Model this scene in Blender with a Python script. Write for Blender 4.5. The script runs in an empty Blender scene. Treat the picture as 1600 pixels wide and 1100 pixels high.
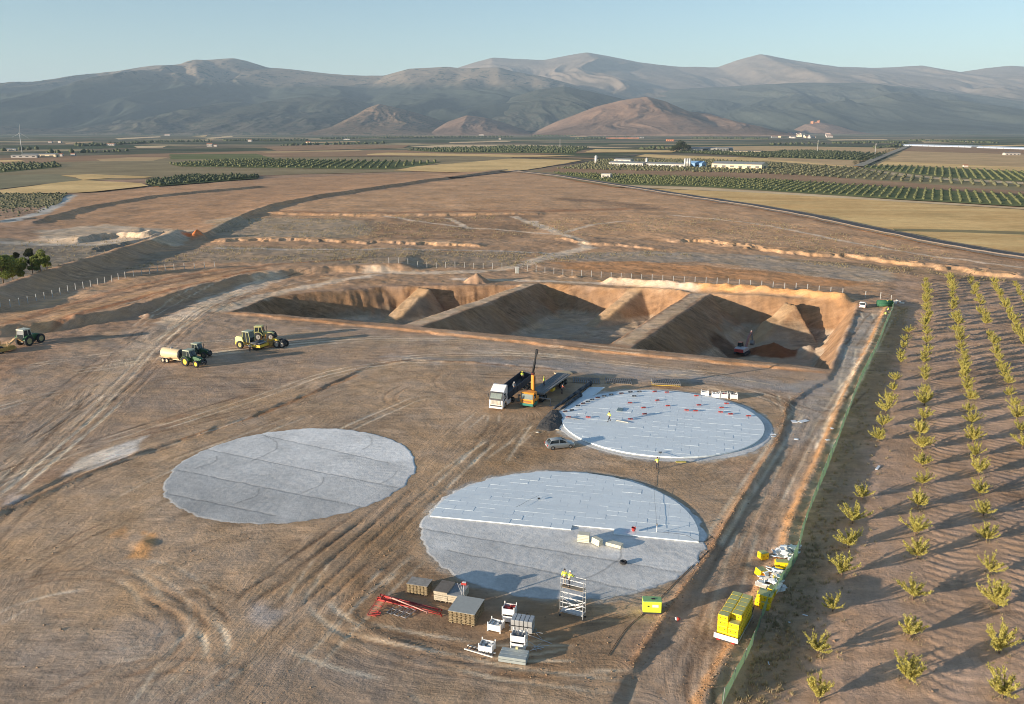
import bpy, bmesh, math, random
import numpy as np
from mathutils import Vector, Matrix
R = math.radians
sc = bpy.context.scene
C = sc.collection
random.seed(7)

# ---------------------------------------------------------------- camera, sky, sun, exposure
FPX, CAMH = 1330.0, 46.0
PITCH = math.atan(349 / FPX)
SUN_EL, SUN_AZ = R(8.5), R(243.5)          # azimuth clockwise from +Y (camera looks along +Y)
cam = bpy.data.cameras.new('camera'); camo = bpy.data.objects.new('camera', cam); C.objects.link(camo)
camo.location = (0, 0, CAMH); camo.rotation_euler = (R(90) - PITCH, 0, 0)
cam.sensor_fit = 'HORIZONTAL'; cam.sensor_width = 36; cam.lens = 36 * FPX / 1600
cam.clip_start = 1; cam.clip_end = 80000
sc.camera = camo
w = bpy.data.worlds.new('World'); sc.world = w; w.use_nodes = True
nt = w.node_tree; bg = nt.nodes['Background']
sky = nt.nodes.new('ShaderNodeTexSky'); sky.sky_type = 'NISHITA'; sky.sun_disc = False
sky.sun_elevation = SUN_EL; sky.sun_rotation = SUN_AZ; sky.altitude = 900
sky.air_density = 1.0; sky.dust_density = 0.3; sky.ozone_density = 1.9
nt.links.new(sky.outputs[0], bg.inputs[0]); bg.inputs[1].default_value = 0.0525
sun = bpy.data.lights.new('sun', 'SUN'); suno = bpy.data.objects.new('sun', sun); C.objects.link(suno)
sun.energy = 3.45; sun.angle = R(0.5); sun.color = (1.0, 0.85, 0.68)
sdir = Vector((math.sin(SUN_AZ) * math.cos(SUN_EL), math.cos(SUN_AZ) * math.cos(SUN_EL), math.sin(SUN_EL)))
suno.rotation_euler = sdir.to_track_quat('Z', 'Y').to_euler()
sc.cycles.filter_width = 1.0; sc.cycles.use_denoising = True; sc.cycles.denoiser = 'OPENIMAGEDENOISE'; sc.cycles.denoising_input_passes = 'RGB_ALBEDO_NORMAL'; sc.cycles.denoising_prefilter = 'ACCURATE'
vs = sc.view_settings; vs.view_transform = 'Standard'; vs.look = 'None'; vs.gamma = 1; vs.exposure = 1.85

def G(px, py, z=0.0):
    """ground point that the photograph (1600x1100) shows at a pixel"""
    u = (px - 800) / FPX; v = (550 - py) / FPX
    c, s = math.cos(PITCH), math.sin(PITCH)
    dy = c + v * s; dz = -s + v * c
    t = (z - CAMH) / dz
    return (u * t, dy * t)
def GL(pts, z=0.0): return [G(p[0], p[1], z) for p in pts]
def far(px, py, dist):
    u = (px - 800) / FPX; v = (550 - py) / FPX
    c, s = math.cos(PITCH), math.sin(PITCH)
    dy = c + v * s; dz = -s + v * c
    return (u / dy * dist, CAMH + dz / dy * dist)
def lin(r, g=None, b=None, k=1.0):
    if isinstance(r, str): r, g, b = [int(r[i:i + 2], 16) for i in (0, 2, 4)]
    f = lambda x: ((x / 255 + 0.055) / 1.055) ** 2.4 if x > 10 else x / 255 / 12.92
    return (f(r) * k, f(g) * k, f(b) * k)

# ---------------------------------------------------------------- numpy noise
def vnoise(x, y, seed=0):
    xi = np.floor(x).astype(np.int64); yi = np.floor(y).astype(np.int64)
    xf = x - xi; yf = y - yi
    u = xf * xf * (3 - 2 * xf); v = yf * yf * (3 - 2 * yf)
    def h(a, b):
        n = (a * 374761393 + b * 668265263 + seed * 974711) & 0x7fffffff
        n = ((n ^ (n >> 13)) * 1274126177) & 0x7fffffff
        return ((n ^ (n >> 16)) & 0xffff) / 65535.0
    return (h(xi, yi) * (1 - u) + h(xi + 1, yi) * u) * (1 - v) + (h(xi, yi + 1) * (1 - u) + h(xi + 1, yi + 1) * u) * v
def fbm(x, y, seed=0, o=4):
    r = 0; a = .5; t = 0
    for i in range(o):
        r = r + a * vnoise(x, y, seed + i * 17); t += a; a *= .5; x = x * 2.03 + 5.1; y = y * 2.03 + 1.7
    return r / t
def sm(t):
    t = np.clip(t, 0, 1); return t * t * (3 - 2 * t)

def pdist(X, Y, P):
    """signed distance (+ left of travel), arc position and total length for a polyline"""
    best = np.full(X.shape, 1e18); sg = np.zeros(X.shape); arc = np.zeros(X.shape); acc = 0.0
    for (ax, ay), (bx, by) in zip(P[:-1], P[1:]):
        dx, dy = bx - ax, by - ay; L = math.hypot(dx, dy)
        if L < 1e-6: continue
        t = np.clip(((X - ax) * dx + (Y - ay) * dy) / (L * L), 0, 1)
        qx = X - (ax + t * dx); qy = Y - (ay + t * dy)
        d = qx * qx + qy * qy; m = d < best
        best = np.where(m, d, best)
        sg = np.where(m, np.where(dx * (Y - ay) - dy * (X - ax) >= 0, 1.0, -1.0), sg)
        arc = np.where(m, acc + t * L, arc); acc += L
    return np.sqrt(best) * sg, arc, acc
def smooth_pts(P, n=3):
    for _ in range(n):
        Q = [P[0]]
        for a, b in zip(P[:-1], P[1:]):
            Q += [(a[0] * .75 + b[0] * .25, a[1] * .75 + b[1] * .25), (a[0] * .25 + b[0] * .75, a[1] * .25 + b[1] * .75)]
        P = Q + [P[-1]]
    return P
def near(X, Y, P, m):
    xs = [p[0] for p in P]; ys = [p[1] for p in P]
    return np.nonzero((X > min(xs) - m) & (X < max(xs) + m) & (Y > min(ys) - m) & (Y < max(ys) + m))[0]

# ---------------------------------------------------------------- terrain shape
SLABS = [(5.95, 93.4, 16.6), (24.42, 130.91, 17.1), (-30.39, 110.64, 16.7)]
BANKS = [ # points in photo pixels, height, steep width, decay of the high side (left of travel), roughness
    ([(345, 489), (640, 518), (960, 554), (1296, 583)], 0.34, .9, 60, .6),
    ([(-80, 545), (0, 528), (120, 512), (240, 488), (330, 455), (430, 433), (560, 425), (660, 424)], 1.9, 4.0, 26, .5),
    ([(320, 380), (430, 376), (560, 381), (640, 382), (760, 387)], .9, 1.8, 12, 2.2),
    ([(1040, 380), (1090, 377), (1160, 388), (1230, 398), (1330, 403), (1450, 420), (1620, 438)], 1.1, 3.6, 12, 3.0),
    ([(405, 332), (560, 339), (700, 337), (860, 336)], .9, 3.0, 20, 1.),
    ([(60, 352), (100, 337), (160, 321), (240, 309), (330, 300), (420, 292)], 1.2, 3.0, 40, .8),
    ([(322, 378), (362, 352), (404, 331), (450, 318), (560, 299), (690, 281), (800, 266)], 1.7, 3.2, 20, .4),
    ([(115, 382), (170, 372), (230, 378), (262, 370)], 2.2, 2.5, 14, 1.5),
    ([(140, 396), (190, 386), (250, 377), (290, 364)], 1.6, 2.0, 10, 1.5),
    ([(-20, 352), (50, 346), (110, 343)], .8, 2, 10, .5),
    ([(-40, 850), (0, 795), (100, 750), (180, 722), (280, 690), (430, 640), (520, 600), (590, 566)], 0.16, .7, 22, .7),
    ([(590, 566), (700, 566), (800, 572), (900, 582)], 0.3, .8, 14, .5),
    ([(860, 372), (920, 384), (960, 384), (1040, 392)], .8, 2, 8, 1.5),
]
RIDGES = [ # points, height, half width
    ([(-60, 500), (0, 466), (100, 430), (200, 398), (282, 372)], 3.2, 5.8),
    ([(940, 441), (1050, 450), (1180, 457), (1335, 471)], 1.9, 2.2),
    ([(600, 905), (560, 935), (540, 960), (575, 985), (640, 1010), (700, 1030)], .08, .5),
    ([(985, 1045), (1060, 932), (1115, 852), (1170, 762), (1215, 690)], .22, .4),
    ([(300, 374), (318, 374)], 2.6, 4.0),
    ([(590, 566), (700, 566), (800, 572), (900, 582)], .15, .5),
    ([(-20, 812), (60, 775), (150, 735), (240, 700)], .16, .6),
    ([(985, 450), (1080, 458)], .5, 1.0),
]
CONES = [(745, 441, 3.0, 4.0), (232, 495, 1.0, 3.0), (120, 507, .7, 2.5), (215, 487, .8, 2), (900, 433, .8, 2.2), (225, 850, .32, 1.8), (880, 432, .7, 2)]
PAD_EDGE = GL([(940, 1120), (985, 1042), (1060, 930), (1115, 850), (1170, 760), (1215, 690), (1227, 652), (1229, 632), (1258, 610), (1290, 592), (1302, 572), (1325, 520), (1343, 474)])
FENCE_PX = [(1128, 1104), (1150, 1058), (1172, 1018), (1184, 985), (1190, 965), (1212, 925), (1232, 896), (1249, 868), (1252, 842), (1262, 806), (1276, 772), (1292, 735), (1308, 692), (1322, 655), (1338, 610), (1352, 580), (1370, 545), (1382, 515), (1390, 495), (1397, 478)]
FENCE = GL(FENCE_PX)
FENCE_EXT = [(FENCE[0][0] - 14, FENCE[0][1] - 27)] + FENCE
BANKLINE = [(x - 1.6, y + .8) for x, y in FENCE_EXT]
PITS = [ # rim corners (px), counter-clockwise; per-edge slopes; depth
    ([(362, 487), (632, 509), (815, 446), (600, 449), (424, 463)], [1.2, 1.2, 1.4, 1.0, .8], 7.5),
    ([(659, 513), (953, 540), (1079, 457), (842, 443)], [1.2, 1.4, 1.25, .72], 7.6),
    ([(987, 546), (1297, 577), (1340, 473), (1110, 459)], [1.2, 1.3, 1.0, .70], 9.0),
]
RAMPS = [ # top px, bottom px at floor, half width, top z, bottom z
    ((660, 451), (606, 503), 2.2, -.4, -7.3), ((992, 452), (925, 508), 1.8, -.3, -7.4), ((1232, 474), (1184, 528), 1.9, -.8, -8.4)]
PITCONES = [((1208, 549), 2.6, 6.5), ((1262, 552), 3.0, 4.5), ((1190, 525), 1.6, 4.0)]

def height(X, Y):
    shp = X.shape; X = X.ravel().astype(float); Y = Y.ravel().astype(float)
    h = np.zeros_like(X)
    n1 = fbm(X / 9, Y / 9, 3, 4) - .5
    outer = sm((np.hypot(X - 5, Y - 130) - 70) / 60)
    h += n1 * (.22 + .5 * outer) * sm((900 - Y) / 500) + (fbm(X / 1.7, Y / 1.7, 9, 3) - .5) * (.10 + .12 * outer) * sm((600 - Y) / 250)
    h += (fbm(X / 60, Y / 60, 41, 3) - .5) * 1.5 * sm((Y - 260) / 200) * sm((1100 - Y) / 400)
    for P, H, wd, L, rg in BANKS:
        P = smooth_pts(GL(P), 2); ii = near(X, Y, P, L * 2.5 + 10)
        if not len(ii): continue
        x, y = X[ii], Y[ii]
        s, a, T = pdist(x, y, P)
        s = s + (fbm(x / 4, y / 4, 5, 3) - .5) * 2 * rg * 2.2
        f = sm(a / 8) * sm((T - a) / 8)
        h[ii] += H * f * sm(s / wd) * np.exp(-np.maximum(s - wd, 0) / L)
    for P, H, wd in RIDGES:
        P = smooth_pts(GL(P), 2); ii = near(X, Y, P, wd * 4)
        if not len(ii): continue
        x, y = X[ii], Y[ii]; s, a, T = pdist(x, y, P)
        h[ii] += H * sm(a / 3) * sm((T - a) / 3) * np.exp(-(s / wd) ** 2) * ((.7 + .6 * fbm(x / 2.5, y / 2.5, 8, 3)) if wd < 5 else 1)
    for px, py, H, r in CONES:
        gx, gy = G(px, py); d = np.hypot(X - gx, Y - gy) * (.8 + .4 * vnoise(X / 1.3, Y / 1.3, 4))
        h += H * np.clip(1 - d / r, 0, 1)
    # sunk haul road between the pad edge and the orchard
    ii = near(X, Y, PAD_EDGE + BANKLINE, 45); x, y = X[ii], Y[ii]
    sa, _, _ = pdist(x, y, PAD_EDGE); sb, ab, Tb = pdist(x, y, BANKLINE)
    wob = (fbm(x / 2, y / 2, 77, 3) - .5)
    fa = sm((-sa + wob * .8) / .9); fb = sm((sb + wob * 1.2) / 1.2)
    h[ii] += -.28 * fa * fb * sm((235 - y) / 15)
    h[ii] += .2 * np.exp(-((sb + .3) / .5) ** 2) * (.5 + vnoise(x * 1.2, y * 1.2, 6))
    # pits
    for P, S, D in PITS:
        P = GL(P); ii = near(X, Y, P, 1); x, y = X[ii], Y[ii]
        dep = np.full(x.shape, float(D)) + (fbm(x / 4, y / 4, 15, 4) - .5) * 1.3
        nx_ = (fbm(x / 3.5, y / 3.5, 33, 4) - .5)
        for k in range(len(P)):
            a, b = P[k], P[(k + 1) % len(P)]
            dx, dy = b[0] - a[0], b[1] - a[1]; L = math.hypot(dx, dy)
            s = (dx * (y - a[1]) - dy * (x - a[0])) / L + nx_ * .5
            al = (dx * (x - a[0]) + dy * (y - a[1])) / L; gl = fbm(al / 1.6 + k * 9, s / 7, 51 + k, 4) - .5; g2 = fbm(al / 5 + k * 5, s / 9, 71 + k, 2) - .5
            s = s + (gl * .8 + g2 * 1.1) * sm(s / 2.2 - .1) + (vnoise(al / .9, al * 0, 91 + k) - .5) * .15
            dep = np.minimum(dep, s * S[k] * (1 + .25 * nx_ * sm(s / 3)))
        hh = np.maximum(dep, 0); z = h[ii] * (1 - sm(hh / 2) * .8) - hh
        ins = hh > 0
        for (tp, bp, hw, z0, z1) in RAMPS:
            A = G(*tp); B = G(bp[0], bp[1], z1)
            dx, dy = B[0] - A[0], B[1] - A[1]; L = math.hypot(dx, dy)
            t = ((x - A[0]) * dx + (y - A[1]) * dy) / L
            q = np.abs((dx * (y - A[1]) - dy * (x - A[0])) / L) + nx_ * .8
            rz = z0 + (z1 - z0) * np.clip(t / L, -.3, 1.2)
            rz = rz - np.maximum(q - hw, 0) * 1.1 + nx_ * 1.0 - np.maximum(-t - 1, 0) * 5
            z = np.where(ins, np.maximum(z, np.minimum(rz, .0)), z)
        for (cp, H, r) in PITCONES:
            gx, gy = G(cp[0], cp[1], -8.5); d = np.hypot(x - gx, y - gy)
            z = np.where(ins, z + H * np.clip(1 - d / r, 0, 1) ** 1.1 * (.85 + .3 * vnoise(x, y, 3)), z)
        h[ii] = z
    # ground under the round slabs is level
    for cx, cy, r in SLABS:
        k = sm((np.hypot(X - cx, Y - cy) - r - .3) / 2.0); h *= k
    ii = near(X, Y, [(-4, 66), (14, 82)], 3); k = sm((np.hypot((X[ii] - 1) / 10, (Y[ii] - 74) / 8) - 1) / .4); h[ii] *= .35 + .65 * k
    h *= sm((1500 - Y) / 700)
    return h.reshape(shp)
def hz(x, y): return float(height(np.array([x]), np.array([y]))[0])
# ---------------------------------------------------------------- materials
def NN(nt, t, **k):
    n = nt.nodes.new('ShaderNode' + t)
    for a, v in k.items():
        if a.startswith('i_'): 
            key = a[2:]; key = int(key) if key.isdigit() else key.replace('_', ' ')
            if isinstance(v, bpy.types.NodeSocket): nt.links.new(v, n.inputs[key])
            else: n.inputs[key].default_value = v
        else: setattr(n, a, v)
    return n
def mathn(nt, op, a, b=None, clamp=False):
    n = nt.nodes.new('ShaderNodeMath'); n.operation = op; n.use_clamp = clamp
    for i, v in enumerate((a, b)):
        if v is None: continue
        if isinstance(v, bpy.types.NodeSocket): nt.links.new(v, n.inputs[i])
        else: n.inputs[i].default_value = v
    return n.outputs[0]
def mixc(nt, fac, a, b, mode='MIX'):
    n = nt.nodes.new('ShaderNodeMix'); n.data_type = 'RGBA'; n.blend_type = mode
    for i, v in ((0, fac), (6, a), (7, b)):
        if isinstance(v, bpy.types.NodeSocket): nt.links.new(v, n.inputs[i])
        else: n.inputs[i].default_value = v if i == 0 else (*v[:3], 1)
    return n.outputs[2]
def newmat(name):
    m = bpy.data.materials.new(name); m.use_nodes = True
    nt = m.node_tree; b = nt.nodes['Principled BSDF']
    return m, nt, b
MC = {}
def mat(name, col, rough=.6, metal=0., var=.18, scale=3., bump=0., dist=.02, alpha=None, coat=0):
    if name in MC: return MC[name]
    m, nt, b = newmat(name)
    tc = NN(nt, 'TexCoord'); nz = NN(nt, 'TexNoise', i_Scale=scale, i_Detail=5., i_Roughness=.65, i_Vector=tc.outputs['Object'])
    mr = NN(nt, 'MapRange', i_Value=nz.outputs[0], i_1=.3, i_2=.7, i_3=1 - var, i_4=1 + var)
    cm = NN(nt, 'VectorMath', operation='SCALE'); cm.inputs[0].default_value = col[:3]; nt.links.new(mr.outputs[0], cm.inputs['Scale'])
    nt.links.new(cm.outputs[0], b.inputs['Base Color'])
    b.inputs['Roughness'].default_value = rough; b.inputs['Metallic'].default_value = metal
    if coat: b.inputs['Coat Weight'].default_value = coat
    if bump:
        bp = NN(nt, 'Bump', i_Strength=bump, i_Distance=dist, i_Height=nz.outputs[0]); nt.links.new(bp.outputs[0], b.inputs['Normal'])
    if alpha: b.inputs['Alpha'].default_value = alpha
    MC[name] = m; return m
def leafmat(name, c1, c2, trans=.35):
    m, nt, b = newmat(name)
    oi = NN(nt, 'ObjectInfo'); gm = NN(nt, 'NewGeometry')
    nz = NN(nt, 'TexNoise', i_Scale=1.3, i_Detail=2.); nt.links.new(gm.outputs['Position'], nz.inputs['Vector'])
    f = mathn(nt, 'ADD', mathn(nt, 'MULTIPLY', gm.outputs['Random Per Island'], .6), mathn(nt, 'MULTIPLY', oi.outputs['Random'], .4), True)
    col = mixc(nt, f, c1, c2)
    col = mixc(nt, .35, col, mixc(nt, nz.outputs[0], c1, c2))
    nt.links.new(col, b.inputs['Base Color']); b.inputs['Roughness'].default_value = .6; b.inputs['Specular IOR Level'].default_value = .2
    tr = NN(nt, 'BsdfTranslucent'); nt.links.new(col, tr.inputs[0])
    mx = NN(nt, 'MixShader', i_0=trans); nt.links.new(b.outputs[0], mx.inputs[1]); nt.links.new(tr.outputs[0], mx.inputs[2])
    nt.links.new(mx.outputs[0], nt.nodes['Material Output'].inputs[0])
    return m

def soil_material():
    m, nt, b = newmat('soil')
    at = NN(nt, 'Attribute', attribute_name='Col'); tk = NN(nt, 'Attribute', attribute_name='trk')
    gm = NN(nt, 'NewGeometry'); pos = gm.outputs['Position']
    sp = NN(nt, 'SeparateXYZ'); nt.links.new(tk.outputs['Vector'], sp.inputs[0])
    acr, alo, msk = sp.outputs
    wn = NN(nt, 'TexNoise', i_Scale=.09, i_Detail=2., i_Vector=pos).outputs[0]; acr = mathn(nt, 'ADD', acr, mathn(nt, 'MULTIPLY', wn, 4.5))
    def noise(vec, s, d=6., r=.6, dim='3D'):
        return NN(nt, 'TexNoise', i_Scale=s, i_Detail=d, i_Roughness=r, i_Vector=vec).outputs[0]
    def comb(x, y, z=0.): 
        return NN(nt, 'CombineXYZ', i_0=x, i_1=y, i_2=z).outputs[0]
    big = noise(pos, .035, 5., .65); mid = noise(pos, .35, 7., .68); fine = noise(pos, 2.6, 6., .7)
    st1 = noise(comb(mathn(nt, 'MULTIPLY', acr, .9), mathn(nt, 'MULTIPLY', alo, .05)), 1., 8., .7)
    st2 = noise(comb(mathn(nt, 'MULTIPLY', acr, 3.4), mathn(nt, 'MULTIPLY', alo, .16), 7.), 1., 5., .6)
    # gentle overall drift along the common working direction, for ground outside any track
    mp = NN(nt, 'Mapping', i_Rotation=(0, 0, R(-35)), i_Scale=(.10, .75, .3)); nt.links.new(pos, mp.inputs[0])
    dr = noise(mp.outputs[0], 1.3, 7., .68)
    # hummocky grain: voronoi clods
    tr_ = noise(comb(mathn(nt, 'MULTIPLY', acr, 1.1), mathn(nt, 'MULTIPLY', alo, 3.2), 3.), 1., 3., .6)
    gr = NN(nt, 'MapRange', i_Value=noise(pos, 5.5, 3., .6), i_1=.60, i_2=.68, i_3=1., i_4=.72).outputs[0]
    vo = NN(nt, 'TexVoronoi', feature='F1', i_Scale=1.7); nt.links.new(pos, vo.inputs['Vector'])
    st3 = noise(comb(mathn(nt, 'MULTIPLY', acr, 1.5), mathn(nt, 'MULTIPLY', alo, .22), 11.), 1., 5., .7)
    mp4 = NN(nt, 'Mapping', i_Rotation=(0, 0, R(-28)), i_Scale=(.22, 1.3, .3)); nt.links.new(pos, mp4.inputs[0]); dr2 = noise(mp4.outputs[0], 1., 5., .7)
    # colour
    s = mathn(nt, 'ADD', mathn(nt, 'MULTIPLY', st1, .6), mathn(nt, 'MULTIPLY', st2, .4))
    s = NN(nt, 'Mix', data_type='FLOAT'); nt.links.new(msk, s.inputs[0]); nt.links.new(mathn(nt, 'ADD', mathn(nt, 'MULTIPLY', dr, .5), mathn(nt, 'MULTIPLY', dr2, .5)), s.inputs[2])
    ss = mathn(nt, 'ADD', mathn(nt, 'MULTIPLY', st1, .50), mathn(nt, 'ADD', mathn(nt, 'MULTIPLY', st2, .16), mathn(nt, 'MULTIPLY', st3, .34))); nt.links.new(ss, s.inputs[3])
    tot = mathn(nt, 'ADD', mathn(nt, 'ADD', mathn(nt, 'MULTIPLY', big, .26), mathn(nt, 'MULTIPLY', mid, .22)), mathn(nt, 'ADD', mathn(nt, 'MULTIPLY', fine, .10), mathn(nt, 'MULTIPLY', s.outputs[0], .42)))
    cn = NN(nt, 'MapRange', i_Value=noise(pos, .075, 4., .6), i_1=.35, i_2=.65, i_3=.45, i_4=1.5).outputs[0]
    tot = mathn(nt, 'ADD', mathn(nt, 'MULTIPLY', mathn(nt, 'SUBTRACT', tot, .5), cn), .5)
    mr = NN(nt, 'MapRange', i_Value=tot, i_1=.38, i_2=.62, i_3=.70, i_4=2.25)
    sc_ = NN(nt, 'VectorMath', operation='SCALE', i_0=at.outputs['Color']); nt.links.new(mr.outputs[0], sc_.inputs['Scale'])
    # warm / cool drift
    f2 = NN(nt, 'MapRange', i_Value=noise(pos, .11, 5., .7), i_1=.35, i_2=.65, i_3=0., i_4=1.).outputs[0]
    tint = mixc(nt, f2, (.97, 1.01, 1.10), (1.06, 1.0, .92))
    sg = NN(nt, 'VectorMath', operation='SCALE', i_0=sc_.outputs[0]); nt.links.new(gr, sg.inputs['Scale'])
    col = mixc(nt, 1., sg.outputs[0], tint, 'MULTIPLY')
    mp5 = NN(nt, 'Mapping', i_Rotation=(0, 0, R(-35)), i_Scale=(.035, .12, .1)); nt.links.new(pos, mp5.inputs[0])
    pf = NN(nt, 'MapRange', i_Value=noise(mp5.outputs[0], 1., 7., .72), i_1=.52, i_2=.66, i_3=0., i_4=.5).outputs[0]
    col = mixc(nt, pf, col, mixc(nt, 1., col, (1.32, 1.34, 1.36), 'MULTIPLY'))
    # patchwork of far fields
    sx = NN(nt, 'SeparateXYZ'); nt.links.new(pos, sx.inputs[0])
    fm = NN(nt, 'MapRange', i_Value=sx.outputs[1], i_1=900., i_2=1500., i_3=0., i_4=1.).outputs[0]
    mp2 = NN(nt, 'Mapping', i_Rotation=(0, 0, R(-28)), i_Scale=(.0024, .0042, .0)); nt.links.new(pos, mp2.inputs[0])
    v2 = NN(nt, 'TexVoronoi', feature='F1', distance='CHEBYCHEV', i_Scale=1., i_Randomness=.75); nt.links.new(mp2.outputs[0], v2.inputs['Vector'])
    sepc = NN(nt, 'SeparateColor'); nt.links.new(v2.outputs['Color'], sepc.inputs[0])
    cr = NN(nt, 'ValToRGB'); nt.links.new(sepc.outputs[0], cr.inputs[0]); cr.color_ramp.interpolation = 'CONSTANT'
    stops = [(0, (.125, .12, .07)), (.14, (.06, .075, .035)), (.27, (.16, .125, .08)), (.38, (.09, .095, .05)), (.5, (.32, .24, .13)), (.58, (.12, .10, .062)), (.7, (.06, .07, .037)), (.8, (.2, .155, .095)), (.9, (.085, .085, .05))]
    el = cr.color_ramp.elements
    for i, (p, c) in enumerate(stops):
        e = el[i] if i < 2 else el.new(p)
        e.position = p; e.color = (*c, 1)
    mp3 = NN(nt, 'Mapping', i_Scale=(.008, .02, 1)); nt.links.new(pos, mp3.inputs[0])
    nf = NN(nt, 'MapRange', i_Value=noise(mp3.outputs[0], 1., 6., .7), i_1=.35, i_2=.65, i_3=.85, i_4=1.9).outputs[0]
    fc = NN(nt, 'VectorMath', operation='SCALE', i_0=cr.outputs[0]); nt.links.new(nf, fc.inputs['Scale'])
    col = mixc(nt, fm, col, fc.outputs[0])
    nt.links.new(col, b.inputs['Base Color'])
    b.inputs['Roughness'].default_value = 1.; b.inputs['Specular IOR Level'].default_value = .08
    hh = mathn(nt, 'ADD', mathn(nt, 'MULTIPLY', mid, .30), mathn(nt, 'MULTIPLY', fine, .18))
    hh = mathn(nt, 'ADD', hh, mathn(nt, 'MULTIPLY', mathn(nt, 'ADD', mathn(nt, 'MULTIPLY', st3, .16), mathn(nt, 'MULTIPLY', st2, .12)), msk))
    hh = mathn(nt, 'ADD', hh, mathn(nt, 'MULTIPLY', dr, .14))
    hh = mathn(nt, 'ADD', hh, mathn(nt, 'MULTIPLY', dr2, .14))
    hh = mathn(nt, 'ADD', hh, mathn(nt, 'MULTIPLY', vo.outputs[0], .06))
    hh = mathn(nt, 'ADD', hh, mathn(nt, 'MULTIPLY', mathn(nt, 'MULTIPLY', tr_, msk), .07))
    fade = NN(nt, 'MapRange', i_Value=sx.outputs[1], i_1=150., i_2=1200., i_3=.75, i_4=.3).outputs[0]
    bp = NN(nt, 'Bump', i_Distance=.46, i_Height=hh); nt.links.new(fade, bp.inputs['Strength'])
    nt.links.new(bp.outputs[0], b.inputs['Normal'])
    return m
SOIL = soil_material()

# ---------------------------------------------------------------- object helpers
def tag(o, label=None, cat=None, group=None, kind=None):
    if label: o['label'] = label
    if cat: o['category'] = cat
    if group: o['group'] = group
    if kind: o['kind'] = kind
    return o
def meshobj(name, V, Fc, m=None, parent=None, smooth=False):
    me = bpy.data.meshes.new(name); me.from_pydata(V, [], Fc); me.update()
    if m: me.materials.append(m)
    if smooth: me.polygons.foreach_set('use_smooth', [True] * len(me.polygons))
    o = bpy.data.objects.new(name, me); C.objects.link(o)
    if parent: o.parent = parent
    return o
class MB:
    def __init__(s): s.v = []; s.f = []
    def add(s, V, Fc):
        n = len(s.v); s.v += [tuple(p) for p in V]; s.f += [tuple(i + n for i in q) for q in Fc]; return s
    def box(s, c, d, rz=0, taper=(1, 1), rx=0, ry=0):
        x, y, z = d[0] / 2, d[1] / 2, d[2] / 2; tx, ty = taper
        P = [(-x, -y, -z), (x, -y, -z), (x, y, -z), (-x, y, -z), (-x * tx, -y * ty, z), (x * tx, -y * ty, z), (x * tx, y * ty, z), (-x * tx, y * ty, z)]
        M = Matrix.Translation(c) @ Matrix.Rotation(rz, 4, 'Z') @ Matrix.Rotation(ry, 4, 'Y') @ Matrix.Rotation(rx, 4, 'X')
        return s.add([M @ Vector(p) for p in P], [(0, 3, 2, 1), (4, 5, 6, 7), (0, 1, 5, 4), (1, 2, 6, 5), (2, 3, 7, 6), (3, 0, 4, 7)])
    def prof(s, P, y0, y1, top=1.0):
        """side outline (x,z) extruded from y0 to y1"""
        n = len(P); V = [(x, y0, z) for x, z in P] + [(x, y1, z) for x, z in P]
        a = sum(P[i][0] * P[(i + 1) % n][1] - P[(i + 1) % n][0] * P[i][1] for i in range(n))
        F_ = [tuple(range(n)), tuple(range(2 * n - 1, n - 1, -1))] + [((i + 1) % n, i, i + n, (i + 1) % n + n) for i in range(n)]
        if a < 0: F_ = [tuple(reversed(q)) for q in F_]
        return s.add(V, F_)
    def cyl(s, a, b, r, r2=None, n=12, caps=True):
        a = Vector(a); b = Vector(b); r2 = r if r2 is None else r2
        d = (b - a).normalized(); u = d.orthogonal().normalized(); v = d.cross(u)
        V = []
        for p, q in ((a, r), (b, r2)):
            for i in range(n):
                t = 2 * math.pi * i / n; V.append(p + (u * math.cos(t) + v * math.sin(t)) * q)
        F_ = [(i, (i + 1) % n, n + (i + 1) % n, n + i) for i in range(n)]
        if caps: F_ += [tuple(range(n - 1, -1, -1)), tuple(range(n, 2 * n))]
        return s.add(V, F_)
    def tube(s, P, r, n=6):
        for a, b in zip(P[:-1], P[1:]): s.cyl(a, b, r, n=n)
        return s
    def ball(s, c, r, sx=1, sy=1, sz=1, n=8, m=6):
        V = []; F_ = []
        for j in range(m + 1):
            p = math.pi * j / m
            for i in range(n):
                t = 2 * math.pi * i / n; V.append((c[0] + r * sx * math.sin(p) * math.cos(t), c[1] + r * sy * math.sin(p) * math.sin(t), c[2] + r * sz * math.cos(p)))
        for j in range(m):
            for i in range(n): F_.append((j * n + i, (j + 1) * n + i, (j + 1) * n + (i + 1) % n, j * n + (i + 1) % n))
        return s.add(V, F_)
    def build(s, name, m, parent=None, smooth=False, bevel=0):
        o = meshobj(name, s.v, s.f, m, parent, smooth)
        if bevel:
            md = o.modifiers.new('bevel', 'BEVEL'); md.width = bevel; md.segments = 2; md.limit_method = 'ANGLE'; md.angle_limit = R(35)
        return o
def thing(name, label, cat, loc, rz=0, group=None):
    o = bpy.data.objects.new(name, None); C.objects.link(o); o.empty_display_size = .5
    o.location = loc; o.rotation_euler = (0, 0, rz); return tag(o, label, cat, group)
def dup(o, loc=None, rz=None, label=None, parent=None, scale=None):
    c = o.copy(); C.objects.link(c)
    if parent is not None: c.parent = parent
    if loc is not None: c.location = loc
    if rz is not None: c.rotation_euler = (0, 0, rz)
    if scale is not None: c.scale = scale
    if label: c['label'] = label
    for ch in list(o.children): dup(ch, parent=c)
    return c
def at(px, py, dz=0.0):
    x, y = G(px, py); z = hz(x, y)
    x, y = G(px, py, z); return (x, y, hz(x, y) + dz)
def heading(a, b):
    p, q = G(*a), G(*b); return math.atan2(q[1] - p[1], q[0] - p[0])
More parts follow.
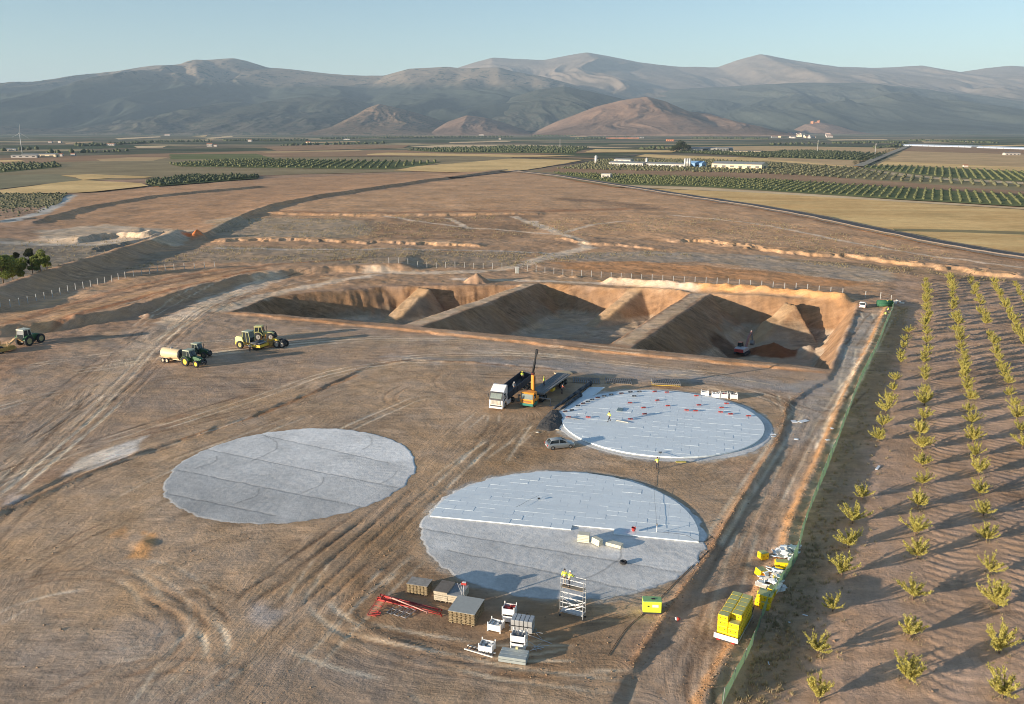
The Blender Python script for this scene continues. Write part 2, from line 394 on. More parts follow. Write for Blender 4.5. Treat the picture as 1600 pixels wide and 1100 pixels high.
ORD = ['', 'first', 'second', 'third', 'fourth', 'fifth', 'sixth', 'seventh', 'eighth', 'ninth', 'tenth', 'eleventh', 'twelfth']
def ordn(i):
    if i < len(ORD): return ORD[i]
    return str(i) + ('th' if 10 <= i % 100 <= 20 else {1: 'st', 2: 'nd', 3: 'rd'}.get(i % 10, 'th'))

# ---------------------------------------------------------------- ground sheet
def axis(segs):
    out = [segs[0][0]]
    for a, b, d0, d1 in segs:
        x = a; 
        while x < b - 1e-6:
            t = (x - a) / (b - a); x = min(b, x + d0 * (d1 / d0) ** t); out.append(x)
    return np.array(out)
xp = axis([(0, 70, .36, .36), (70, 190, .36, .75), (190, 420, .75, 3), (420, 1500, 3, 60), (1500, 30000, 60, 3000)])
gx = np.concatenate([-xp[:0:-1], xp])
gy = axis([(-3000, 20, 400, 8), (20, 54, 6, 1), (54, 130, .34, .34), (130, 290, .34, .55), (290, 420, .55, 1.3), (420, 760, 1.3, 4), (760, 2500, 4, 80), (2500, 40000, 80, 3000)])
GX, GY = np.meshgrid(gx, gy); shp = GX.shape
HX = height(GX, GY)
X, Y = GX.ravel(), GY.ravel()

BASE = np.array(lin(150, 122, 98))
col = np.tile(BASE, (X.size, 1))
def put(ii, a, c):
    a = np.clip(a, 0, 1)[:, None]; col[ii] = col[ii] * (1 - a) + np.array(c) * a
def pline(pts, wd, c, alpha=1., soft=.5, seed=1, wob=1.):
    P = smooth_pts(GL(pts), 2); ii = near(X, Y, P, wd * 1.6 + 3)
    if not len(ii): return
    x, y = X[ii], Y[ii]; s, a, T = pdist(x, y, P)
    n = fbm(x / 3, y / 3, seed, 4)
    d = np.abs(s) + (n - .5) * wd * wob
    put(ii, alpha * sm((wd - d) / (wd * soft)) * sm(a / (wd + .1)) * sm((T - a) / (wd + .1)) * (.55 + .9 * fbm(x / 1.2, y / 1.2, seed + 3, 3)), c)
def inpoly(x, y, P):
    r = np.zeros(x.shape, bool); n = len(P)
    for i in range(n):
        (ax, ay), (bx, by) = P[i], P[(i + 1) % n]
        if ay == by: continue
        r ^= ((ay > y) != (by > y)) & (x < (bx - ax) * (y - ay) / (by - ay) + ax)
    return r
def ppoly(pts, c, alpha=1., soft=3., seed=2, world=False):
    P = pts if world else GL(pts); ii = near(X, Y, P, soft + 2)
    if not len(ii): return
    x, y = X[ii], Y[ii]
    x2 = x + (fbm(x / 6, y / 6, seed, 4) - .5) * soft * 2.5; y2 = y + (fbm(x / 6, y / 6, seed + 9, 4) - .5) * soft * 2.5
    d, _, _ = pdist(x2, y2, list(P) + [P[0]]); d = np.abs(d); i_ = inpoly(x2, y2, P)
    put(ii, alpha * np.where(i_, sm(.5 + d / soft), sm(.5 - d / soft)), c)
BR = lin(134, 108, 84); DBR = lin(120, 97, 77); RED = lin(152, 112, 82); PALE = lin(172, 158, 140); GREY = lin(142, 136, 126); GOLD = lin(196, 142, 84); TAN = lin(176, 140, 104); OCH = lin(190, 132, 78)
# wide zones
ppoly([(-400, 430), (0, 400), (290, 372), (420, 325), (800, 268), (830, 272), (1300, 350), (1700, 430), (1700, 440), (1420, 430), (1340, 470), (850, 440), (600, 445), (300, 470), (0, 540), (-300, 600)], lin(164, 132, 102), .8, 6, 4)
ppoly([(120, 300), (400, 280), (600, 272), (780, 268), (410, 325), (330, 372), (170, 372), (60, 345)], lin(166, 130, 98), .9, 6, 5)
ppoly([(410, 325), (790, 268), (830, 272), (1200, 330), (1500, 395), (1300, 400), (1000, 372), (700, 372), (330, 380)], lin(174, 138, 104), .85, 8, 6)
ppoly([(330, 345), (420, 338), (600, 345), (560, 372), (330, 374)], lin(150, 134, 112), .8, 5, 7)
ppoly([(560, 342), (850, 335), (830, 372), (600, 376)], DBR, .55, 5, 8)
pline([(415, 329), (560, 335), (700, 332), (850, 331), (1000, 325)], 9, RED, .8, .6, 21)
pline([(860, 310), (950, 315), (1040, 330)], 16, DBR, .7, .7, 22)
pline([(350, 377), (430, 372), (560, 378), (640, 379), (740, 384)], 3.2, lin(190, 152, 112), .85, .5, 23)
pline([(1060, 377), (1160, 385), (1230, 396), (1330, 402), (1450, 419), (1600, 436)], 4.2, lin(166, 134, 100), .7, .7, 24)
ppoly([(60, 360), (170, 350), (300, 362), (290, 385), (160, 392), (60, 380)], lin(176, 158, 134), .8, 5, 9)
ppoly([(-200, 380), (0, 372), (120, 385), (230, 382), (100, 425), (0, 455), (-200, 480)], lin(120, 112, 98), .9, 5, 10)
pline([(-100, 385), (0, 378), (120, 385), (250, 380)], 4, lin(165, 155, 140), .7, .5, 25)
ppoly([(330, 385), (830, 395), (800, 418), (560, 420), (300, 410), (200, 425), (220, 400)], lin(140, 124, 104), .75, 4, 11)
pline([(330, 388), (500, 391), (700, 390), (870, 396)], 2.5, PALE, .8, .5, 26)
ppoly([(850, 398), (1000, 392), (1200, 398), (1380, 420), (1410, 440), (1340, 440), (1100, 410), (900, 408)], lin(150, 136, 118), .8, 3, 12)
ppoly([(860, 412), (1000, 408), (1200, 424), (1380, 444), (1300, 450), (1100, 434), (900, 424)], lin(172, 126, 86), .85, 3, 13)
pline([(1200, 404), (1330, 412), (1500, 430), (1620, 448)], 5, lin(132, 110, 84), .8, .6, 27)
ppoly([(840, 425), (940, 428), (1180, 452), (1340, 468), (1330, 478), (1100, 458), (830, 443)], lin(158, 128, 98), .8, 3, 14)
pline([(930, 439), (1050, 449), (1180, 456), (1340, 470)], 5, lin(192, 144, 96), 1, .5, 28)
pline([(1180, 470), (1260, 474), (1340, 476)], 6, lin(196, 150, 104), .9, .5, 38)
# tracks in the middle distance
for P, wd in (([(600, 338), (700, 352), (760, 358), (880, 367)], 2.2), ([(700, 340), (735, 358)], 2.5), ([(800, 338), (860, 360), (930, 385), (870, 395), (820, 412)], 3), ([(830, 345), (870, 362)], 3), ([(990, 345), (930, 350), (880, 364)], 2.2),
              ([(930, 385), (870, 398), (800, 420), (700, 428), (560, 424)], 4), ([(440, 430), (300, 480), (240, 530), (160, 610), (0, 740), (-60, 790)], 5), ([(1040, 336), (1200, 352), (1350, 385), (1600, 420)], 2),
              ([(600, 428), (480, 447), (400, 465), (330, 490)], 4), ([(700, 436), (900, 440), (1100, 455)], 2.5)):
    pline(P, wd, lin(192, 170, 144), .9, .6, int(wd * 10) + P[0][0])
pline([(0, 352), (60, 340), (95, 318), (112, 304)], 5, lin(170, 164, 152), .95, .4, 31)
pline([(-60, 496), (0, 462), (100, 426), (200, 394), (282, 369)], 2.2, lin(150, 122, 100), .8, .5, 32)
pline([(285, 374), (316, 376)], 5, lin(196, 108, 54), 1, .4, 33)
# left fields striped red-brown
for k, (P, c) in enumerate([([(0, 520), (150, 465), (330, 425), (560, 408)], RED), ([(0, 505), (140, 455), (300, 418)], TAN), ([(60, 520), (250, 465), (420, 425)], lin(140, 96, 66)), ([(0, 540), (160, 480), (350, 440)], TAN), ([(120, 480), (300, 440), (450, 415)], DBR)]):
    pline(P, 2.6, c, .7, .6, 50 + k)
# platform round the pits, working floor
ppoly([(150, 520), (345, 490), (640, 518), (960, 555), (1290, 585), (1230, 640), (900, 600), (600, 560), (300, 640), (-100, 830), (-200, 700)], lin(156, 134, 112), .75, 4, 15)
ppoly([(600, 558), (870, 560), (1240, 600), (1260, 620), (1180, 606), (900, 585), (700, 570)], lin(140, 136, 130), .65, 3, 16)
ppoly([(400, 548), (520, 528), (660, 520), (960, 556), (900, 562), (640, 545)], lin(160, 138, 114), .5, 4, 17)
pline([(355, 489), (640, 517), (960, 553), (1296, 583)], 1.0, lin(166, 124, 88), .7, .6, 34)
ppoly([(-100, 830), (300, 640), (600, 562), (900, 584), (1180, 610), (1225, 650), (980, 1045), (900, 1200), (-200, 1300)], lin(163, 138, 111), .85, 4, 18)
ppoly([(420, 900), (620, 800), (760, 700), (880, 700), (740, 760), (640, 830), (600, 900), (520, 950)], lin(134, 111, 86), .7, 4, 19)
ppoly([(540, 900), (640, 870), (780, 930), (980, 960), (950, 1060), (780, 1060), (600, 1000), (530, 950)], lin(132, 106, 80), .7, 2, 20)
ppoly([(900, 600), (760, 640), (720, 720), (860, 730), (880, 680)], lin(140, 115, 88), .7, 3, 22)
ppoly([(0, 1000), (200, 960), (420, 1000), (760, 1050), (900, 1200), (-200, 1250)], lin(144, 127, 110), .7, 6, 21)
ppoly([(100, 745), (130, 715), (235, 680), (225, 700), (150, 735)], lin(196, 184, 168), .9, 1.2, 23)
ppoly([(5, 790), (25, 770), (45, 778), (20, 795)], lin(186, 170, 156), .8, 1, 24)
ppoly([(205, 870), (220, 830), (238, 832), (235, 875)], lin(196, 144, 92), .9, 1., 25)
ppoly([(160, 840), (190, 820), (200, 845)], lin(190, 140, 92), .6, 1.4, 26)
ppoly([(380, 960), (410, 930), (440, 950), (410, 975)], lin(170, 160, 150), .6, 1.6, 27)
pline([(-30, 812), (60, 775), (180, 722), (280, 690), (430, 640), (520, 600), (590, 565), (700, 565), (870, 578)], .5, DBR, .7, .5, 35)
pline([(280, 690), (430, 640), (560, 585)], .7, lin(166, 120, 82), .6, .6, 36)
# sunk road
ppoly([(1400, 480), (1350, 480), (1300, 590), (1235, 640), (1215, 700), (1060, 935), (960, 1110), (1120, 1150), (1190, 960), (1260, 800), (1320, 640)], lin(156, 134, 112), .85, 1.2, 28)
ppoly([(1235, 600), (1300, 590), (1290, 680), (1235, 700)], lin(150, 142, 132), .6, 2, 29)
ppoly([(1345, 485), (1375, 490), (1310, 620), (1290, 600)], lin(150, 142, 130), .7, 2, 30)
pline([(985, 1042), (1060, 930), (1115, 850), (1170, 760), (1215, 690), (1227, 652), (1229, 632)], .4, lin(162, 122, 88), .7, .6, 39)
PB = [(x + .2, y) for x, y in BANKLINE]; ii = near(X, Y, PB, 5); s_, _, _ = pdist(X[ii], Y[ii], PB)
put(ii, sm((.9 - np.abs(s_ - .4) - .9 * (fbm(X[ii] / 1.5, Y[ii] / 1.5, 3) - .3)) / .6), lin(176, 134, 94))
# orchard soil and weedy strip along the fence
P = [(x + .3, y) for x, y in FENCE_EXT] + GL([(1400, 440), (1700, 440), (2600, 600), (2400, 1200), (1500, 1300)])
ppoly(P, lin(162, 134, 110), 1., 1.0, 40, True)
PW = [(x + 2.2, y - 1.0) for x, y in FENCE_EXT]; ii = near(X, Y, PW, 8); s_, _, _ = pdist(X[ii], Y[ii], PW)
put(ii, .5 * sm((3.0 - np.abs(s_) - 3 * (fbm(X[ii] / 2, Y[ii] / 2, 13) - .4)) / 2), lin(126, 106, 74))
# pits
for k, (P, S, D) in enumerate(PITS):
    W_ = GL(P); cx = sum(p[0] for p in W_) / len(W_); cy = sum(p[1] for p in W_) / len(W_)
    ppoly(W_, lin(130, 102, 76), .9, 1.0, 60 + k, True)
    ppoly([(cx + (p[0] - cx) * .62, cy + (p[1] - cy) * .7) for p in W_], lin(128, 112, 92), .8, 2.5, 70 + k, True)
hf = HX.ravel(); ii = np.nonzero((hf < -6.2) & (Y < 300))[0]; put(ii, .85 * sm((-6.2 - hf[ii]) / .7), lin(150, 133, 112))  # pit floors painted lighter, standing in for the stronger skylight on level ground
for (tp, bp, hw, z0, z1) in RAMPS:
    A, B = G(*tp), G(bp[0], bp[1], z1); ii = near(X, Y, [A, B], 9); s_, a_, T_ = pdist(X[ii], Y[ii], [A, B])
    put(ii, .8 * sm((hw + .8 - np.abs(s_)) / 1), lin(154, 128, 98))
for q_ in ([(643, 511), (740, 475), (832, 443)], [(970, 542), (1040, 495), (1096, 457)]): pline(q_, 2.3, lin(184, 158, 128), .85, .4, 81)  # berm tops painted pale, their sunlit look put into the colour
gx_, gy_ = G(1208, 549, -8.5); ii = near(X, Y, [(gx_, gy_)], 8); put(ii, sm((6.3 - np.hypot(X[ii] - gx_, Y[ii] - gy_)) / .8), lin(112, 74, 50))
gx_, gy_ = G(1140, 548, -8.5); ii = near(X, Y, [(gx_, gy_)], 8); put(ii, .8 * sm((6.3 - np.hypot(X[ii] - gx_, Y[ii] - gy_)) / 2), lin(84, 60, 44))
# pale rough ring round the slabs
for (cx, cy, r), c in zip(SLABS, (lin(150, 140, 126), lin(168, 160, 148), lin(142, 120, 96))):
    ii = near(X, Y, [(cx, cy)], r + 5); x, y = X[ii], Y[ii]
    put(ii, .8 * sm((1.4 - (np.hypot(x - cx, y - cy) - r) - 2.4 * (fbm(x / 1.5, y / 1.5, 4) - .35)) / .8), c)

# wheel tracks: bundles of ruts (across, along, strength)
trk = np.zeros((X.size, 3))
TR = [([(-200, 1000), (0, 830), (180, 740), (450, 650), (620, 580), (900, 590)], 16), ([(-150, 900), (0, 760), (160, 620), (250, 520), (330, 470), (450, 432), (620, 428)], 9),
      ([(-300, 720), (0, 600), (300, 560), (640, 530), (1000, 565), (1290, 600)], 13), ([(300, 1130), (420, 990), (520, 880), (640, 780), (740, 690), (800, 650)], 10),
      ([(160, 900), (260, 850), (420, 820), (640, 830)], 8), ([(-150, 1010), (60, 920), (200, 905), (300, 950), (300, 1010), (220, 1060)], 5), ([(430, 930), (470, 990), (560, 1040), (760, 1090), (1000, 1110)], 5),
      ([(560, 960), (640, 1010), (800, 1045), (950, 1050)], 3.5), ([(740, 700), (900, 730), (1050, 760), (1180, 700)], 8), ([(1150, 1300), (1075, 1100), (1130, 930), (1215, 760), (1275, 640), (1330, 560), (1368, 485)], 4.5),
      ([(1380, 470), (1250, 452), (1000, 440), (850, 430), (820, 410)], 5), ([(1000, 590), (1180, 606), (1270, 650)], 4), ([(-100, 560), (100, 500), (300, 440), (560, 412)], 16), ([(860, 400), (1100, 412), (1300, 432), (1420, 445)], 9),
      ([(400, 300), (700, 300), (1000, 320), (1400, 400)], 60), ([(300, 335), (600, 310), (800, 280)], 40)]
for k, (P, wd) in enumerate(TR):
    P = smooth_pts(GL(P), 3); ii = near(X, Y, P, wd + 2); x, y = X[ii], Y[ii]
    s_, a_, T_ = pdist(x, y, P); m = sm((wd - np.abs(s_)) / (wd * .35)) * (.5 if k == 5 else 1)
    up = m > trk[ii, 2]; jj = ii[up]
    trk[jj, 0] = s_[up] + k * 37.; trk[jj, 1] = a_[up]; trk[jj, 2] = m[up]
# orchard: plough lines along the rows
d = Vector((97, 202)).normalized(); P = [(x + 2, y) for x, y in FENCE_EXT] + [(150, 275), (330, 275), (230, 60), (40, 40)]
ii = near(X, Y, P, 0); x, y = X[ii], Y[ii]; q = inpoly(x, y, P); jj = ii[q]
trk[jj, 0] = X[jj] * d.y - Y[jj] * d.x; trk[jj, 1] = X[jj] * d.x + Y[jj] * d.y; trk[jj, 2] = .55
# a few single deep ruts as real relief
Z = HX.ravel().copy()
RUTS = [([(0, 772), (120, 655), (262, 535), (300, 498)], .09), ([(-20, 700), (130, 585), (230, 510)], .07), ([(60, 745), (170, 640), (270, 552)], .07), ([(230, 925), (295, 955), (305, 1000), (270, 1040), (180, 1075)], .10), ([(215, 945), (268, 970), (275, 1000), (250, 1030)], .08),
        ([(0, 925), (90, 895), (190, 898), (270, 945), (298, 990)], .08), ([(500, 985), (560, 1010), (700, 1045), (900, 1062)], .12), ([(520, 970), (600, 1005), (740, 1040), (880, 1050)], .12), ([(560, 985), (640, 1005), (760, 1030)], .1),
        ([(440, 960), (560, 850), (660, 760)], .1), ([(470, 965), (590, 850), (700, 750)], .1), ([(400, 960), (530, 850), (620, 780)], .1), ([(500, 960), (570, 900), (640, 850)], .1), ([(120, 700), (400, 640), (520, 615)], .06),
        ([(1040, 1100), (1110, 960), (1210, 770), (1275, 650)], .08), ([(1070, 1100), (1135, 960), (1230, 770), (1290, 650)], .08), ([(640, 600), (600, 620), (630, 640), (690, 635)], .08), ([(700, 580), (680, 600), (720, 612)], .07),
        ([(60, 1100), (160, 1050), (280, 1035), (400, 1060)], .06), ([(1240, 650), (1200, 610), (1050, 590), (900, 572)], .07)]
for k, (P, dp) in enumerate(RUTS):
    P = smooth_pts(GL(P), 3); ii = near(X, Y, P, 3); x, y = X[ii], Y[ii]; s_, a_, T_ = pdist(x, y, P)
    dp *= .5; e = sm(a_ / 2) * sm((T_ - a_) / 2) * (.6 + .6 * vnoise(a_ / 3, a_ * 0, k))
    for off in (-.95, .95):
        q = (s_ - off) / .32; Z[ii] += dp * e * (np.exp(-((np.abs(q) - 1.5) / .6) ** 2) * .7 - np.exp(-q * q))
    put(ii, .3 * e * sm((.4 - np.abs(np.abs(s_) - .95)) / .25), lin(112, 84, 60))
rt = random.Random(21); NI = np.nonzero(Y < 300)[0]; Xn, Yn = X[NI], Y[NI]
for k in range(190):
    P, wd = TR[rt.choice([0, 0, 0, 0, 1, 1, 2, 2, 3, 3, 3, 5, 5, 6, 6, 7, 9, 9, 9, 10, 11, 12, 13])]; P = smooth_pts(GL(P), 3); n_ = len(P)
    i0 = rt.randrange(0, n_ - 3); i1 = min(n_ - 1, i0 + rt.randint(3, 14)); o0 = rt.uniform(-wd, wd); o1 = o0 + rt.uniform(-4, 4); Q = []
    for i in range(i0, i1 + 1):
        a = P[max(0, i - 1)]; b = P[min(n_ - 1, i + 1)]; L = math.dist(a, b) + 1e-6; o = o0 + (o1 - o0) * (i - i0) / (i1 - i0); Q.append((P[i][0] - (b[1] - a[1]) / L * o, P[i][1] + (b[0] - a[0]) / L * o))
    if max(q[1] for q in Q) > 300 or min(q[1] for q in Q) < 50: continue
    jj = near(Xn, Yn, Q, 2.4)
    if not len(jj): continue
    ii = NI[jj]; x, y = X[ii], Y[ii]; s_, a_, T_ = pdist(x, y, Q); g_ = rt.choice([.95, .95, 1.15, .0]); w_ = rt.uniform(.22, .42)
    e = sm(a_ / 3) * sm((T_ - a_) / 3) * (.3 + .9 * vnoise(a_ / 4, a_ * 0, k)); q = np.abs(np.abs(s_) - g_)
    m_ = e * sm((w_ - q) / (w_ * .7)); c_ = lin(206, 188, 160) if rt.random() < .6 else lin(104, 84, 66)
    put(ii, rt.uniform(.4, .85) * m_, c_); Z[ii] += -rt.uniform(.015, .06) * m_ + rt.uniform(.01, .03) * e * sm(1 - np.abs(q - w_ - .15) / .25)
for cx, cy, r in SLABS: Z *= sm((np.hypot(X - cx, Y - cy) - r) / .5)

rB = [G(1420, 1300), G(1420, 1050), G(1448, 438)]; ii = near(X, Y, rB, 110); x, y = X[ii], Y[ii]; s_, a_, T_ = pdist(x, y, rB); r_ = -s_
ph = (r_ % 7.7) / 7.7; mk = (r_ > 1.0) * sm((np.minimum(ph, 1 - ph) - .10) / .12) * sm((240 - y) / 60); q = a_ + 1.6 * np.sin(ph * math.pi) + (fbm(x / 6, y / 6, 5, 2) - .5) * 2
Z[ii] += .055 * mk * np.sin(q * 2 * math.pi / 1.45) * (.3 + 1.2 * fbm(x / 7, y / 7, 9, 2))
ny, nx = shp
me = bpy.data.meshes.new('ground')
idx = np.arange(nx * ny).reshape(ny, nx)
quads = np.stack([idx[:-1, :-1], idx[:-1, 1:], idx[1:, 1:], idx[1:, :-1]], -1).reshape(-1, 4)
me.vertices.add(nx * ny); me.vertices.foreach_set('co', np.stack([X, Y, Z], 1).astype(np.float32).ravel())
me.loops.add(quads.size); me.loops.foreach_set('vertex_index', quads.astype(np.int32).ravel())
me.polygons.add(len(quads)); me.polygons.foreach_set('loop_start', np.arange(0, quads.size, 4, dtype=np.int32))
me.update(calc_edges=True); me.polygons.foreach_set('use_smooth', np.ones(len(quads), bool))
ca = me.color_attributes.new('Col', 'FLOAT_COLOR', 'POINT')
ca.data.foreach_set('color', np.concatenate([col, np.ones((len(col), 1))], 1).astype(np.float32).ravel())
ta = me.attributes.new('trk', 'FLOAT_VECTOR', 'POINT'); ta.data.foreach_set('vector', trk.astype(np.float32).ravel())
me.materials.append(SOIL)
ground = bpy.data.objects.new('ground', me); C.objects.link(ground); tag(ground, kind='structure')
# ---------------------------------------------------------------- mountains
def hillmat(name, low, high, z0, z1, ns=.0006, bumpd=60, spots=None, dense=.5):
    m, nt, b = newmat(name); gm = NN(nt, 'NewGeometry'); pos = gm.outputs['Position']
    sx = NN(nt, 'SeparateXYZ'); nt.links.new(pos, sx.inputs[0])
    n1 = NN(nt, 'TexNoise', i_Scale=ns, i_Detail=8., i_Roughness=.65, i_Vector=pos).outputs[0]
    n2 = NN(nt, 'TexNoise', i_Scale=ns * 14, i_Detail=6., i_Roughness=.7, i_Vector=pos).outputs[0]
    z = mathn(nt, 'ADD', sx.outputs[2], mathn(nt, 'MULTIPLY', mathn(nt, 'SUBTRACT', n1, .5), (z1 - z0) * 2.5 + 60))
    f = NN(nt, 'MapRange', i_Value=z, i_1=z0, i_2=z1, i_3=0., i_4=1.).outputs[0]
    c = mixc(nt, f, low, high)
    if spots:
        th = NN(nt, 'MapRange', i_Value=n2, i_1=dense, i_2=dense + .06, i_3=0., i_4=1.).outputs[0]
        c = mixc(nt, th, c, spots)
    k = NN(nt, 'MapRange', i_Value=mathn(nt, 'ADD', mathn(nt, 'MULTIPLY', n1, .5), mathn(nt, 'MULTIPLY', n2, .5)), i_1=.35, i_2=.65, i_3=.55, i_4=1.5).outputs[0]
    s = NN(nt, 'VectorMath', operation='SCALE', i_0=c); nt.links.new(k, s.inputs['Scale'])
    nt.links.new(s.outputs[0], b.inputs['Base Color']); b.inputs['Roughness'].default_value = 1; b.inputs['Specular IOR Level'].default_value = 0
    bp = NN(nt, 'Bump', i_Strength=.55, i_Distance=float(bumpd), i_Height=mathn(nt, 'ADD', n1, mathn(nt, 'MULTIPLY', n2, .22))); nt.links.new(bp.outputs[0], b.inputs['Normal'])
    return m
def hills(name, prof, dist, front, back, m, spur=.32, lam=900., seed=0, nx=420, ny=110, pw=1.2, ripple=.5):
    nx = int(nx * 1.7); ny = int(ny * 1.7); xs = [far(p[0], p[1], dist) for p in prof]
    PX = np.array([q[0] for q in xs]); PZ = np.array([q[1] for q in xs])
    gx = np.linspace(PX.min(), PX.max(), nx); Zr = np.interp(gx, PX, PZ)
    ke = np.ones(5) / 5; Zr = np.convolve(np.pad(Zr, 2, 'edge'), ke, 'valid')
    Zr = np.maximum(Zr, -5) + (fbm(gx / lam * 4, gx * 0, seed, 4) - .5) * Zr.max() * .02
    t = np.linspace(0, 1, ny); tb = np.linspace(0, 1, ny // 3)[1:]
    yy = np.concatenate([dist - front * (1 - t), dist + back * tb])
    GX, GY = np.meshgrid(gx, yy)
    T = np.concatenate([t, 1 - tb])[:, None]; F_ = np.concatenate([t * 0 + 1, tb * 0 + .6])[:, None]
    wx = GX + (fbm(GX / lam / 1.5, GY / lam / 1.5, seed + 5, 3) - .5) * lam * 1.6
    n = fbm(wx / lam, GY / lam / 2.2, seed + 1, 4); rg = 1 - np.abs(2 * n - 1)
    n2 = fbm(wx / lam * 3.1, GY / lam / .9, seed + 2, 3); rg2 = 1 - np.abs(2 * n2 - 1)
    n3 = fbm(wx / lam * 7.3, GY / lam * 2.6, seed + 4, 4); rg3 = 1 - np.abs(2 * n3 - 1)
    base = Zr[None, :] * np.power(T, pw)
    # spurs shift the profile fore and aft: valleys are cut into it
    env = np.power(T, .7) * (1 - T ** 2) ** 1.15 
    Z = base + Zr[None, :] * env * ((rg - .72) * spur * 1.6 + (rg2 - .72) * spur * ripple + (rg3 - .72) * spur * .18)
    Z = np.where(T > .02, Z, -8) ; Z[0, :] = -30; Z[-1, :] = -30
    V = np.stack([GX, GY, Z], -1).reshape(-1, 3); a, b_ = GX.shape
    idx = np.arange(a * b_).reshape(a, b_); q = np.stack([idx[:-1, :-1], idx[:-1, 1:], idx[1:, 1:], idx[1:, :-1]], -1).reshape(-1, 4)
    o = meshobj(name, V.tolist(), q.tolist(), m, None, True); tag(o, kind='structure'); return o, (gx, Zr)
M_far = hillmat('far_rock', (.12, .10, .075), (.18, .14, .105), 400, 640, .0004, 35)
M_left = hillmat('left_massif', (.055, .064, .05), (.24, .185, .13), 500, 640, .0005, 25, (.035, .043, .035), .53)
M_mid = hillmat('scrub', (.062, .07, .054), (.085, .084, .064), 200, 600, .0007, 25, (.042, .05, .04), .52)
M_front = hillmat('foothill_scrub', (.12, .105, .08), (.07, .07, .052), 40, 200, .001, 14, (.03, .04, .028), .5)
M_brown = hillmat('brown_hill', (.22, .15, .11), (.27, .17, .115), 30, 150, .002, 12, (.09, .075, .05), .6)
M_brown2 = hillmat('brown_scrub_hill', (.19, .14, .10), (.25, .165, .11), 30, 150, .002, 12, (.05, .055, .035), .52)
hills('mountains', [(600, 150), (660, 120), (700, 110), (740, 98), (770, 90), (800, 92), (850, 93), (880, 88), (918, 82), (950, 87), (1000, 97), (1030, 101), (1060, 104), (1120, 106), (1150, 95), (1188, 84), (1220, 90), (1260, 97), (1310, 104), (1360, 106), (1400, 104), (1440, 102), (1470, 108), (1500, 113), (1540, 106), (1575, 103), (1610, 105), (1700, 112), (1850, 120), (2000, 140)], 17000, 6500, 2500, M_far, .42, 2400, 3, 560, 130, 1.0)
hills('mountains', [(-400, 150), (-200, 140), (0, 130), (70, 128), (110, 124), (150, 121), (200, 108), (240, 103), (270, 102), (320, 94), (365, 91), (385, 95), (400, 100), (420, 106), (450, 108), (520, 116), (560, 118), (600, 118), (640, 107), (700, 104), (720, 106), (780, 105), (800, 111), (850, 120), (900, 133), (960, 151), (1010, 162), (1080, 185), (1140, 205)], 12500, 5200, 2000, M_left, .85, 2500, 11, 600, 150, 1.1)
hills('mountains', [(930, 200), (970, 165), (1000, 150), (1050, 140), (1100, 137), (1170, 133), (1250, 129), (1330, 129), (1400, 133), (1470, 143), (1550, 152), (1600, 160), (1700, 150), (1900, 160)], 13500, 5600, 1500, M_mid, .8, 2400, 21, 520, 140, 1.05)
hills('hills', [(-250, 214), (-100, 205), (0, 200), (60, 194), (150, 178), (230, 168), (300, 172), (345, 160), (380, 159), (400, 164), (430, 156), (480, 151), (540, 152), (570, 160), (600, 172), (640, 190), (680, 206)], 9500, 2600, 1200, M_front, .7, 1000, 31, 480, 100, 1.1)
hills('hills', [(700, 206), (730, 185), (760, 170), (800, 152), (840, 140), (880, 135), (920, 143), (980, 156), (1040, 170), (1090, 186), (1130, 205)], 9800, 2400, 1200, M_front, .45, 900, 37, 300, 90, 1.1)
hills('hills', [(505, 211), (520, 203), (540, 190), (575, 168), (593, 162), (620, 168), (650, 176), (680, 185), (712, 198), (735, 210)], 7600, 1500, 900, M_brown2, .3, 500, 41, 240, 80, 1.0)
hills('hills', [(660, 211), (672, 206), (700, 190), (730, 180), (760, 184), (790, 192), (820, 204), (840, 211)], 7200, 1100, 700, M_brown, .3, 400, 43, 200, 70, 1.0)
hills('hills', [(815, 212), (835, 206), (870, 190), (930, 167), (970, 157), (1010, 151), (1040, 158), (1075, 174), (1110, 178), (1140, 188), (1165, 203), (1180, 211)], 7200, 1600, 1000, M_brown, .36, 620, 47, 320, 90, .95)
o4, (cgx, cgz) = hills('hills', [(1235, 211), (1245, 203), (1258, 194), (1280, 191), (1300, 194), (1320, 203), (1340, 211)], 8200, 700, 500, M_brown, .1, 250, 53, 120, 50, .9)
hills('hills', [(1050, 212), (1100, 206), (1180, 196), (1240, 190), (1320, 180), (1400, 168), (1460, 178), (1530, 196), (1600, 205), (1700, 190), (1800, 205)], 10800, 2400, 900, M_front, .5, 1100, 57, 300, 80, 1.1)
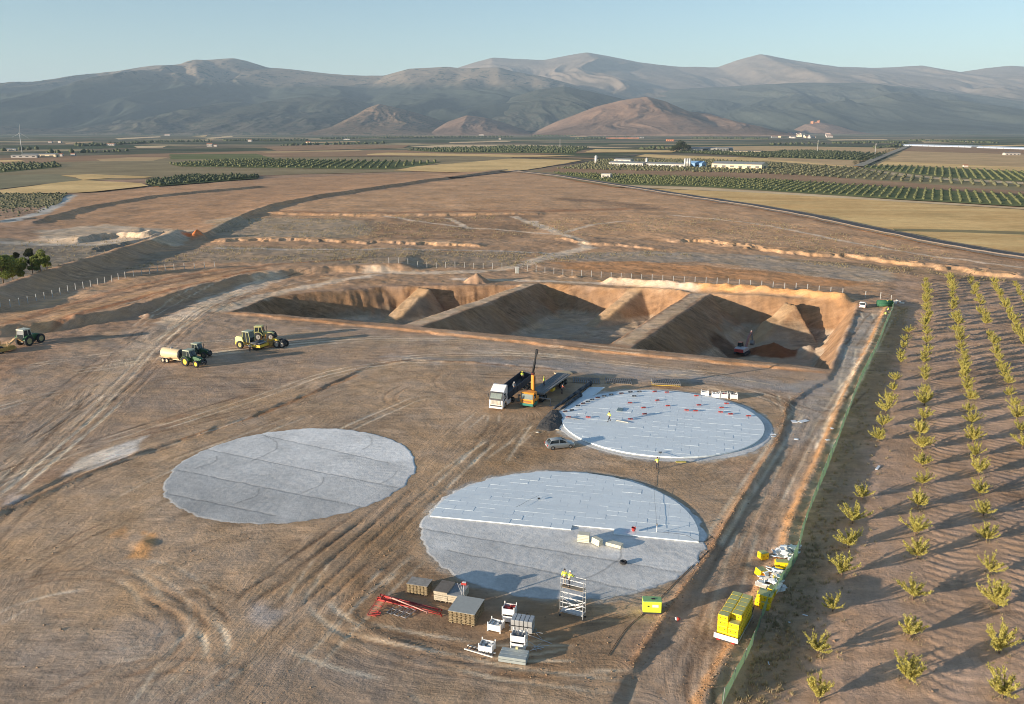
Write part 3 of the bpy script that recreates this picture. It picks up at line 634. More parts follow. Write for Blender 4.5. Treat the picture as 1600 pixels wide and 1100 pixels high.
# ---------------------------------------------------------------- far fields: flat sheets lying on the plain
def fieldmat(name, c1, c2, rot=64, row=0., amt=.5, sx=.02, sy=.006, bump=.2):
    c1 = [v * 1.4 for v in c1]; c2 = [v * 1.4 for v in c2]
    m, nt, b = newmat(name); gm = NN(nt, 'NewGeometry'); pos = gm.outputs['Position']
    mp = NN(nt, 'Mapping', i_Rotation=(0, 0, R(-rot)), i_Scale=(sy, sx, 1)); nt.links.new(pos, mp.inputs[0])
    n = NN(nt, 'TexNoise', i_Scale=1., i_Detail=9., i_Roughness=.72, i_Vector=mp.outputs[0]).outputs[0]
    n2 = NN(nt, 'TexNoise', i_Scale=.25, i_Detail=5., i_Roughness=.7, i_Vector=pos).outputs[0]
    n3 = NN(nt, 'TexNoise', i_Scale=.018, i_Detail=5., i_Roughness=.7, i_Vector=pos).outputs[0]
    f = NN(nt, 'MapRange', i_Value=mathn(nt, 'ADD', mathn(nt, 'MULTIPLY', n, .65), mathn(nt, 'MULTIPLY', n2, .35)), i_1=.38, i_2=.62, i_3=0., i_4=1.).outputs[0]
    c = mixc(nt, f, c1, c2)
    k = NN(nt, 'MapRange', i_Value=n3, i_1=.3, i_2=.7, i_3=.8, i_4=1.2).outputs[0]
    s = NN(nt, 'VectorMath', operation='SCALE', i_0=c); nt.links.new(k, s.inputs['Scale'])
    nt.links.new(s.outputs[0], b.inputs['Base Color']); b.inputs['Roughness'].default_value = 1; b.inputs['Specular IOR Level'].default_value = .05
    bp = NN(nt, 'Bump', i_Strength=bump, i_Distance=.6, i_Height=n2); nt.links.new(bp.outputs[0], b.inputs['Normal'])
    return m
FM = dict(straw=fieldmat('straw_stubble', lin(190, 156, 104), lin(214, 182, 128), 20), gold=fieldmat('golden_stubble', lin(186, 146, 94), lin(214, 182, 126), -8, sx=.05, sy=.008),
          green=fieldmat('green_crop', lin(92, 98, 60), lin(112, 112, 74)), dark=fieldmat('dark_green', lin(70, 76, 48), lin(92, 96, 62)),
          olive=fieldmat('olive_ground', lin(118, 110, 78), lin(142, 128, 94)), brown=fieldmat('tilled', lin(136, 108, 82), lin(156, 126, 98)), tan=fieldmat('tan_field', lin(168, 138, 100), lin(186, 158, 118), 20),
          plain=fieldmat('fallow', lin(126, 114, 86), lin(146, 128, 98), 10), plain2=fieldmat('fallow_grey', lin(118, 112, 88), lin(136, 126, 98), 10), pale=fieldmat('pale_field', lin(190, 162, 124), lin(204, 178, 140)))
LEV = [0.30]
def field(px, kind, z=None):
    LEV[0] += .012; z = LEV[0] if z is None else z
    P = GL(px, z)
    # ragged outline
    Q = []
    for a, b in zip(P, P[1:] + P[:1]):
        L = math.dist(a, b); n = max(1, min(40, int(L / 25)))
        for i in range(n):
            t = i / n; j = min(6, L * .012) if i else 0
            Q.append((a[0] + (b[0] - a[0]) * t + random.uniform(-j, j), a[1] + (b[1] - a[1]) * t + random.uniform(-j, j), z))
    o = meshobj('field', Q, [tuple(range(len(Q)))], FM[kind]); 
    if o.data.polygons[0].normal.z < 0: o.data.flip_normals()
    return tag(o, kind='structure')
field([(-300, 262), (0, 256), (300, 246), (800, 244), (850, 252), (640, 268), (400, 274), (300, 276), (100, 284), (-300, 300)], 'plain')
field([(-200, 250), (0, 247), (400, 236), (800, 233), (1050, 235), (800, 243), (300, 246), (0, 257), (-200, 262)], 'brown')
field([(0, 274), (90, 272), (130, 281), (100, 284), (0, 295), (-200, 306), (-200, 284)], 'plain2')
field([(0, 257), (88, 256), (97, 261), (0, 270), (-150, 277), (-150, 263)], 'dark')
field([(265, 241), (400, 240), (430, 248), (265, 249)], 'green')
field([(150, 249), (200, 246), (262, 246), (240, 251), (160, 252)], 'tan')
field([(210, 228), (262, 227.6), (255, 230.5), (215, 231.5)], 'pale')
field([(-50, 252), (30, 249.6), (40, 252), (-50, 255)], 'straw')
for q in ([(300, 213), (325, 211), (320, 213.5)], [(320, 216), (362, 212), (365, 214), (330, 217)], [(305, 219), (335, 217.4), (332, 219.4), (300, 221)], [(180, 216), (250, 213), (252, 214.4), (185, 218)], [(100, 223), (145, 221), (147, 222.4), (103, 225)], [(1010, 209), (1060, 209), (1055, 210.4), (1005, 210.4)], [(1440, 221), (1540, 220), (1545, 221.6), (1445, 222.8)], [(1290, 218), (1380, 217), (1390, 218.6), (1300, 219.6)], [(890, 213), (915, 212), (918, 213.6), (892, 214.4)], [(700, 222), (790, 220), (800, 221.4), (705, 223.6)], [(1500, 228), (1600, 226), (1620, 227.4), (1500, 229.5)], [(480, 222), (560, 220.5), (565, 221.8), (485, 223.6)]):
    field(q, random.choice(['pale', 'straw', 'tan']))
field([(410, 229), (520, 226), (640, 227), (630, 231), (430, 236)], 'brown')
field([(640, 229), (700, 226), (820, 226), (1000, 231), (860, 231), (700, 232)], 'pale')
field([(400, 237), (560, 234), (570, 236), (420, 239)], 'tan')
field([(635, 235), (707, 232), (800, 229), (920, 231), (895, 240), (800, 239), (690, 238)], 'green')
field([(572, 240.6), (607, 238.4), (800, 241.6), (900, 243), (830, 245.5), (575, 242)], 'straw')
field([(265, 257), (333, 251), (400, 249.4), (500, 251), (690, 253), (640, 262), (600, 264.5), (400, 262), (280, 260)], 'green')
field([(-200, 312), (0, 297), (20, 294), (100, 284), (130, 281.5), (220, 286), (232, 290), (150, 299), (120, 301), (0, 303), (-200, 318)], 'straw')
field([(95, 274), (140, 272), (240, 276), (225, 278), (175, 278), (130, 281), (118, 277)], 'straw')
field([(-250, 330), (0, 303), (105, 303), (88, 320), (60, 337), (0, 346), (-250, 372)], 'olive')
field([(229, 287), (230, 283), (300, 275), (405, 275), (402, 278.5), (300, 286.5), (240, 291)], 'dark')
field([(615, 266), (650, 260), (795, 248), (910, 250), (880, 256), (825, 265), (800, 267), (700, 269)], 'straw')
# middle right
field([(880, 262), (1000, 247), (1200, 251), (1350, 262), (1420, 228), (1800, 240), (1800, 330), (1600, 322), (1200, 300), (960, 292), (815, 268)], 'plain')
field([(912, 238), (930, 233), (1060, 235), (1050, 238)], 'straw')
field([(1000, 230), (1200, 228), (1415, 231), (1395, 240), (1200, 236), (1060, 234)], 'tan')
field([(1055, 237.4), (1075, 235.5), (1200, 239), (1230, 236), (1282, 236), (1392, 241), (1366, 251), (1200, 246)], 'dark')
field([(992, 244), (1008, 241), (1200, 247), (1340, 256), (1345, 262), (1200, 252), (1050, 248.5)], 'straw')
field([(1345, 252), (1366, 251), (1200, 246), (1200, 249), (1340, 260)], 'tan')
field([(885, 263), (940, 254), (1100, 252), (1335, 263), (1420, 276), (1620, 290), (1620, 296), (1400, 284), (1200, 273), (870, 265)], 'olive')
field([(838, 268), (870, 261), (1200, 269), (1620, 301), (1620, 308), (1200, 279), (960, 273)], 'brown')
field([(862, 270), (960, 273), (1200, 281), (1620, 306), (1620, 324), (1400, 311), (1200, 298), (1100, 292), (975, 288), (930, 281)], 'green')
field([(975, 289), (1100, 293), (1200, 299), (1400, 312), (1700, 330), (1700, 333), (1400, 315), (1200, 302), (1000, 293)], 'pale')
field([(985, 293), (1200, 302), (1400, 315), (1700, 334), (1900, 345), (1900, 450), (1600, 403), (1475, 384), (1400, 369), (1300, 347), (1200, 327), (1050, 304)], 'gold')
field([(1395, 357), (1500, 359), (1640, 363), (1640, 368), (1500, 363), (1400, 361)], 'olive')
field([(1417, 231), (1620, 237), (1620, 262), (1385, 253)], 'tan')
field([(1417, 228), (1620, 233), (1620, 242), (1410, 236)], 'brown')
field([(1372, 256), (1383, 252), (1620, 262), (1620, 269), (1475, 262), (1370, 259)], 'straw')
field([(1350, 262), (1360, 259), (1425, 260), (1620, 270), (1620, 285), (1475, 277), (1425, 272)], 'green')
field([(1345, 264), (1425, 273), (1475, 278), (1620, 286), (1620, 289), (1475, 281), (1400, 274)], 'pale')
# canal road with its dark bed and white edging
M_asph = mat('road_surface', (.055, .055, .058), .95, var=.25, scale=.3); M_lt = mat('pale_concrete', lin(200, 186, 172), .9, var=.12, scale=.4); M_dirt = mat('dirt_track', lin(120, 102, 88), 1., var=.25, scale=.2)
def strip(name, px, off, wd, z, m, th=.0, kind='structure', label=None, cat=None):
    P = smooth_pts(GL(px), 3); V = []; F_ = []
    for i, p in enumerate(P):
        a = P[max(0, i - 1)]; b = P[min(len(P) - 1, i + 1)]; L = math.dist(a, b); nx, ny = -(b[1] - a[1]) / L, (b[0] - a[0]) / L
        zz = hz(*p) + z
        V += [(p[0] + nx * (off - wd / 2), p[1] + ny * (off - wd / 2), zz), (p[0] + nx * (off + wd / 2), p[1] + ny * (off + wd / 2), zz)]
        if th: V += [(V[-2][0], V[-2][1], zz - th), (V[-2][0], V[-2][1], zz - th)]
    k = 4 if th else 2
    for i in range(len(P) - 1):
        j = i * k; F_.append((j, j + k, j + k + 1, j + 1)[::-1])
        if th: F_ += [(j, j + 2, j + k + 2, j + k)[::-1], (j + 1, j + k + 1, j + k + 3, j + 3)[::-1]]
    o = meshobj(name, V, F_, m)
    return tag(o, label, cat, kind=kind)
CR = [(800, 268), (862, 275), (925, 285), (975, 293), (1050, 305), (1100, 313), (1200, 328), (1300, 348), (1400, 370), (1475, 386), (1600, 406), (1750, 432)]
strip('road', CR, 1.5, 6.0, 1.5, M_asph, 1.2); strip('kerb', CR, -1.8, .5, 1.55, mat('pale_kerb', lin(128, 114, 102), .9), .4); strip('kerb', CR, 4.9, .7, 1.6, mat('kerb_dark', (.1, .09, .08), .9), .6)
strip('path', [(790, 268), (850, 262), (900, 255), (935, 250), (1000, 242), (1050, 237)], 0, 12, .7, mat('dark_track', lin(92, 78, 66), 1.)) if False else None
DT = [(700, 279), (800, 268), (850, 261), (900, 254.5), (935, 250), (1000, 242), (1052, 236.6)]
strip('path', DT, 0, 7, .45, mat('dark_track', lin(84, 70, 60), 1., var=.3, scale=.05), 1.0)
strip('path', [(1340, 262), (1370, 249), (1395, 239), (1419, 229)], 0, 12, 2.0, mat('gravel_track', lin(150, 140, 120), 1.), 1.0)
strip('path', [(800, 246.6), (870, 246.2), (935, 248.4)], 0, 10, 1.2, mat('bank_dark', lin(86, 72, 58), 1.), 2.0)
# ---------------------------------------------------------------- crops and orchards on those fields, far beyond counting
leaf_far = leafmat('far_foliage', (.13, .145, .06), (.20, .205, .09), .2); leaf_dk = leafmat('far_dark_foliage', (.075, .09, .045), (.12, .135, .065), .2); leaf_ol = leafmat('olive_foliage', (.15, .15, .08), (.21, .20, .11), .2)
BV = np.array([(0, 0, 1), (1, 0, .45), (.3, .95, .5), (-.8, .6, .42), (-.8, -.6, .5), (.3, -.95, .45), (.7, .2, 0), (-.5, .5, 0), (-.2, -.7, 0)])
BF = [(0, 1, 2), (0, 2, 3), (0, 3, 4), (0, 4, 5), (0, 5, 1), (1, 6, 2), (2, 7, 3), (2, 6, 7), (3, 7, 4), (4, 8, 5), (5, 8, 1), (1, 8, 6), (4, 7, 8)]
def bushes(name, areas, m, label, seed=1):
    rr = np.random.RandomState(seed); V = []; F_ = []; n = 0
    for px, rowdir, rs, st, sz, z in areas:
        P = GL(px); a = R(rowdir); ux, uy = math.cos(a), math.sin(a)
        xs = np.array([p[0] for p in P]); ys = np.array([p[1] for p in P])
        al = xs * ux + ys * uy; ac = -xs * uy + ys * ux
        A, B = np.meshgrid(np.arange(al.min(), al.max(), st), np.arange(ac.min(), ac.max(), rs))
        A = A.ravel() + rr.uniform(-.25, .25, A.size) * st; B = B.ravel() + rr.uniform(-.06, .06, B.size) * rs
        X_ = A * ux - B * uy; Y_ = A * uy + B * ux
        k = inpoly(X_, Y_, P) & (rr.rand(X_.size) > .22); X_, Y_ = X_[k], Y_[k]
        for x, y in zip(X_, Y_):
            s = sz * rr.uniform(.5, 1.3); t = rr.uniform(0, 6.3); c_, s_ = math.cos(t), math.sin(t)
            q = BV * s * rr.uniform(.8, 1.2, (9, 3)) * (1, 1, .9)
            V.append(np.stack([x + q[:, 0] * c_ - q[:, 1] * s_, y + q[:, 0] * s_ + q[:, 1] * c_, z + q[:, 2] * 1.6], 1)); F_.append(np.array(BF) + n); n += 9
    V = np.concatenate(V); F_ = np.concatenate(F_)
    me = bpy.data.meshes.new(name); me.vertices.add(len(V)); me.vertices.foreach_set('co', V.astype(np.float32).ravel())
    me.loops.add(F_.size); me.loops.foreach_set('vertex_index', F_.astype(np.int32).ravel()); me.polygons.add(len(F_)); me.polygons.foreach_set('loop_start', np.arange(0, F_.size, 3, dtype=np.int32)); me.update(calc_edges=True)
    me.materials.append(m); o = bpy.data.objects.new(name, me); C.objects.link(o); return tag(o, label, 'orchard', kind='stuff')
bushes('orchard_rows', [([(862, 270), (960, 273), (1200, 281), (1620, 306), (1620, 324), (1400, 311), (1200, 298), (1100, 292), (975, 288), (930, 281)], 64, 5.5, 2.6, .95, .7),
                        ([(1350, 262), (1360, 259), (1425, 260), (1620, 270), (1620, 285), (1475, 277), (1425, 272)], 64, 7, 2.8, 1.2, .7),
                        ([(265, 257), (333, 251), (400, 249.4), (500, 251), (690, 253), (600, 264.5), (400, 262), (280, 260)], 96, 10, 4, 1.7, .8)], leaf_far, 'rows of low green fruit trees on the plain beyond the site', 3)
bushes('orchard_rows', [([(885, 263), (940, 250), (1100, 250), (1335, 263), (1420, 276), (1620, 290), (1620, 296), (1400, 284), (1200, 273), (870, 265)], 64, 8, 5, 1.5, .9),
                        ([(-250, 330), (0, 303), (105, 303), (88, 320), (60, 337), (0, 346), (-250, 372)], 50, 5, 3, .9, .3)], leaf_ol, 'grey green olive rows on the plain beyond the site', 4)
bushes('orchard_rows', [([(229, 287), (230, 283), (300, 275), (405, 275), (402, 278.5), (300, 286.5), (240, 291)], 40, 5, 3.5, 1.7, .3), ([(1055, 237.4), (1075, 235.5), (1200, 239), (1230, 236), (1282, 236), (1392, 241), (1366, 251), (1200, 246)], 64, 10, 6, 2.1, .7),
                        ([(635, 235), (707, 232), (800, 229), (920, 231), (895, 240), (800, 239), (690, 238)], 64, 16, 9, 2.8, 1.0), ([(0, 257), (88, 256), (97, 261), (0, 270)], 64, 12, 7, 2.2, .5)], leaf_dk, 'dark green orchard blocks on the plain beyond the site', 5)
# scattered scrub and hedges on the far plain
hed = [([(x0, y0), (x1, y1), (x1, y1 + dy), (x0, y0 + dy)], 0, 14, sp, 5, .0) for x0, y0, x1, y1, dy, sp in
       [(120, 228, 235, 223, 1.0, 12), (350, 220, 480, 219, .8, 16), (500, 217, 640, 214.5, .8, 18), (640, 215, 800, 214, .7, 20), (830, 212.5, 900, 212, .8, 22), (900, 217, 1000, 215, .6, 22), (1300, 224, 1420, 223, .8, 14), (1420, 220, 1560, 223.6, .7, 16), (1080, 216, 1200, 217, .6, 18), (1000, 233, 1060, 232.4, .8, 10), (60, 240, 200, 236, .7, 18), (230, 222, 330, 221, .6, 20), (1200, 226, 1290, 225, .6, 20), (1366, 232, 1420, 226, 1.2, 9), (0, 236, 60, 233, .6, 18), (430, 228, 600, 224, .5, 22)]]
bushes('distant_scrub', hed, leaf_dk, 'dark hedges and scrub dotted over the far plain', 6)

# ---------------------------------------------------------------- far buildings
W_WALL = mat('white_wall', lin(190, 182, 172), .8, var=.06); ROOFG = mat('grey_roof', lin(128, 132, 132), .7, var=.1); CREAM = mat('cream_wall', lin(220, 200, 164), .8, var=.06)
ORNG = mat('orange_wall', lin(206, 136, 96), .8, var=.1); GREYW = mat('grey_wall', lin(150, 148, 142), .8, var=.1); BLUEW = mat('blue_cladding', lin(120, 160, 196), .6, var=.06); DARKO = mat('opening_dark', (.03, .03, .03), .5, var=.1)
TILE = mat('tile_roof', lin(170, 110, 80), .9, var=.15)
def gable(name, x, y, L, W, H, rh, rz, wall, roof, label, cat, group=None, nwin=0, z=0., door=True):
    t = thing(name, label, cat, (x, y, z), rz, group)
    b = MB(); P = [(-W / 2, -1), (W / 2, -1), (W / 2, H), (0, H + rh), (-W / 2, H)]
    V = [(-L / 2, a, c) for a, c in P] + [(L / 2, a, c) for a, c in P]
    b.add(V, [(0, 4, 3, 2, 1), (5, 6, 7, 8, 9), (0, 5, 9, 4), (1, 2, 7, 6), (2, 3, 8, 7), (3, 4, 9, 8), (0, 1, 6, 5)]); b.build('wall', wall, t)
    r = MB(); e = .35 * min(1, H / 3)
    for s in (-1, 1):
        r.add([(-L / 2 - e, 0, H + rh + .25), (L / 2 + e, 0, H + rh + .25), (L / 2 + e, s * (W / 2 + e), H + .12), (-L / 2 - e, s * (W / 2 + e), H + .12),
               (-L / 2 - e, 0, H + rh + .03), (L / 2 + e, 0, H + rh + .03), (L / 2 + e, s * (W / 2 + e), H - .1), (-L / 2 - e, s * (W / 2 + e), H - .1)],
              [(0, 1, 2, 3), (7, 6, 5, 4), (0, 4, 5, 1), (1, 5, 6, 2), (2, 6, 7, 3), (3, 7, 4, 0)])
    r.build('roof', roof, t)
    for i in range(nwin):
        q = MB(); q.box((-L / 2 + L * (i + .5) / nwin, -W / 2 - .05, H * .55), (L / nwin * .45, .12, H * .35)); q.build('window', DARKO, t)
    if door:
        q = MB(); q.box((L / 2 + .05, 0, H * .35), (.12, W * .3, H * .7)); q.build('door', DARKO, t)
    return t
def yard(px, py): return G(px, py)
x0, y0 = G(952, 258.5); x1, y1 = G(1082, 262.5); rz = math.atan2(y1 - y0, x1 - x0)
x, y = G(982, 259.6); gable('farm_shed', x, y, math.dist((x0, y0), (x1, y1)) * .42, 14, 4.2, 1.6, rz, W_WALL, ROOFG, 'long white livestock shed, left half of the farm with silos', 'farm building', nwin=10)
x, y = G(1043, 261.4); gable('farm_shed', x, y, math.dist((x0, y0), (x1, y1)) * .44, 14, 4.2, 1.6, rz, W_WALL, ROOFG, 'long white livestock shed ending beside the three silos', 'farm building', nwin=10)
x, y = G(975, 255); gable('farm_shed', x, y, 26, 10, 5, 1.2, rz, W_WALL, ROOFG, 'small white shed behind the left half of the long farm shed', 'farm building', nwin=3)
x, y = G(1087, 262); gable('farm_shed', x, y, 22, 12, 5.5, 2.4, rz, BLUEW, BLUEW, 'blue clad shed right of the three farm silos', 'farm building', nwin=2)
x, y = G(1155, 264.2); gable('farm_shed', x, y, 62, 18, 6, 2.4, rz, CREAM, ROOFG, 'cream barn with grey roof standing alone right of the silo farm', 'farm building', nwin=6)
SILV = mat('silo_metal', lin(216, 212, 204), .45, .3, var=.05)
def silo(px, py, r, h, label, group=None):
    x, y = G(px, py); t = thing('silo', label, 'silo', (x, y, 0), 0, group)
    b = MB(); b.cyl((0, 0, 1.5), (0, 0, h), r, n=14); b.build('tank', SILV, t, True); b = MB(); b.cyl((0, 0, h), (0, 0, h + r * .6), r, .2, 14); b.build('roof', SILV, t)
    
    for a in (0.8, 2.4, 3.9, 5.5): b = MB(); b.cyl((r * .7 * math.cos(a), r * .7 * math.sin(a), -1), (r * .7 * math.cos(a), r * .7 * math.sin(a), 1.6), .15, n=5); b.build('leg', SILV, t)
    return t
for i, (px, w_) in enumerate(((1070, 'left'), (1073.7, 'middle'), (1077.3, 'right'))): silo(px, 262.8, 1.3, 11, w_ + ' of the three white silos at the end of the farm shed', 'silos beside the farm shed')
silo(931, 257, 1.8, 11, 'lone white silo left of the long farm sheds'); silo(1010, 260, 1.4, 10, 'white silo between the two long farm sheds')
x, y = G(948, 279); gable('field_hut', x, y, 9, 6, 4.2, .5, rz + .2, W_WALL, W_WALL, 'small white hut at the near edge of the green orchard', 'hut', nwin=2)
far_b = [(955, 210.5, 150, 40, 10, 'white_wall', 'big white warehouse at the foot of the brown hill', 'warehouse'), (978, 210.8, 90, 30, 9, 'white_wall', 'pale blue grey warehouse right of the big white one', 'warehouse'), (970, 216.5, 170, 30, 5, 'orange_wall', 'long orange and cream shed in front of the white warehouse', 'warehouse'),
         (996, 216, 60, 40, 6, 'grey_wall', 'grey plant building right of the orange and cream shed', 'warehouse'), (1047, 220.6, 28, 16, 6, 'orange_wall', 'lone orange house on the plain right of the orange shed', 'house'),
         (40, 246.6, 40, 12, 4, 'white_wall', 'white shed just below the wind turbine', 'farm building'), (64, 246, 58, 12, 5, 'cream_wall', 'cream barn right of the white shed below the wind turbine', 'farm building'), (83, 244, 24, 12, 4, 'grey_wall', 'grey shed right of the cream barn near the turbine', 'farm building'), (95.6, 244.6, 7, 6, 4, 'white_wall', 'tiny white hut right of the grey shed near the turbine', 'hut'),
         (115, 243.6, 7, 6, 4, 'white_wall', 'tiny white hut farthest right of the turbine farm', 'hut'), (19, 235.6, 20, 10, 4, 'white_wall', 'small white shed left of the turbine foot', 'farm building'), (174, 227.4, 22, 10, 5, 'white_wall', 'white house among dark hedges right of the turbine', 'house'),
         (79, 223.4, 12, 8, 5, 'white_wall', 'left of a pair of tiny white houses near the left hills', 'house'), (94, 223, 10, 8, 5, 'white_wall', 'right of a pair of tiny white houses near the left hills', 'house'), (328, 229, 14, 8, 7, 'white_wall', 'white house with small tower on the middle plain', 'house'), (337, 229, 8, 7, 4, 'white_wall', 'tiny white hut right of the house with small tower', 'hut'),
         (262, 211.6, 40, 12, 6, 'white_wall', 'white farmhouse below the left foothills', 'house'), (391, 221.2, 14, 10, 6, 'white_wall', 'white house left of the yellow house', 'house'), (482, 225.6, 14, 10, 7, 'cream_wall', 'yellow house on the plain below the pointed brown hill', 'house'), (542, 218.6, 26, 8, 4, 'white_wall', 'low white shed right of the yellow house', 'farm building'),
         (752, 211.8, 34, 14, 8, 'white_wall', 'white building under the small brown hill', 'house'), (781, 218, 10, 8, 5, 'white_wall', 'tiny white hut right of the small brown hill', 'hut'), (1580, 243, 26, 10, 4, 'white_wall', 'white shed alone in the tan field at far right', 'farm building'),
         (1508, 262.2, 5, 4, 3, 'white_wall', 'tiny white hut in the straw field at far right', 'hut'), (1110, 236.6, 90, 24, 7, 'grey_wall', 'grey roofed farm block beside the dark tree clump', 'farm building'), (1080, 237, 46, 14, 5, 'white_wall', 'pale farm wing left of the grey roofed block', 'farm building'), (1128, 237, 24, 12, 7, 'grey_wall', 'small grey shed right of the grey roofed farm block', 'farm building'), (1165, 239, 60, 10, 3.5, 'cream_wall', 'low cream shed right of the grey farm sheds', 'farm building')]
for px, py, L, W, H, wn, lb, ct in far_b:
    x, y = G(px, py); gable({'house': 'house', 'hut': 'hut', 'warehouse': 'warehouse'}.get(ct, 'farm_shed'), x, y, L, W, H, H * .22, R(random.uniform(-12, 6)), MC[wn], ROOFG if ct in ('warehouse', 'farm building') else TILE, lb, ct, nwin=0 if L < 12 else 4)
rr = random.Random(5); tn = 0; town = []
for i in range(70):
    px = rr.gauss(1185, 22) if i < 42 else rr.uniform(1205, 1296); py = rr.uniform(203, 212.5) if i < 42 else rr.uniform(208, 216)
    if px < 1130 or px > 1300: continue
    town.append((px, py))
town.sort()
for i, (px, py) in enumerate(town):
    x, y = G(px, py); L = rr.uniform(14, 40)
    gable('house', x, y, L, rr.uniform(10, 18), rr.uniform(6, 13), 2, R(rr.uniform(-60, 60)), MC[rr.choice(['white_wall', 'white_wall', 'cream_wall', 'grey_wall', 'orange_wall'])], rr.choice([TILE, ROOFG]), '%s house from the left in the small town below the castle hill' % ordn(i + 1), 'house', 'houses of the small town', nwin=3)
# greenhouse / solar strip at the far right
SOL = mat('polytunnel_sheet', lin(186, 196, 206), .35, var=.05)
for a, b, lb in (((1419, 228), (1530, 231), 'left one of two long pale greenhouse strips on the far plain'), ((1540, 231.6), (1680, 236), 'right one of two long pale greenhouse strips on the far plain')):
    p, q = G(*a), G(*b); t = thing('greenhouse', lb, 'greenhouse', ((p[0] + q[0]) / 2, (p[1] + q[1]) / 2, 0), math.atan2(q[1] - p[1], q[0] - p[0])); L = math.dist(p, q)
    g = MB(); [g.prof([(-1, -0), (-1, 3), (0, 4.6), (1, 3), (1, 0)], 0, 1) for _ in range(0)]
    for k in range(3):
        V = [(-L / 2, -18 + k * 12 + y_, z_) for y_, z_ in ((-6, 0), (-6, 3), (0, 5), (6, 3), (6, 0))] + [(L / 2, -18 + k * 12 + y_, z_) for y_, z_ in ((-6, 0), (-6, 3), (0, 5), (6, 3), (6, 0))]
        g.add(V, [(0, 5, 6, 1), (1, 6, 7, 2), (2, 7, 8, 3), (3, 8, 9, 4), (0, 1, 2, 3, 4), (9, 8, 7, 6, 5)])
    g.build('cover', SOL, t); f = MB(); [f.box((-L / 2 + L * i / 12, -6, 1.6), (1.2, 37, 3.4)) for i in range(13)]; f.build('frame', GREYW, t)
# castle on its hill
x, _ = far(1273, 190, 8200); zc = float(np.interp(x, cgx, cgz))
cas = thing('castle', 'square orange stone castle on the small hill above the town', 'castle', (x, 8185, zc - 12), R(8)); CST = mat('castle_stone', lin(196, 134, 92), .9, var=.15, scale=.05)
b = MB(); b.box((0, 0, 8), (62, 34, 26)); b.build('wall', CST, cas)
for i, (a, c, h) in enumerate(((-30, -16, 27), (30, -16, 34), (-30, 16, 25), (30, 16, 30))):
    q = MB(); q.cyl((a, c, -6), (a, c, h), 6, n=10); [q.box((a + 5 * math.cos(k * 1.05), c + 5 * math.sin(k * 1.05), h + 1), (2.5, 2.5, 2.5)) for k in range(6)]; q.build('tower', CST, cas)
# wind turbine
x, y = G(35, 241); H_ = (241 - 210) / 1330 * y / 1.0
wt = thing('wind_turbine', 'slim white wind turbine standing on the plain at far left', 'wind turbine', (x, y, 0), R(100)); WT = mat('turbine_white', lin(196, 196, 194), .5, var=.03)
b = MB(); b.cyl((0, 0, -1), (0, 0, H_), H_ * .018, H_ * .010, 12); b.build('tower', WT, wt, True); b = MB(); b.box((0, 0, H_), (H_ * .12, H_ * .045, H_ * .045)); b.build('nacelle', WT, wt)
b = MB(); b.cyl((H_ * .06, 0, H_), (H_ * .09, 0, H_), H_ * .022, H_ * .01, 8); b.build('hub', WT, wt)
for k in range(3):
    a = R(90 + 120 * k + 4); q = MB(); q.cyl((H_ * .075, 0, H_), (H_ * .075, math.cos(a) * H_ * .44, H_ + math.sin(a) * H_ * .44), H_ * .008, H_ * .003, 6); q.build('blade', WT, wt)
for i, (px, py, h) in enumerate(((738, 209, 60), (875, 232, 22), (1277, 238, 24), (1367, 244, 22))):
    x, y = G(px, py); t = thing('lattice_mast', ['thin grey mast below the small brown hill', 'thin mast left of the straw field by the green block', 'thin mast in the dark green orchard block', 'thin mast at the right end of the dark orchard block'][i], 'mast', (x, y, 0))
    b = MB(); b.cyl((0, 0, 0), (0, 0, h), .9, .5, 6); b.build('mast', GREYW, t); b = MB(); b.box((0, 0, h * .9), (4, .6, .6)); b.build('crossarm', GREYW, t)
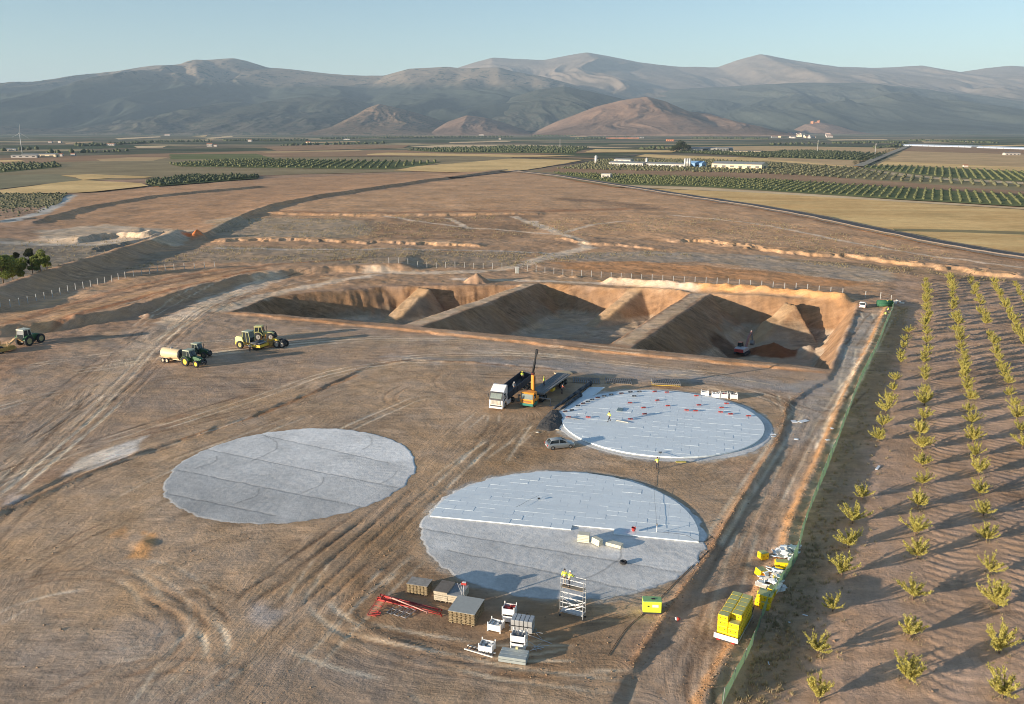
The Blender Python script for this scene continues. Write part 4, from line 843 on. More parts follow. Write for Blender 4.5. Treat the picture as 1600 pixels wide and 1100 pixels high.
# ---------------------------------------------------------------- trees
BARK = mat('bark', lin(104, 86, 68), .95, var=.3, scale=6., bump=.5)
AL = leafmat('almond_leaves', (.44, .41, .10), (.72, .63, .20), .5)
def almond(seed):
    rr = random.Random(seed); tr = MB(); tr.cyl((0, 0, -.15), (0, 0, .5), .09, .07, 7)
    V = []; F_ = []
    nb = rr.randint(15, 20)
    for k in range(nb):
        a = 2 * math.pi * k / nb + rr.uniform(-.3, .3); el = rr.uniform(.3, 1.25); L = rr.uniform(1.1, 2.2)
        p = Vector((0, 0, .45)); d = Vector((math.cos(a) * math.cos(el), math.sin(a) * math.cos(el), math.sin(el))); r = .035
        nseg = 6
        for s in range(nseg):
            d = (d + Vector((rr.uniform(-.16, .16), rr.uniform(-.16, .16), rr.uniform(-.02, .20)))).normalized()
            q = p + d * (L / nseg); tr.cyl(p, q, r, r * .78, 5, False); r *= .78
            dens = 17 if s > 0 else 6
            for _ in range(dens):
                c = p.lerp(q, rr.random()) + Vector([rr.gauss(0, .055) for _ in range(3)])
                dd = (d * .8 + Vector([rr.gauss(0, .6) for _ in range(3)])).normalized(); u = dd.orthogonal().normalized(); u.rotate(Matrix.Rotation(rr.uniform(0, 6.3), 3, dd)) 
                l = rr.uniform(.10, .18); w_ = rr.uniform(.035, .06); n = len(V)
                V += [c - dd * l * .5, c + u * w_, c + dd * l, c - u * w_]; F_.append((n, n + 1, n + 2, n + 3))
            if rr.random() < .45 and s > 1:
                e = d.copy(); e.rotate(Matrix.Rotation(rr.choice((-1, 1)) * rr.uniform(.6, 1.1), 3, Vector((rr.random(), rr.random(), rr.random())).normalized())); t2 = q + e * rr.uniform(.25, .5)
                tr.cyl(q, t2, .012, .006, 4, False)
                for _ in range(10):
                    c = q.lerp(t2, rr.random()) + Vector([rr.gauss(0, .05) for _ in range(3)]); dd = (e * .8 + Vector([rr.gauss(0, .6) for _ in range(3)])).normalized(); u = dd.orthogonal().normalized()
                    l = rr.uniform(.08, .15); w_ = .035; n = len(V); V += [c - dd * l * .5, c + u * w_, c + dd * l, c - u * w_]; F_.append((n, n + 1, n + 2, n + 3))
            p = q
    return tr, V, F_
protos = []
for s in range(7):
    tr, V, F_ = almond(100 + s)
    t = thing('almond_tree', None, 'tree', (0, 0, 0)); tr.build('trunk', BARK, t); c = meshobj('crown', [tuple(v) for v in V], F_, AL, t); protos.append(t)
used = [False] * 7
def place_tree(x, y, sc_, label, group):
    k = random.randrange(7); z = hz(x, y)
    o = protos[k]
    if used[k]: o = dup(o)
    used[k] = True
    o.location = (x, y, z); o.rotation_euler = (0, 0, random.uniform(0, 6.3)); o.scale = (sc_, sc_, sc_ * random.uniform(.9, 1.1)); o['label'] = label; o['group'] = group
def px2(pts): return [G(*p) for p in pts]
rowA = px2([(1277, 1094), (1278, 1022), (1301, 955), (1315, 900), (1326, 856), (1332, 818), (1347, 780), (1373, 690), (1379, 668), (1384, 646), (1388, 632), (1395, 612), (1398, 596), (1407, 568), (1408, 559), (1411, 545), (1414, 533), (1419, 520)])
rowB = px2([(1419, 1066), (1422, 995), (1426, 936), (1433, 872), (1430, 836), (1434, 793), (1441, 759), (1441, 729), (1440, 702), (1437, 680), (1444, 657), (1444, 634), (1446, 616)])
rowC = px2([(1566, 1090), (1561, 1020), (1557, 950), (1547, 898), (1541, 846), (1536, 806), (1531, 774), (1529, 742), (1523, 714), (1520, 691), (1518, 664), (1513, 645), (1515, 627), (1510, 612)])
rowD = px2([(1597, 700), (1595, 676), (1589, 656), (1583, 638), (1576, 620), (1574, 602)])
def extend(row, end, step):
    a = row[-1]; b = G(*end); L = math.dist(a, b); n = int(L / step)
    for i in range(1, n + 1):
        t = i / n; row.append((a[0] + (b[0] - a[0]) * t + random.uniform(-.4, .4), a[1] + (b[1] - a[1]) * t + random.uniform(-.5, .5)))
extend(rowB, (1448, 438), 4.5); extend(rowC, (1484, 438), 4.5); extend(rowD, (1516, 438), 4.5)
rowE = [G(1600, 540)]; extend(rowE, (1553, 445), 4.3); rowF = [G(1606, 478)]; extend(rowF, (1584, 445), 4.6)
rowG = [G(1640, 478)]; extend(rowG, (1618, 446), 4.6)
names = ['row beside green fence', 'second row from fence', 'third row from fence', 'fourth row from fence', 'fifth row from fence', 'sixth row from fence', '']
for ri, row in enumerate((rowA, rowB, rowC, rowD, rowE, rowF)):
    for i, (x, y) in enumerate(row):
        if ri > 0 and y > 128 and random.random() < .14: continue
        s = random.uniform(.86, 1.26) * (.88 if y > 140 else 1) * (1.0 if ri else .95)
        if i == 0 and ri == 0: s = .95
        far_end = (y > 225)
        place_tree(x, y, s * (.75 if far_end and random.random() < .5 else 1), 'fruit tree, %s from the near end, %s' % (ordn(i + 1), names[ri]), 'young fruit trees planted in rows')
for i in range(7):
    if not used[i]: protos[i].location = (200 + i * 6, 300, hz(200 + i * 6, 300)); protos[i]['label'] = 'spare tree'
# pines at the left
PN = leafmat('pine_needles', (.10, .13, .03), (.26, .30, .07), .3); PD = leafmat('dark_pine_needles', (.025, .035, .015), (.05, .06, .025), .2)
def bigtree(x, y, h, w_, m, label, seed, group=None, name='pine_tree', nl=2800, z=None):
    rr = random.Random(seed); t = thing(name, label, 'tree', (x, y, hz(x, y) if z is None else z), rr.uniform(0, 6), group); b = MB(); b.cyl((0, 0, -.3), (0, 0, h * .75), h * .022, h * .008, 7)
    V = []; F_ = []
    lobes = []
    for k in range(9):
        a = rr.uniform(0, 6.3); zz = rr.uniform(.34, .9); rad = w_ * (.55 if zz < .75 else .28) * rr.uniform(.35, 1)
        c = Vector((math.cos(a) * rad, math.sin(a) * rad, zz * h)); lobes.append((c, rr.uniform(.16, .27) * w_)); b.cyl((0, 0, zz * h * .7), c, h * .01, h * .004, 5)
    for _ in range(nl):
        c, r = rr.choice(lobes); d = Vector([rr.gauss(0, 1) for _ in range(3)]).normalized(); p = c + d * r * rr.uniform(.55, 1.05); n = len(V)
        u = Vector([rr.gauss(0, 1) for _ in range(3)]).normalized(); v = u.orthogonal().normalized(); s = w_ * rr.uniform(.03, .06)
        V += [p - u * s, p + v * s * .6, p + u * s, p - v * s * .6]; F_.append((n, n + 1, n + 2, n + 3))
    b.build('trunk', BARK, t); meshobj('crown', [tuple(q) for q in V], F_, m, t); return t
for i, (px, py, h, w_, m, lb) in enumerate(((6, 447, 9, 7, PN, 'broad yellow green pine at the left frame edge'), (21, 443, 6.5, 4.6, PN, 'light green pine second from the left frame edge'), (28, 428, 7.6, 3.6, PD, 'dark pine behind the light ones near the left edge'), (38, 441, 7, 4.4, PN, 'light green pine in the middle of the pine clump'), (50, 424, 7.6, 3.8, PD, 'darkest pine standing behind the pine clump'), (53, 440, 6, 4.2, PN, 'light green pine left of the last small one'), (66, 441, 6.6, 4.4, PN, 'bright pine with the twisted stem at the clump front'), (76, 432, 4.6, 3.8, PN, 'smallest pine at the right end of the clump'), (-6, 428, 8, 6, PD, 'dark pine behind the broad one at the frame edge'), (14, 424, 6.5, 5, PN, 'light pine half hidden behind the clump at left'))):
    x, y = G(px, py); bigtree(x, y, h, w_, m, lb, 40 + i, 'pines left of the levee')
for i, (px, py, h, w_) in enumerate(((1060, 237, 18, 20), (1066, 237.4, 22, 24), (1073, 238, 15, 18), (1053, 237.6, 12, 16))):
    x, y = G(px, py); bigtree(x, y, h, w_, PD, ['dark tree, left of the tallest in the clump by grey sheds', 'tallest dark tree in the clump left of the grey sheds', 'dark tree nearest the grey sheds in their clump', 'low dark tree at the left end of the clump by grey sheds'][i], 70 + i, 'dark trees by the far grey farm', 'broadleaf_tree', 900, z=0)
rr = random.Random(9)
for i in range(16):
    t_ = i / 15; px = 1336 + 80 * t_; py = 259.5 - 32 * t_ + rr.uniform(-.4, .4); x, y = G(px, py); bigtree(x, y, rr.uniform(6, 10), rr.uniform(6, 9), PD, '%s dark tree from the near end of the line beside the far track' % ordn(i + 1), 90 + i, 'dark trees lining the far track', 'broadleaf_tree', 260, z=0)
# dry weeds and clumps of ground cover beside the fence and on the fallow land
def tufts(name, pts, hr, m, label, cat='weeds', n=14, seed=1):
    rr = np.random.RandomState(seed); N = len(pts); P = np.repeat(np.array(pts), n, 0); k = len(P)
    zz = height(P[:, 0], P[:, 1]); s = rr.uniform(hr[0], hr[1], k); a = rr.uniform(0, 6.3, k); ln = rr.uniform(.1, .9, k)
    dx, dy = np.cos(a), np.sin(a); bx = P[:, 0] + rr.normal(0, .12, k); by = P[:, 1] + rr.normal(0, .12, k); w_ = s * .12
    V = np.stack([np.stack([bx - dy * w_, by + dx * w_, zz - .02], 1), np.stack([bx + dy * w_, by - dx * w_, zz - .02], 1), np.stack([bx + dx * s * ln, by + dy * s * ln, zz + s], 1)], 1).reshape(-1, 3)
    F_ = np.arange(len(V), dtype=np.int32)
    me = bpy.data.meshes.new(name); me.vertices.add(len(V)); me.vertices.foreach_set('co', V.astype(np.float32).ravel()); me.loops.add(len(F_)); me.loops.foreach_set('vertex_index', F_)
    me.polygons.add(len(F_) // 3); me.polygons.foreach_set('loop_start', np.arange(0, len(F_), 3, dtype=np.int32)); me.update(calc_edges=True); me.materials.append(m); o = bpy.data.objects.new(name, me); C.objects.link(o); return tag(o, label, cat, kind='stuff')
rs = np.random.RandomState(4); pts = []
for _ in range(1000):
    i = rs.randint(0, len(FENCE) - 1); t_ = rs.rand(); a, b = FENCE[i], FENCE[i + 1]; o_ = abs(rs.normal(0, 2.6)) + .5
    if fbm(np.array([a[0] / 3 + t_ * 2.]), np.array([a[1] / 3. + o_]), 3, 2)[0] < .42: continue
    pts.append((a[0] + (b[0] - a[0]) * t_ + o_ * .9, a[1] + (b[1] - a[1]) * t_ - o_ * .45))
DRY = leafmat('dry_weeds', (.32, .26, .14), (.42, .34, .2), .3)
tufts('weeds', pts, (.12, .4), DRY, 'dry tan weeds growing along the orchard side of the green fence', seed=2)
pts = []
for _ in range(500):
    i = rs.randint(0, len(rowB) - 1); x, y = rowB[i]; pts.append((x + rs.normal(0, .5), y + rs.normal(0, .8)))
    i = rs.randint(0, len(rowC) - 1); x, y = rowC[i]; pts.append((x + rs.normal(0, .5), y + rs.normal(0, .8)))
tufts('weeds', pts, (.1, .3), DRY, 'sparse dry weeds under the orchard rows', seed=3, n=8)
P1 = GL([(330, 385), (560, 388), (840, 396), (1040, 392), (1400, 418), (1600, 432), (1600, 445), (1430, 432), (1150, 400), (960, 402), (800, 418), (560, 418), (300, 408), (180, 425)])
xs = rs.uniform(min(p[0] for p in P1), max(p[0] for p in P1), 9000); ys = rs.uniform(min(p[1] for p in P1), max(p[1] for p in P1), 9000); k = inpoly(xs, ys, P1) & (fbm(xs / 9, ys / 9, 6, 3) > .47)
tufts('dry_grass', list(zip(xs[k], ys[k])), (.25, .7), DRY, 'patchy dry grass and scrub on the fallow strip behind the pits', 'grass', n=7, seed=5)
P1 = GL([(340, 340), (560, 336), (900, 336), (1200, 345), (1500, 400), (1400, 415), (1100, 372), (700, 372), (330, 372)])
xs = rs.uniform(min(p[0] for p in P1), max(p[0] for p in P1), 9000); ys = rs.uniform(min(p[1] for p in P1), max(p[1] for p in P1), 9000); k = inpoly(xs, ys, P1) & (fbm(xs / 12, ys / 12, 8, 3) > .5)
tufts('dry_grass', list(zip(xs[k], ys[k])), (.3, .8), DRY, 'patchy dry grass on the brown field behind the wire fence', 'grass', n=6, seed=6)
xs = rs.uniform(-260, -60, 5000); ys = rs.uniform(220, 520, 5000); P1 = GL([(0, 380), (290, 370), (100, 430), (-100, 480), (-200, 400)]); k = inpoly(xs, ys, P1) & (fbm(xs / 9, ys / 9, 8, 3) > .45)
tufts('dry_grass', list(zip(xs[k], ys[k])), (.3, .8), DRY, 'patchy dry grass round the pines behind the levee', 'grass', n=6, seed=7)
# ---------------------------------------------------------------- clods and stones on the bare ground
xs = rs.uniform(-75, 60, 11000); ys = rs.uniform(58, 215, 11000); k = (fbm(xs / 7, ys / 7, 12, 3) > .52)
for cx, cy, r in SLABS: k &= np.hypot(xs - cx, ys - cy) > r + .6
xs, ys = xs[k], ys[k]; e1 = []
for P_, n_ in ((PAD_EDGE[1:9], 1500), (BANKLINE[1:], 2200)):
    for _ in range(n_):
        i = rs.randint(0, len(P_) - 1); t_ = rs.rand(); e1.append((P_[i][0] + (P_[i + 1][0] - P_[i][0]) * t_ + rs.normal(0, .4), P_[i][1] + (P_[i + 1][1] - P_[i][1]) * t_ + rs.normal(0, .4)))
for P_, n_ in ((GL([(600, 905), (560, 935), (545, 960), (575, 985), (640, 1010), (760, 1045), (900, 1040)]), 250), (GL([(280, 690), (430, 640), (520, 600), (590, 565), (700, 565)]), 400), (GL([(-20, 812), (60, 775), (240, 700)]), 500)):
    for _ in range(n_):
        i = rs.randint(0, len(P_) - 1); t_ = rs.rand(); e1.append((P_[i][0] + (P_[i + 1][0] - P_[i][0]) * t_ + rs.normal(0, .8), P_[i][1] + (P_[i + 1][1] - P_[i][1]) * t_ + rs.normal(0, .8)))
e1 = np.array(e1); xs = np.concatenate([xs, e1[:, 0]]); ys = np.concatenate([ys, e1[:, 1]])
zz = height(xs, ys); V = []; F_ = []; n = 0
for x, y, z in zip(xs, ys, zz):
    s = .03 + .09 * rs.rand() ** 3 * (1.4 if rs.rand() < .15 else 1); t_ = rs.rand() * 6.3; c_, s_ = math.cos(t_), math.sin(t_); q = BV * s * rs.uniform(.6, 1.3, (9, 3))
    V.append(np.stack([x + q[:, 0] * c_ - q[:, 1] * s_, y + q[:, 0] * s_ + q[:, 1] * c_, z - s * .1 + q[:, 2] * .8], 1)); F_.append(np.array(BF) + n); n += 9
V = np.concatenate(V); F_ = np.concatenate(F_)
me = bpy.data.meshes.new('clods'); me.vertices.add(len(V)); me.vertices.foreach_set('co', V.astype(np.float32).ravel()); me.loops.add(F_.size); me.loops.foreach_set('vertex_index', F_.astype(np.int32).ravel()); me.polygons.add(len(F_)); me.polygons.foreach_set('loop_start', np.arange(0, F_.size, 3, dtype=np.int32)); me.update(calc_edges=True)
me.materials.append(mat('clod_soil', lin(150, 124, 98), 1., var=.3, scale=.4)); o = bpy.data.objects.new('soil_clods', me); C.objects.link(o); tag(o, 'loose clods of earth scattered over the bare site', 'clods', kind='stuff')
# ---------------------------------------------------------------- round slabs
def slabmat(name, c1, c2, bump):
    m, nt, b = newmat(name); at_ = NN(nt, 'Attribute', attribute_name='Col'); gm = NN(nt, 'NewGeometry'); pos = gm.outputs['Position']
    a = NN(nt, 'TexNoise', i_Scale=1.1, i_Detail=9., i_Roughness=.8, i_Vector=pos).outputs[0]; f = NN(nt, 'TexNoise', i_Scale=7., i_Detail=4., i_Roughness=.7, i_Vector=pos).outputs[0]
    k = NN(nt, 'MapRange', i_Value=mathn(nt, 'ADD', mathn(nt, 'MULTIPLY', a, .6), mathn(nt, 'MULTIPLY', f, .4)), i_1=.35, i_2=.65, i_3=0., i_4=1.).outputs[0]
    c = mixc(nt, k, c1, c2); s = mixc(nt, 1., c, at_.outputs['Color'], 'MULTIPLY'); nt.links.new(s, b.inputs['Base Color']); b.inputs['Roughness'].default_value = .9; b.inputs['Specular IOR Level'].default_value = .2
    bp = NN(nt, 'Bump', i_Strength=bump, i_Distance=.12, i_Height=mathn(nt, 'ADD', a, mathn(nt, 'MULTIPLY', f, .35))); nt.links.new(bp.outputs[0], b.inputs['Normal']); return m
CONC = slabmat('blinding_concrete', (.54, .525, .49), (.84, .815, .77), .5)
def slab(idx, label, rag, joints, arcs=(), th=.05, smoothness=1.):
    cx, cy, r = SLABS[idx]; N = 150; rs_ = np.random.RandomState(idx + 3)
    # polar-free grid clipped by radius: rows of a square grid warped onto the disc
    rad = np.linspace(0, 1, 110) ** .8; ang = np.linspace(0, 2 * np.pi, 420, endpoint=False)
    edge = r + rag * (fbm(np.cos(ang) * r / 1.1, np.sin(ang) * r / 1.1, idx, 4) - .5) * 2
    A, Rr = np.meshgrid(ang, rad); E_ = np.tile(edge, (len(rad), 1))
    x = cx + np.cos(A) * Rr * E_; y = cy + np.sin(A) * Rr * E_
    z = th + (fbm(x / 2.2, y / 2.2, idx + 8, 4) - .5) * .03 * smoothness + (fbm(x / .5, y / .5, idx + 9, 2) - .5) * .02 * smoothness
    c = np.ones(x.shape) * (0.76 + .48 * fbm(x / 4, y / 4, 61 + idx, 4))
    for (a, b) in joints:
        P = GL([a, b]) if len(a) == 2 else None; s, arc, T = pdist(x, y, P); wob = (fbm(x / 1.5, y / 1.5, 7, 3) - .5) * .35
        d = s + wob; c *= 1 - .42 * np.exp(-(d / .12) ** 2); z += -.02 * np.exp(-(d / .12) ** 2)
        c *= 1 + .07 * np.tanh(d * 3)
    for P in arcs:
        P = smooth_pts(GL(P), 3); s, arc, T = pdist(x, y, P); m_ = sm(arc / .5) * sm((T - arc) / .5); d = s + (fbm(x / 1.5, y / 1.5, 7, 3) - .5) * .4
        c *= 1 - .36 * m_ * np.exp(-(d / .11) ** 2); c *= 1 - .06 * m_ * np.exp(-np.maximum(d, 0) / 2.5) * (d > 0)
    # finishing swirls left by the tamping boards
    sw = np.sin((np.hypot((x - cx - 9) , (y - cy + 14)) + fbm(x / 3, y / 3, 2, 3) * 1.5) * 5.2); z += .006 * sw * smoothness * sm((fbm(x / 6, y / 6, 31, 2) - .45) / .15)
    nr, na = x.shape; V = np.stack([x, y, z], -1).reshape(-1, 3); low = np.stack([cx + np.cos(ang) * (edge + .4), cy + np.sin(ang) * (edge + .4), np.full(na, -.05)], -1)
    V = np.concatenate([V, low]); id_ = np.arange((nr + 1) * na).reshape(nr + 1, na); nx_ = np.roll(id_, -1, 1)
    q = np.stack([id_[:-1], nx_[:-1], nx_[1:], id_[1:]], -1).reshape(-1, 4)[:, ::-1]
    me = bpy.data.meshes.new('slab'); me.vertices.add(len(V)); me.vertices.foreach_set('co', V.astype(np.float32).ravel()); me.loops.add(q.size); me.loops.foreach_set('vertex_index', q.astype(np.int32).ravel()); me.polygons.add(len(q)); me.polygons.foreach_set('loop_start', np.arange(0, q.size, 4, dtype=np.int32)); me.update(calc_edges=True)
    cc = np.concatenate([c.ravel(), np.full(na, .35)]); ca = me.color_attributes.new('Col', 'FLOAT_COLOR', 'POINT'); ca.data.foreach_set('color', np.stack([cc, cc, cc, cc * 0 + 1], 1).astype(np.float32).ravel())  # outer skirt darkened in colour to offset direct sun on the slab edge
    me.polygons.foreach_set('use_smooth', np.ones(len(q), bool)); me.materials.append(CONC); me.validate(); me.update()
    o = bpy.data.objects.new('concrete_slab', me); C.objects.link(o)
    return tag(o, label, 'slab')
slab(0, 'round grey concrete slab half covered with pale boards, nearest of the three circles', .55, [((655, 826), (1095, 900)), ((700, 860), (1000, 925))], [[(960, 845), (975, 870), (930, 900), (880, 915)]])
slab(1, 'round concrete slab under the fully boarded circle below the pits', .3, [])
slab(2, 'bare round grey concrete slab with seams, leftmost of the three circles', .45, [((280, 735), (575, 795)), ((320, 702), (620, 762)), ((410, 680), (610, 724)), ((262, 772), (430, 806))],
     [[(410, 680), (436, 692), (430, 705), (390, 722)], [(575, 680), (585, 692), (565, 704)], [(505, 745), (503, 758), (470, 772)], [(405, 762), (405, 775), (365, 788)], [(620, 735), (612, 748), (590, 758)], [(338, 712), (340, 722), (300, 734)]])
# boards laid over two of them: every board has its own height and tilt
FOAM = mat('foam_boards', lin(228, 236, 238), .8, var=.05, scale=.25); 
def clip(poly, inside, cross):
    out = []
    for i in range(len(poly)):
        a, b = poly[i - 1], poly[i]; ia, ib = inside(a), inside(b)
        if ib:
            if not ia: out.append(cross(a, b))
            out.append(b)
        elif ia: out.append(cross(a, b))
    return out
def deck(cx, cy, r, rot, z0, th, label, rowmin=None, bw=2.5, bh=1.2, seed=1):
    rr = random.Random(seed); c_, s_ = math.cos(rot), math.sin(rot); b = MB(); j = 0
    n = int(r / bh) + 2
    def ins(p): return p[0] * p[0] + p[1] * p[1] <= r * r
    def crs(a, b_):
        lo, hi = 0., 1.; ia = ins(a)
        for _ in range(14):
            m_ = (lo + hi) / 2; p = (a[0] + (b_[0] - a[0]) * m_, a[1] + (b_[1] - a[1]) * m_)
            if ins(p) == ia: lo = m_
            else: hi = m_
        return (a[0] + (b_[0] - a[0]) * hi, a[1] + (b_[1] - a[1]) * hi)
    for j in range(-n, n + 1):
        off = (j % 2) * bw / 2 + rr.uniform(-.1, .1)
        for i in range(-int(r / bw) - 2, int(r / bw) + 3):
            x0 = i * bw + off; y0 = j * bh
            if rowmin and not rowmin(x0 + bw / 2, y0 + bh / 2): continue
            g = .006; P = [(x0 + g, y0 + g), (x0 + bw - g, y0 + g), (x0 + bw - g, y0 + bh - g), (x0 + g, y0 + bh - g)]
            if not all(ins(p) for p in P):
                Q = []
                for k in range(4):
                    a, d = P[k], P[(k + 1) % 4]
                    for t_ in (0, .25, .5, .75): Q.append((a[0] + (d[0] - a[0]) * t_, a[1] + (d[1] - a[1]) * t_))
                P = clip(Q, ins, crs)
                if len(P) < 3: continue
            dz = rr.uniform(-.006, .006) + (rr.random() < .15) * rr.uniform(.006, .02); tx = rr.gauss(0, .002); ty = rr.gauss(0, .005)
            V = []
            for zz in (0, 1):
                for p in P:
                    h_ = th + dz + tx * (p[0] - x0 - bw / 2) + ty * (p[1] - y0 - bh / 2)
                    V.append((cx + p[0] * c_ - p[1] * s_, cy + p[0] * s_ + p[1] * c_, z0 + (h_ if zz else 0)))
            m_ = len(P); b.add(V, [tuple(range(m_, 2 * m_))] + [(k, (k + 1) % m_, (k + 1) % m_ + m_, k + m_) for k in range(m_)])
    o = b.build('insulation_deck', FOAM); return tag(o, label, 'insulation')
RC = math.atan2(G(1085, 852)[1] - G(675, 812)[1], G(1085, 852)[0] - G(675, 812)[0])
a0 = G(675, 812); nrm = (-math.sin(RC), math.cos(RC)); c0 = ((a0[0] - 5.95) * nrm[0] + (a0[1] - 93.4) * nrm[1])
uu = lambda p: ((p[0] - 5.95) * math.cos(RC) + (p[1] - 93.4) * math.sin(RC))
st1, st2, st3 = uu(G(720, 817)), uu(G(893, 838)), uu(G(950, 843))
def rm(x, y):
    lim = c0 + .2
    if st1 < x < st2 or x > st3: lim -= .0
    if x < st1: lim += .25
    if st2 < x < st3: lim += 1.1
    return y > lim
deck(5.95, 93.4, 16.1, RC, .08, .13, 'pale blue white foam boards covering the upper half of the nearest slab', rm, seed=2)
deck(24.2, 130.9, 16.15, RC - .02, .08, .2, 'pale blue white foam boards covering the whole circle below the pits', seed=3)
# ---------------------------------------------------------------- paints
WHT = mat('white_paint', lin(236, 234, 230), .35, var=.05, coat=.3); BLK = mat('black_rubber', (.025, .025, .027), .85, var=.2); GLS = mat('tinted_glass', (.03, .04, .045), .12, var=.05); GLL = mat('pale_windscreen', (.22, .26, .24), .1, var=.2, scale=1.5)
DKM = mat('dark_steel', (.06, .062, .068), .6, .3, var=.25); NAVY = mat('navy_panel', (.035, .042, .06), .5, var=.2); ORP = mat('orange_paint', (.80, .30, .03), .45, var=.1); TEAL = mat('teal_paint', (.02, .18, .14), .45, var=.1); YEL = mat('yellow_paint', (.80, .52, .05), .5, var=.12); PYL = mat('pale_yellow_paint', (.66, .62, .26), .5, var=.12)
SILV2 = mat('silver_paint', (.31, .34, .36), .3, .5, var=.05, coat=.5); CHR = mat('galvanised', (.52, .53, .53), .5, .5, var=.12); GRN = mat('tractor_green', (.04, .13, .05), .5, var=.15); GRY = mat('grey_steel', (.28, .28, .28), .6, .3, var=.2); TANKB = mat('beige_tank', (.70, .54, .33), .55, var=.08)
RIMY = mat('yellow_rim', (.86, .56, .04), .5, var=.1); RIMG = mat('grey_rim', (.42, .40, .36), .5, .3, var=.1); REDP = mat('red_paint', (.48, .055, .045), .5, var=.2); LAMPM = mat('lamp_lens', (.7, .6, .4), .15, var=.05); REDL = mat('red_lens', (.5, .02, .02), .2, var=.05); TIMB = mat('weathered_timber', (.30, .24, .17), .85, var=.3, scale=5.); GRNR = mat('roof_sage', (.42, .46, .34), .6, var=.1)
def wheel(parent, x, y, r, w_, rim=RIMG, side=None, dual=False):
    s = 1 if y > 0 else -1
    if side: s = side
    wd = w_ * (1.9 if dual else 1)
    t = MB(); N = 20; prof_ = [(r * .60, -.5), (r * .93, -.5), (r, -.34), (r, .34), (r * .93, .5), (r * .60, .5)]
    V = []
    for i in range(N):
        a = 2 * math.pi * i / N
        for rr_, yy in prof_: V.append((x + rr_ * math.cos(a), y + yy * wd, r + rr_ * math.sin(a)))
    F_ = []
    for i in range(N):
        for k in range(5): F_.append((i * 6 + k, ((i + 1) % N) * 6 + k, ((i + 1) % N) * 6 + k + 1, i * 6 + k + 1))
    t.add(V, F_); w0 = t.build('wheel', BLK, parent, True)
    q = MB(); q.cyl((x, y - wd * .30, r), (x, y + wd * .30, r), r * .62, n=16); q.cyl((x, y + s * wd * .30, r), (x, y + s * wd * .42, r), r * .22, r * .16, n=8); q.build('rim', rim, w0); return w0
def rbox(name, m, parent, c, d, bev=.04, **k):
    b = MB(); b.box(c, d, **k); return b.build(name, m, parent, bevel=bev)
# ---------------------------------------------------------------- white tractor unit with dropside trailer
x, y, z = at(775, 641); hd = heading((838, 594), (775, 646)); 
T = thing('truck', 'white lorry with high cab and dark open trailer, parked by the orange crane lorry', 'truck', (x, y, z), hd)
# cab: front at x=0, body runs to -x
b = MB(); b.prof([(-.0, .45), (.12, .9), (.05, 1.9), (-.10, 2.25), (-.42, 3.05), (-.95, 3.45), (-1.9, 4.0), (-2.3, 4.0), (-2.3, .9), (-1.9, .9), (-1.75, 1.25), (-1.35, 1.35), (-.95, 1.25), (-.8, .75), (-.75, .45)], -1.24, 1.24); b.build('cab', WHT, T, bevel=.09)
b = MB(); b.prof([(.06, 1.98), (.03, 2.22), (-.36, 3.04), (-.44, 3.04), (-.2, 1.95)], -1.2, 1.2); b.build('windscreen_frame', DKM, T); b = MB(); b.prof([(.10, 2.08), (.06, 2.28), (-.28, 2.92), (-.38, 2.92), (-.2, 2.05)], -1.0, 1.0); b.build('windscreen', GLL, T)
b = MB(); b.box((-.16, 0, 3.1), (.35, 2.2, .10)); b.build('sun_visor', DKM, T)
for s in (-1, 1):
    b = MB(); b.prof([(-.35, 2.1), (-.55, 2.85), (-1.3, 2.85), (-1.3, 2.1)], s * 1.235, s * 1.26); b.build('side_window', GLS, T)
    b = MB(); b.prof([(-.1, 1.5), (-.7, 1.9), (-1.7, 2.1), (-2.1, 2.5), (-2.1, 2.2), (-1.6, 1.8), (-.7, 1.6)], s * 1.243, s * 1.262); b.build('stripe', NAVY, T)
    rbox('mirror', DKM, T, (-.15, s * 1.48, 2.45), (.16, .16, .62), .03); rbox('headlight', LAMPM, T, (.06, s * .95, .95), (.14, .34, .22), .02)
    rbox('side_skirt', WHT, T, (-3.1, s * 1.15, .75), (2.0, .12, .7), .03)
b = MB(); [b.box((.13 - k * .02, (j - 3) * .24, 1.08 + k * .19), (.09, .19, .12)) for k in range(4) for j in range(7)]; b.build('grille', mat('cream_grille', (.66, .58, .46), .6, var=.15), T); b = MB(); b.prof([(.13, 1.0), (.07, 1.95), (0, 1.95), (0, 1.0)], -.95, .95); b.build('grille_panel', mat('grey_grille', (.25, .25, .24), .6), T); b = MB(); b.prof([(.13, 1.80), (.10, 2.0), (0, 2.0), (0, 1.80)], -1.2, 1.2); b.build('wiper_panel', DKM, T)
b = MB(); b.box((.12, 0, .82), (.12, 2.0, .2)); b.build('grille_gap', DKM, T); rbox('bumper', WHT, T, (.05, 0, .5), (.25, 2.45, .32), .06)
b = MB(); b.box((-4.2, 0, .85), (6.2, .9, .25)); b.build('chassis', DKM, T)
for xx in (-1.35, -5.0): 
    for s in (-1, 1): wheel(T, xx, s * 1.02, .52, .32, RIMG, dual=xx < -2)
b = MB(); b.box((-9.3, 0, 1.32), (13.2, 2.46, .16)); b.build('trailer_bed', DKM, T)
for s in (-1, 1):
    b = MB(); b.box((-9.3, s * 1.24, 1.95), (13.2, .06, 1.1)); [b.box((-9.3, s * 1.285, 1.55 + k * .27), (13.2, .04, .07)) for k in range(4)]; [b.box((-2.8 - k * 2.18, s * 1.29, 1.95), (.1, .08, 1.15)) for k in range(7)]; b.build('side_panel', NAVY, T)
rbox('headboard', NAVY, T, (-2.72, 0, 2.1), (.08, 2.46, 1.5), .01); rbox('tailboard', NAVY, T, (-15.9, 0, 1.9), (.08, 2.46, 1.0), .01)
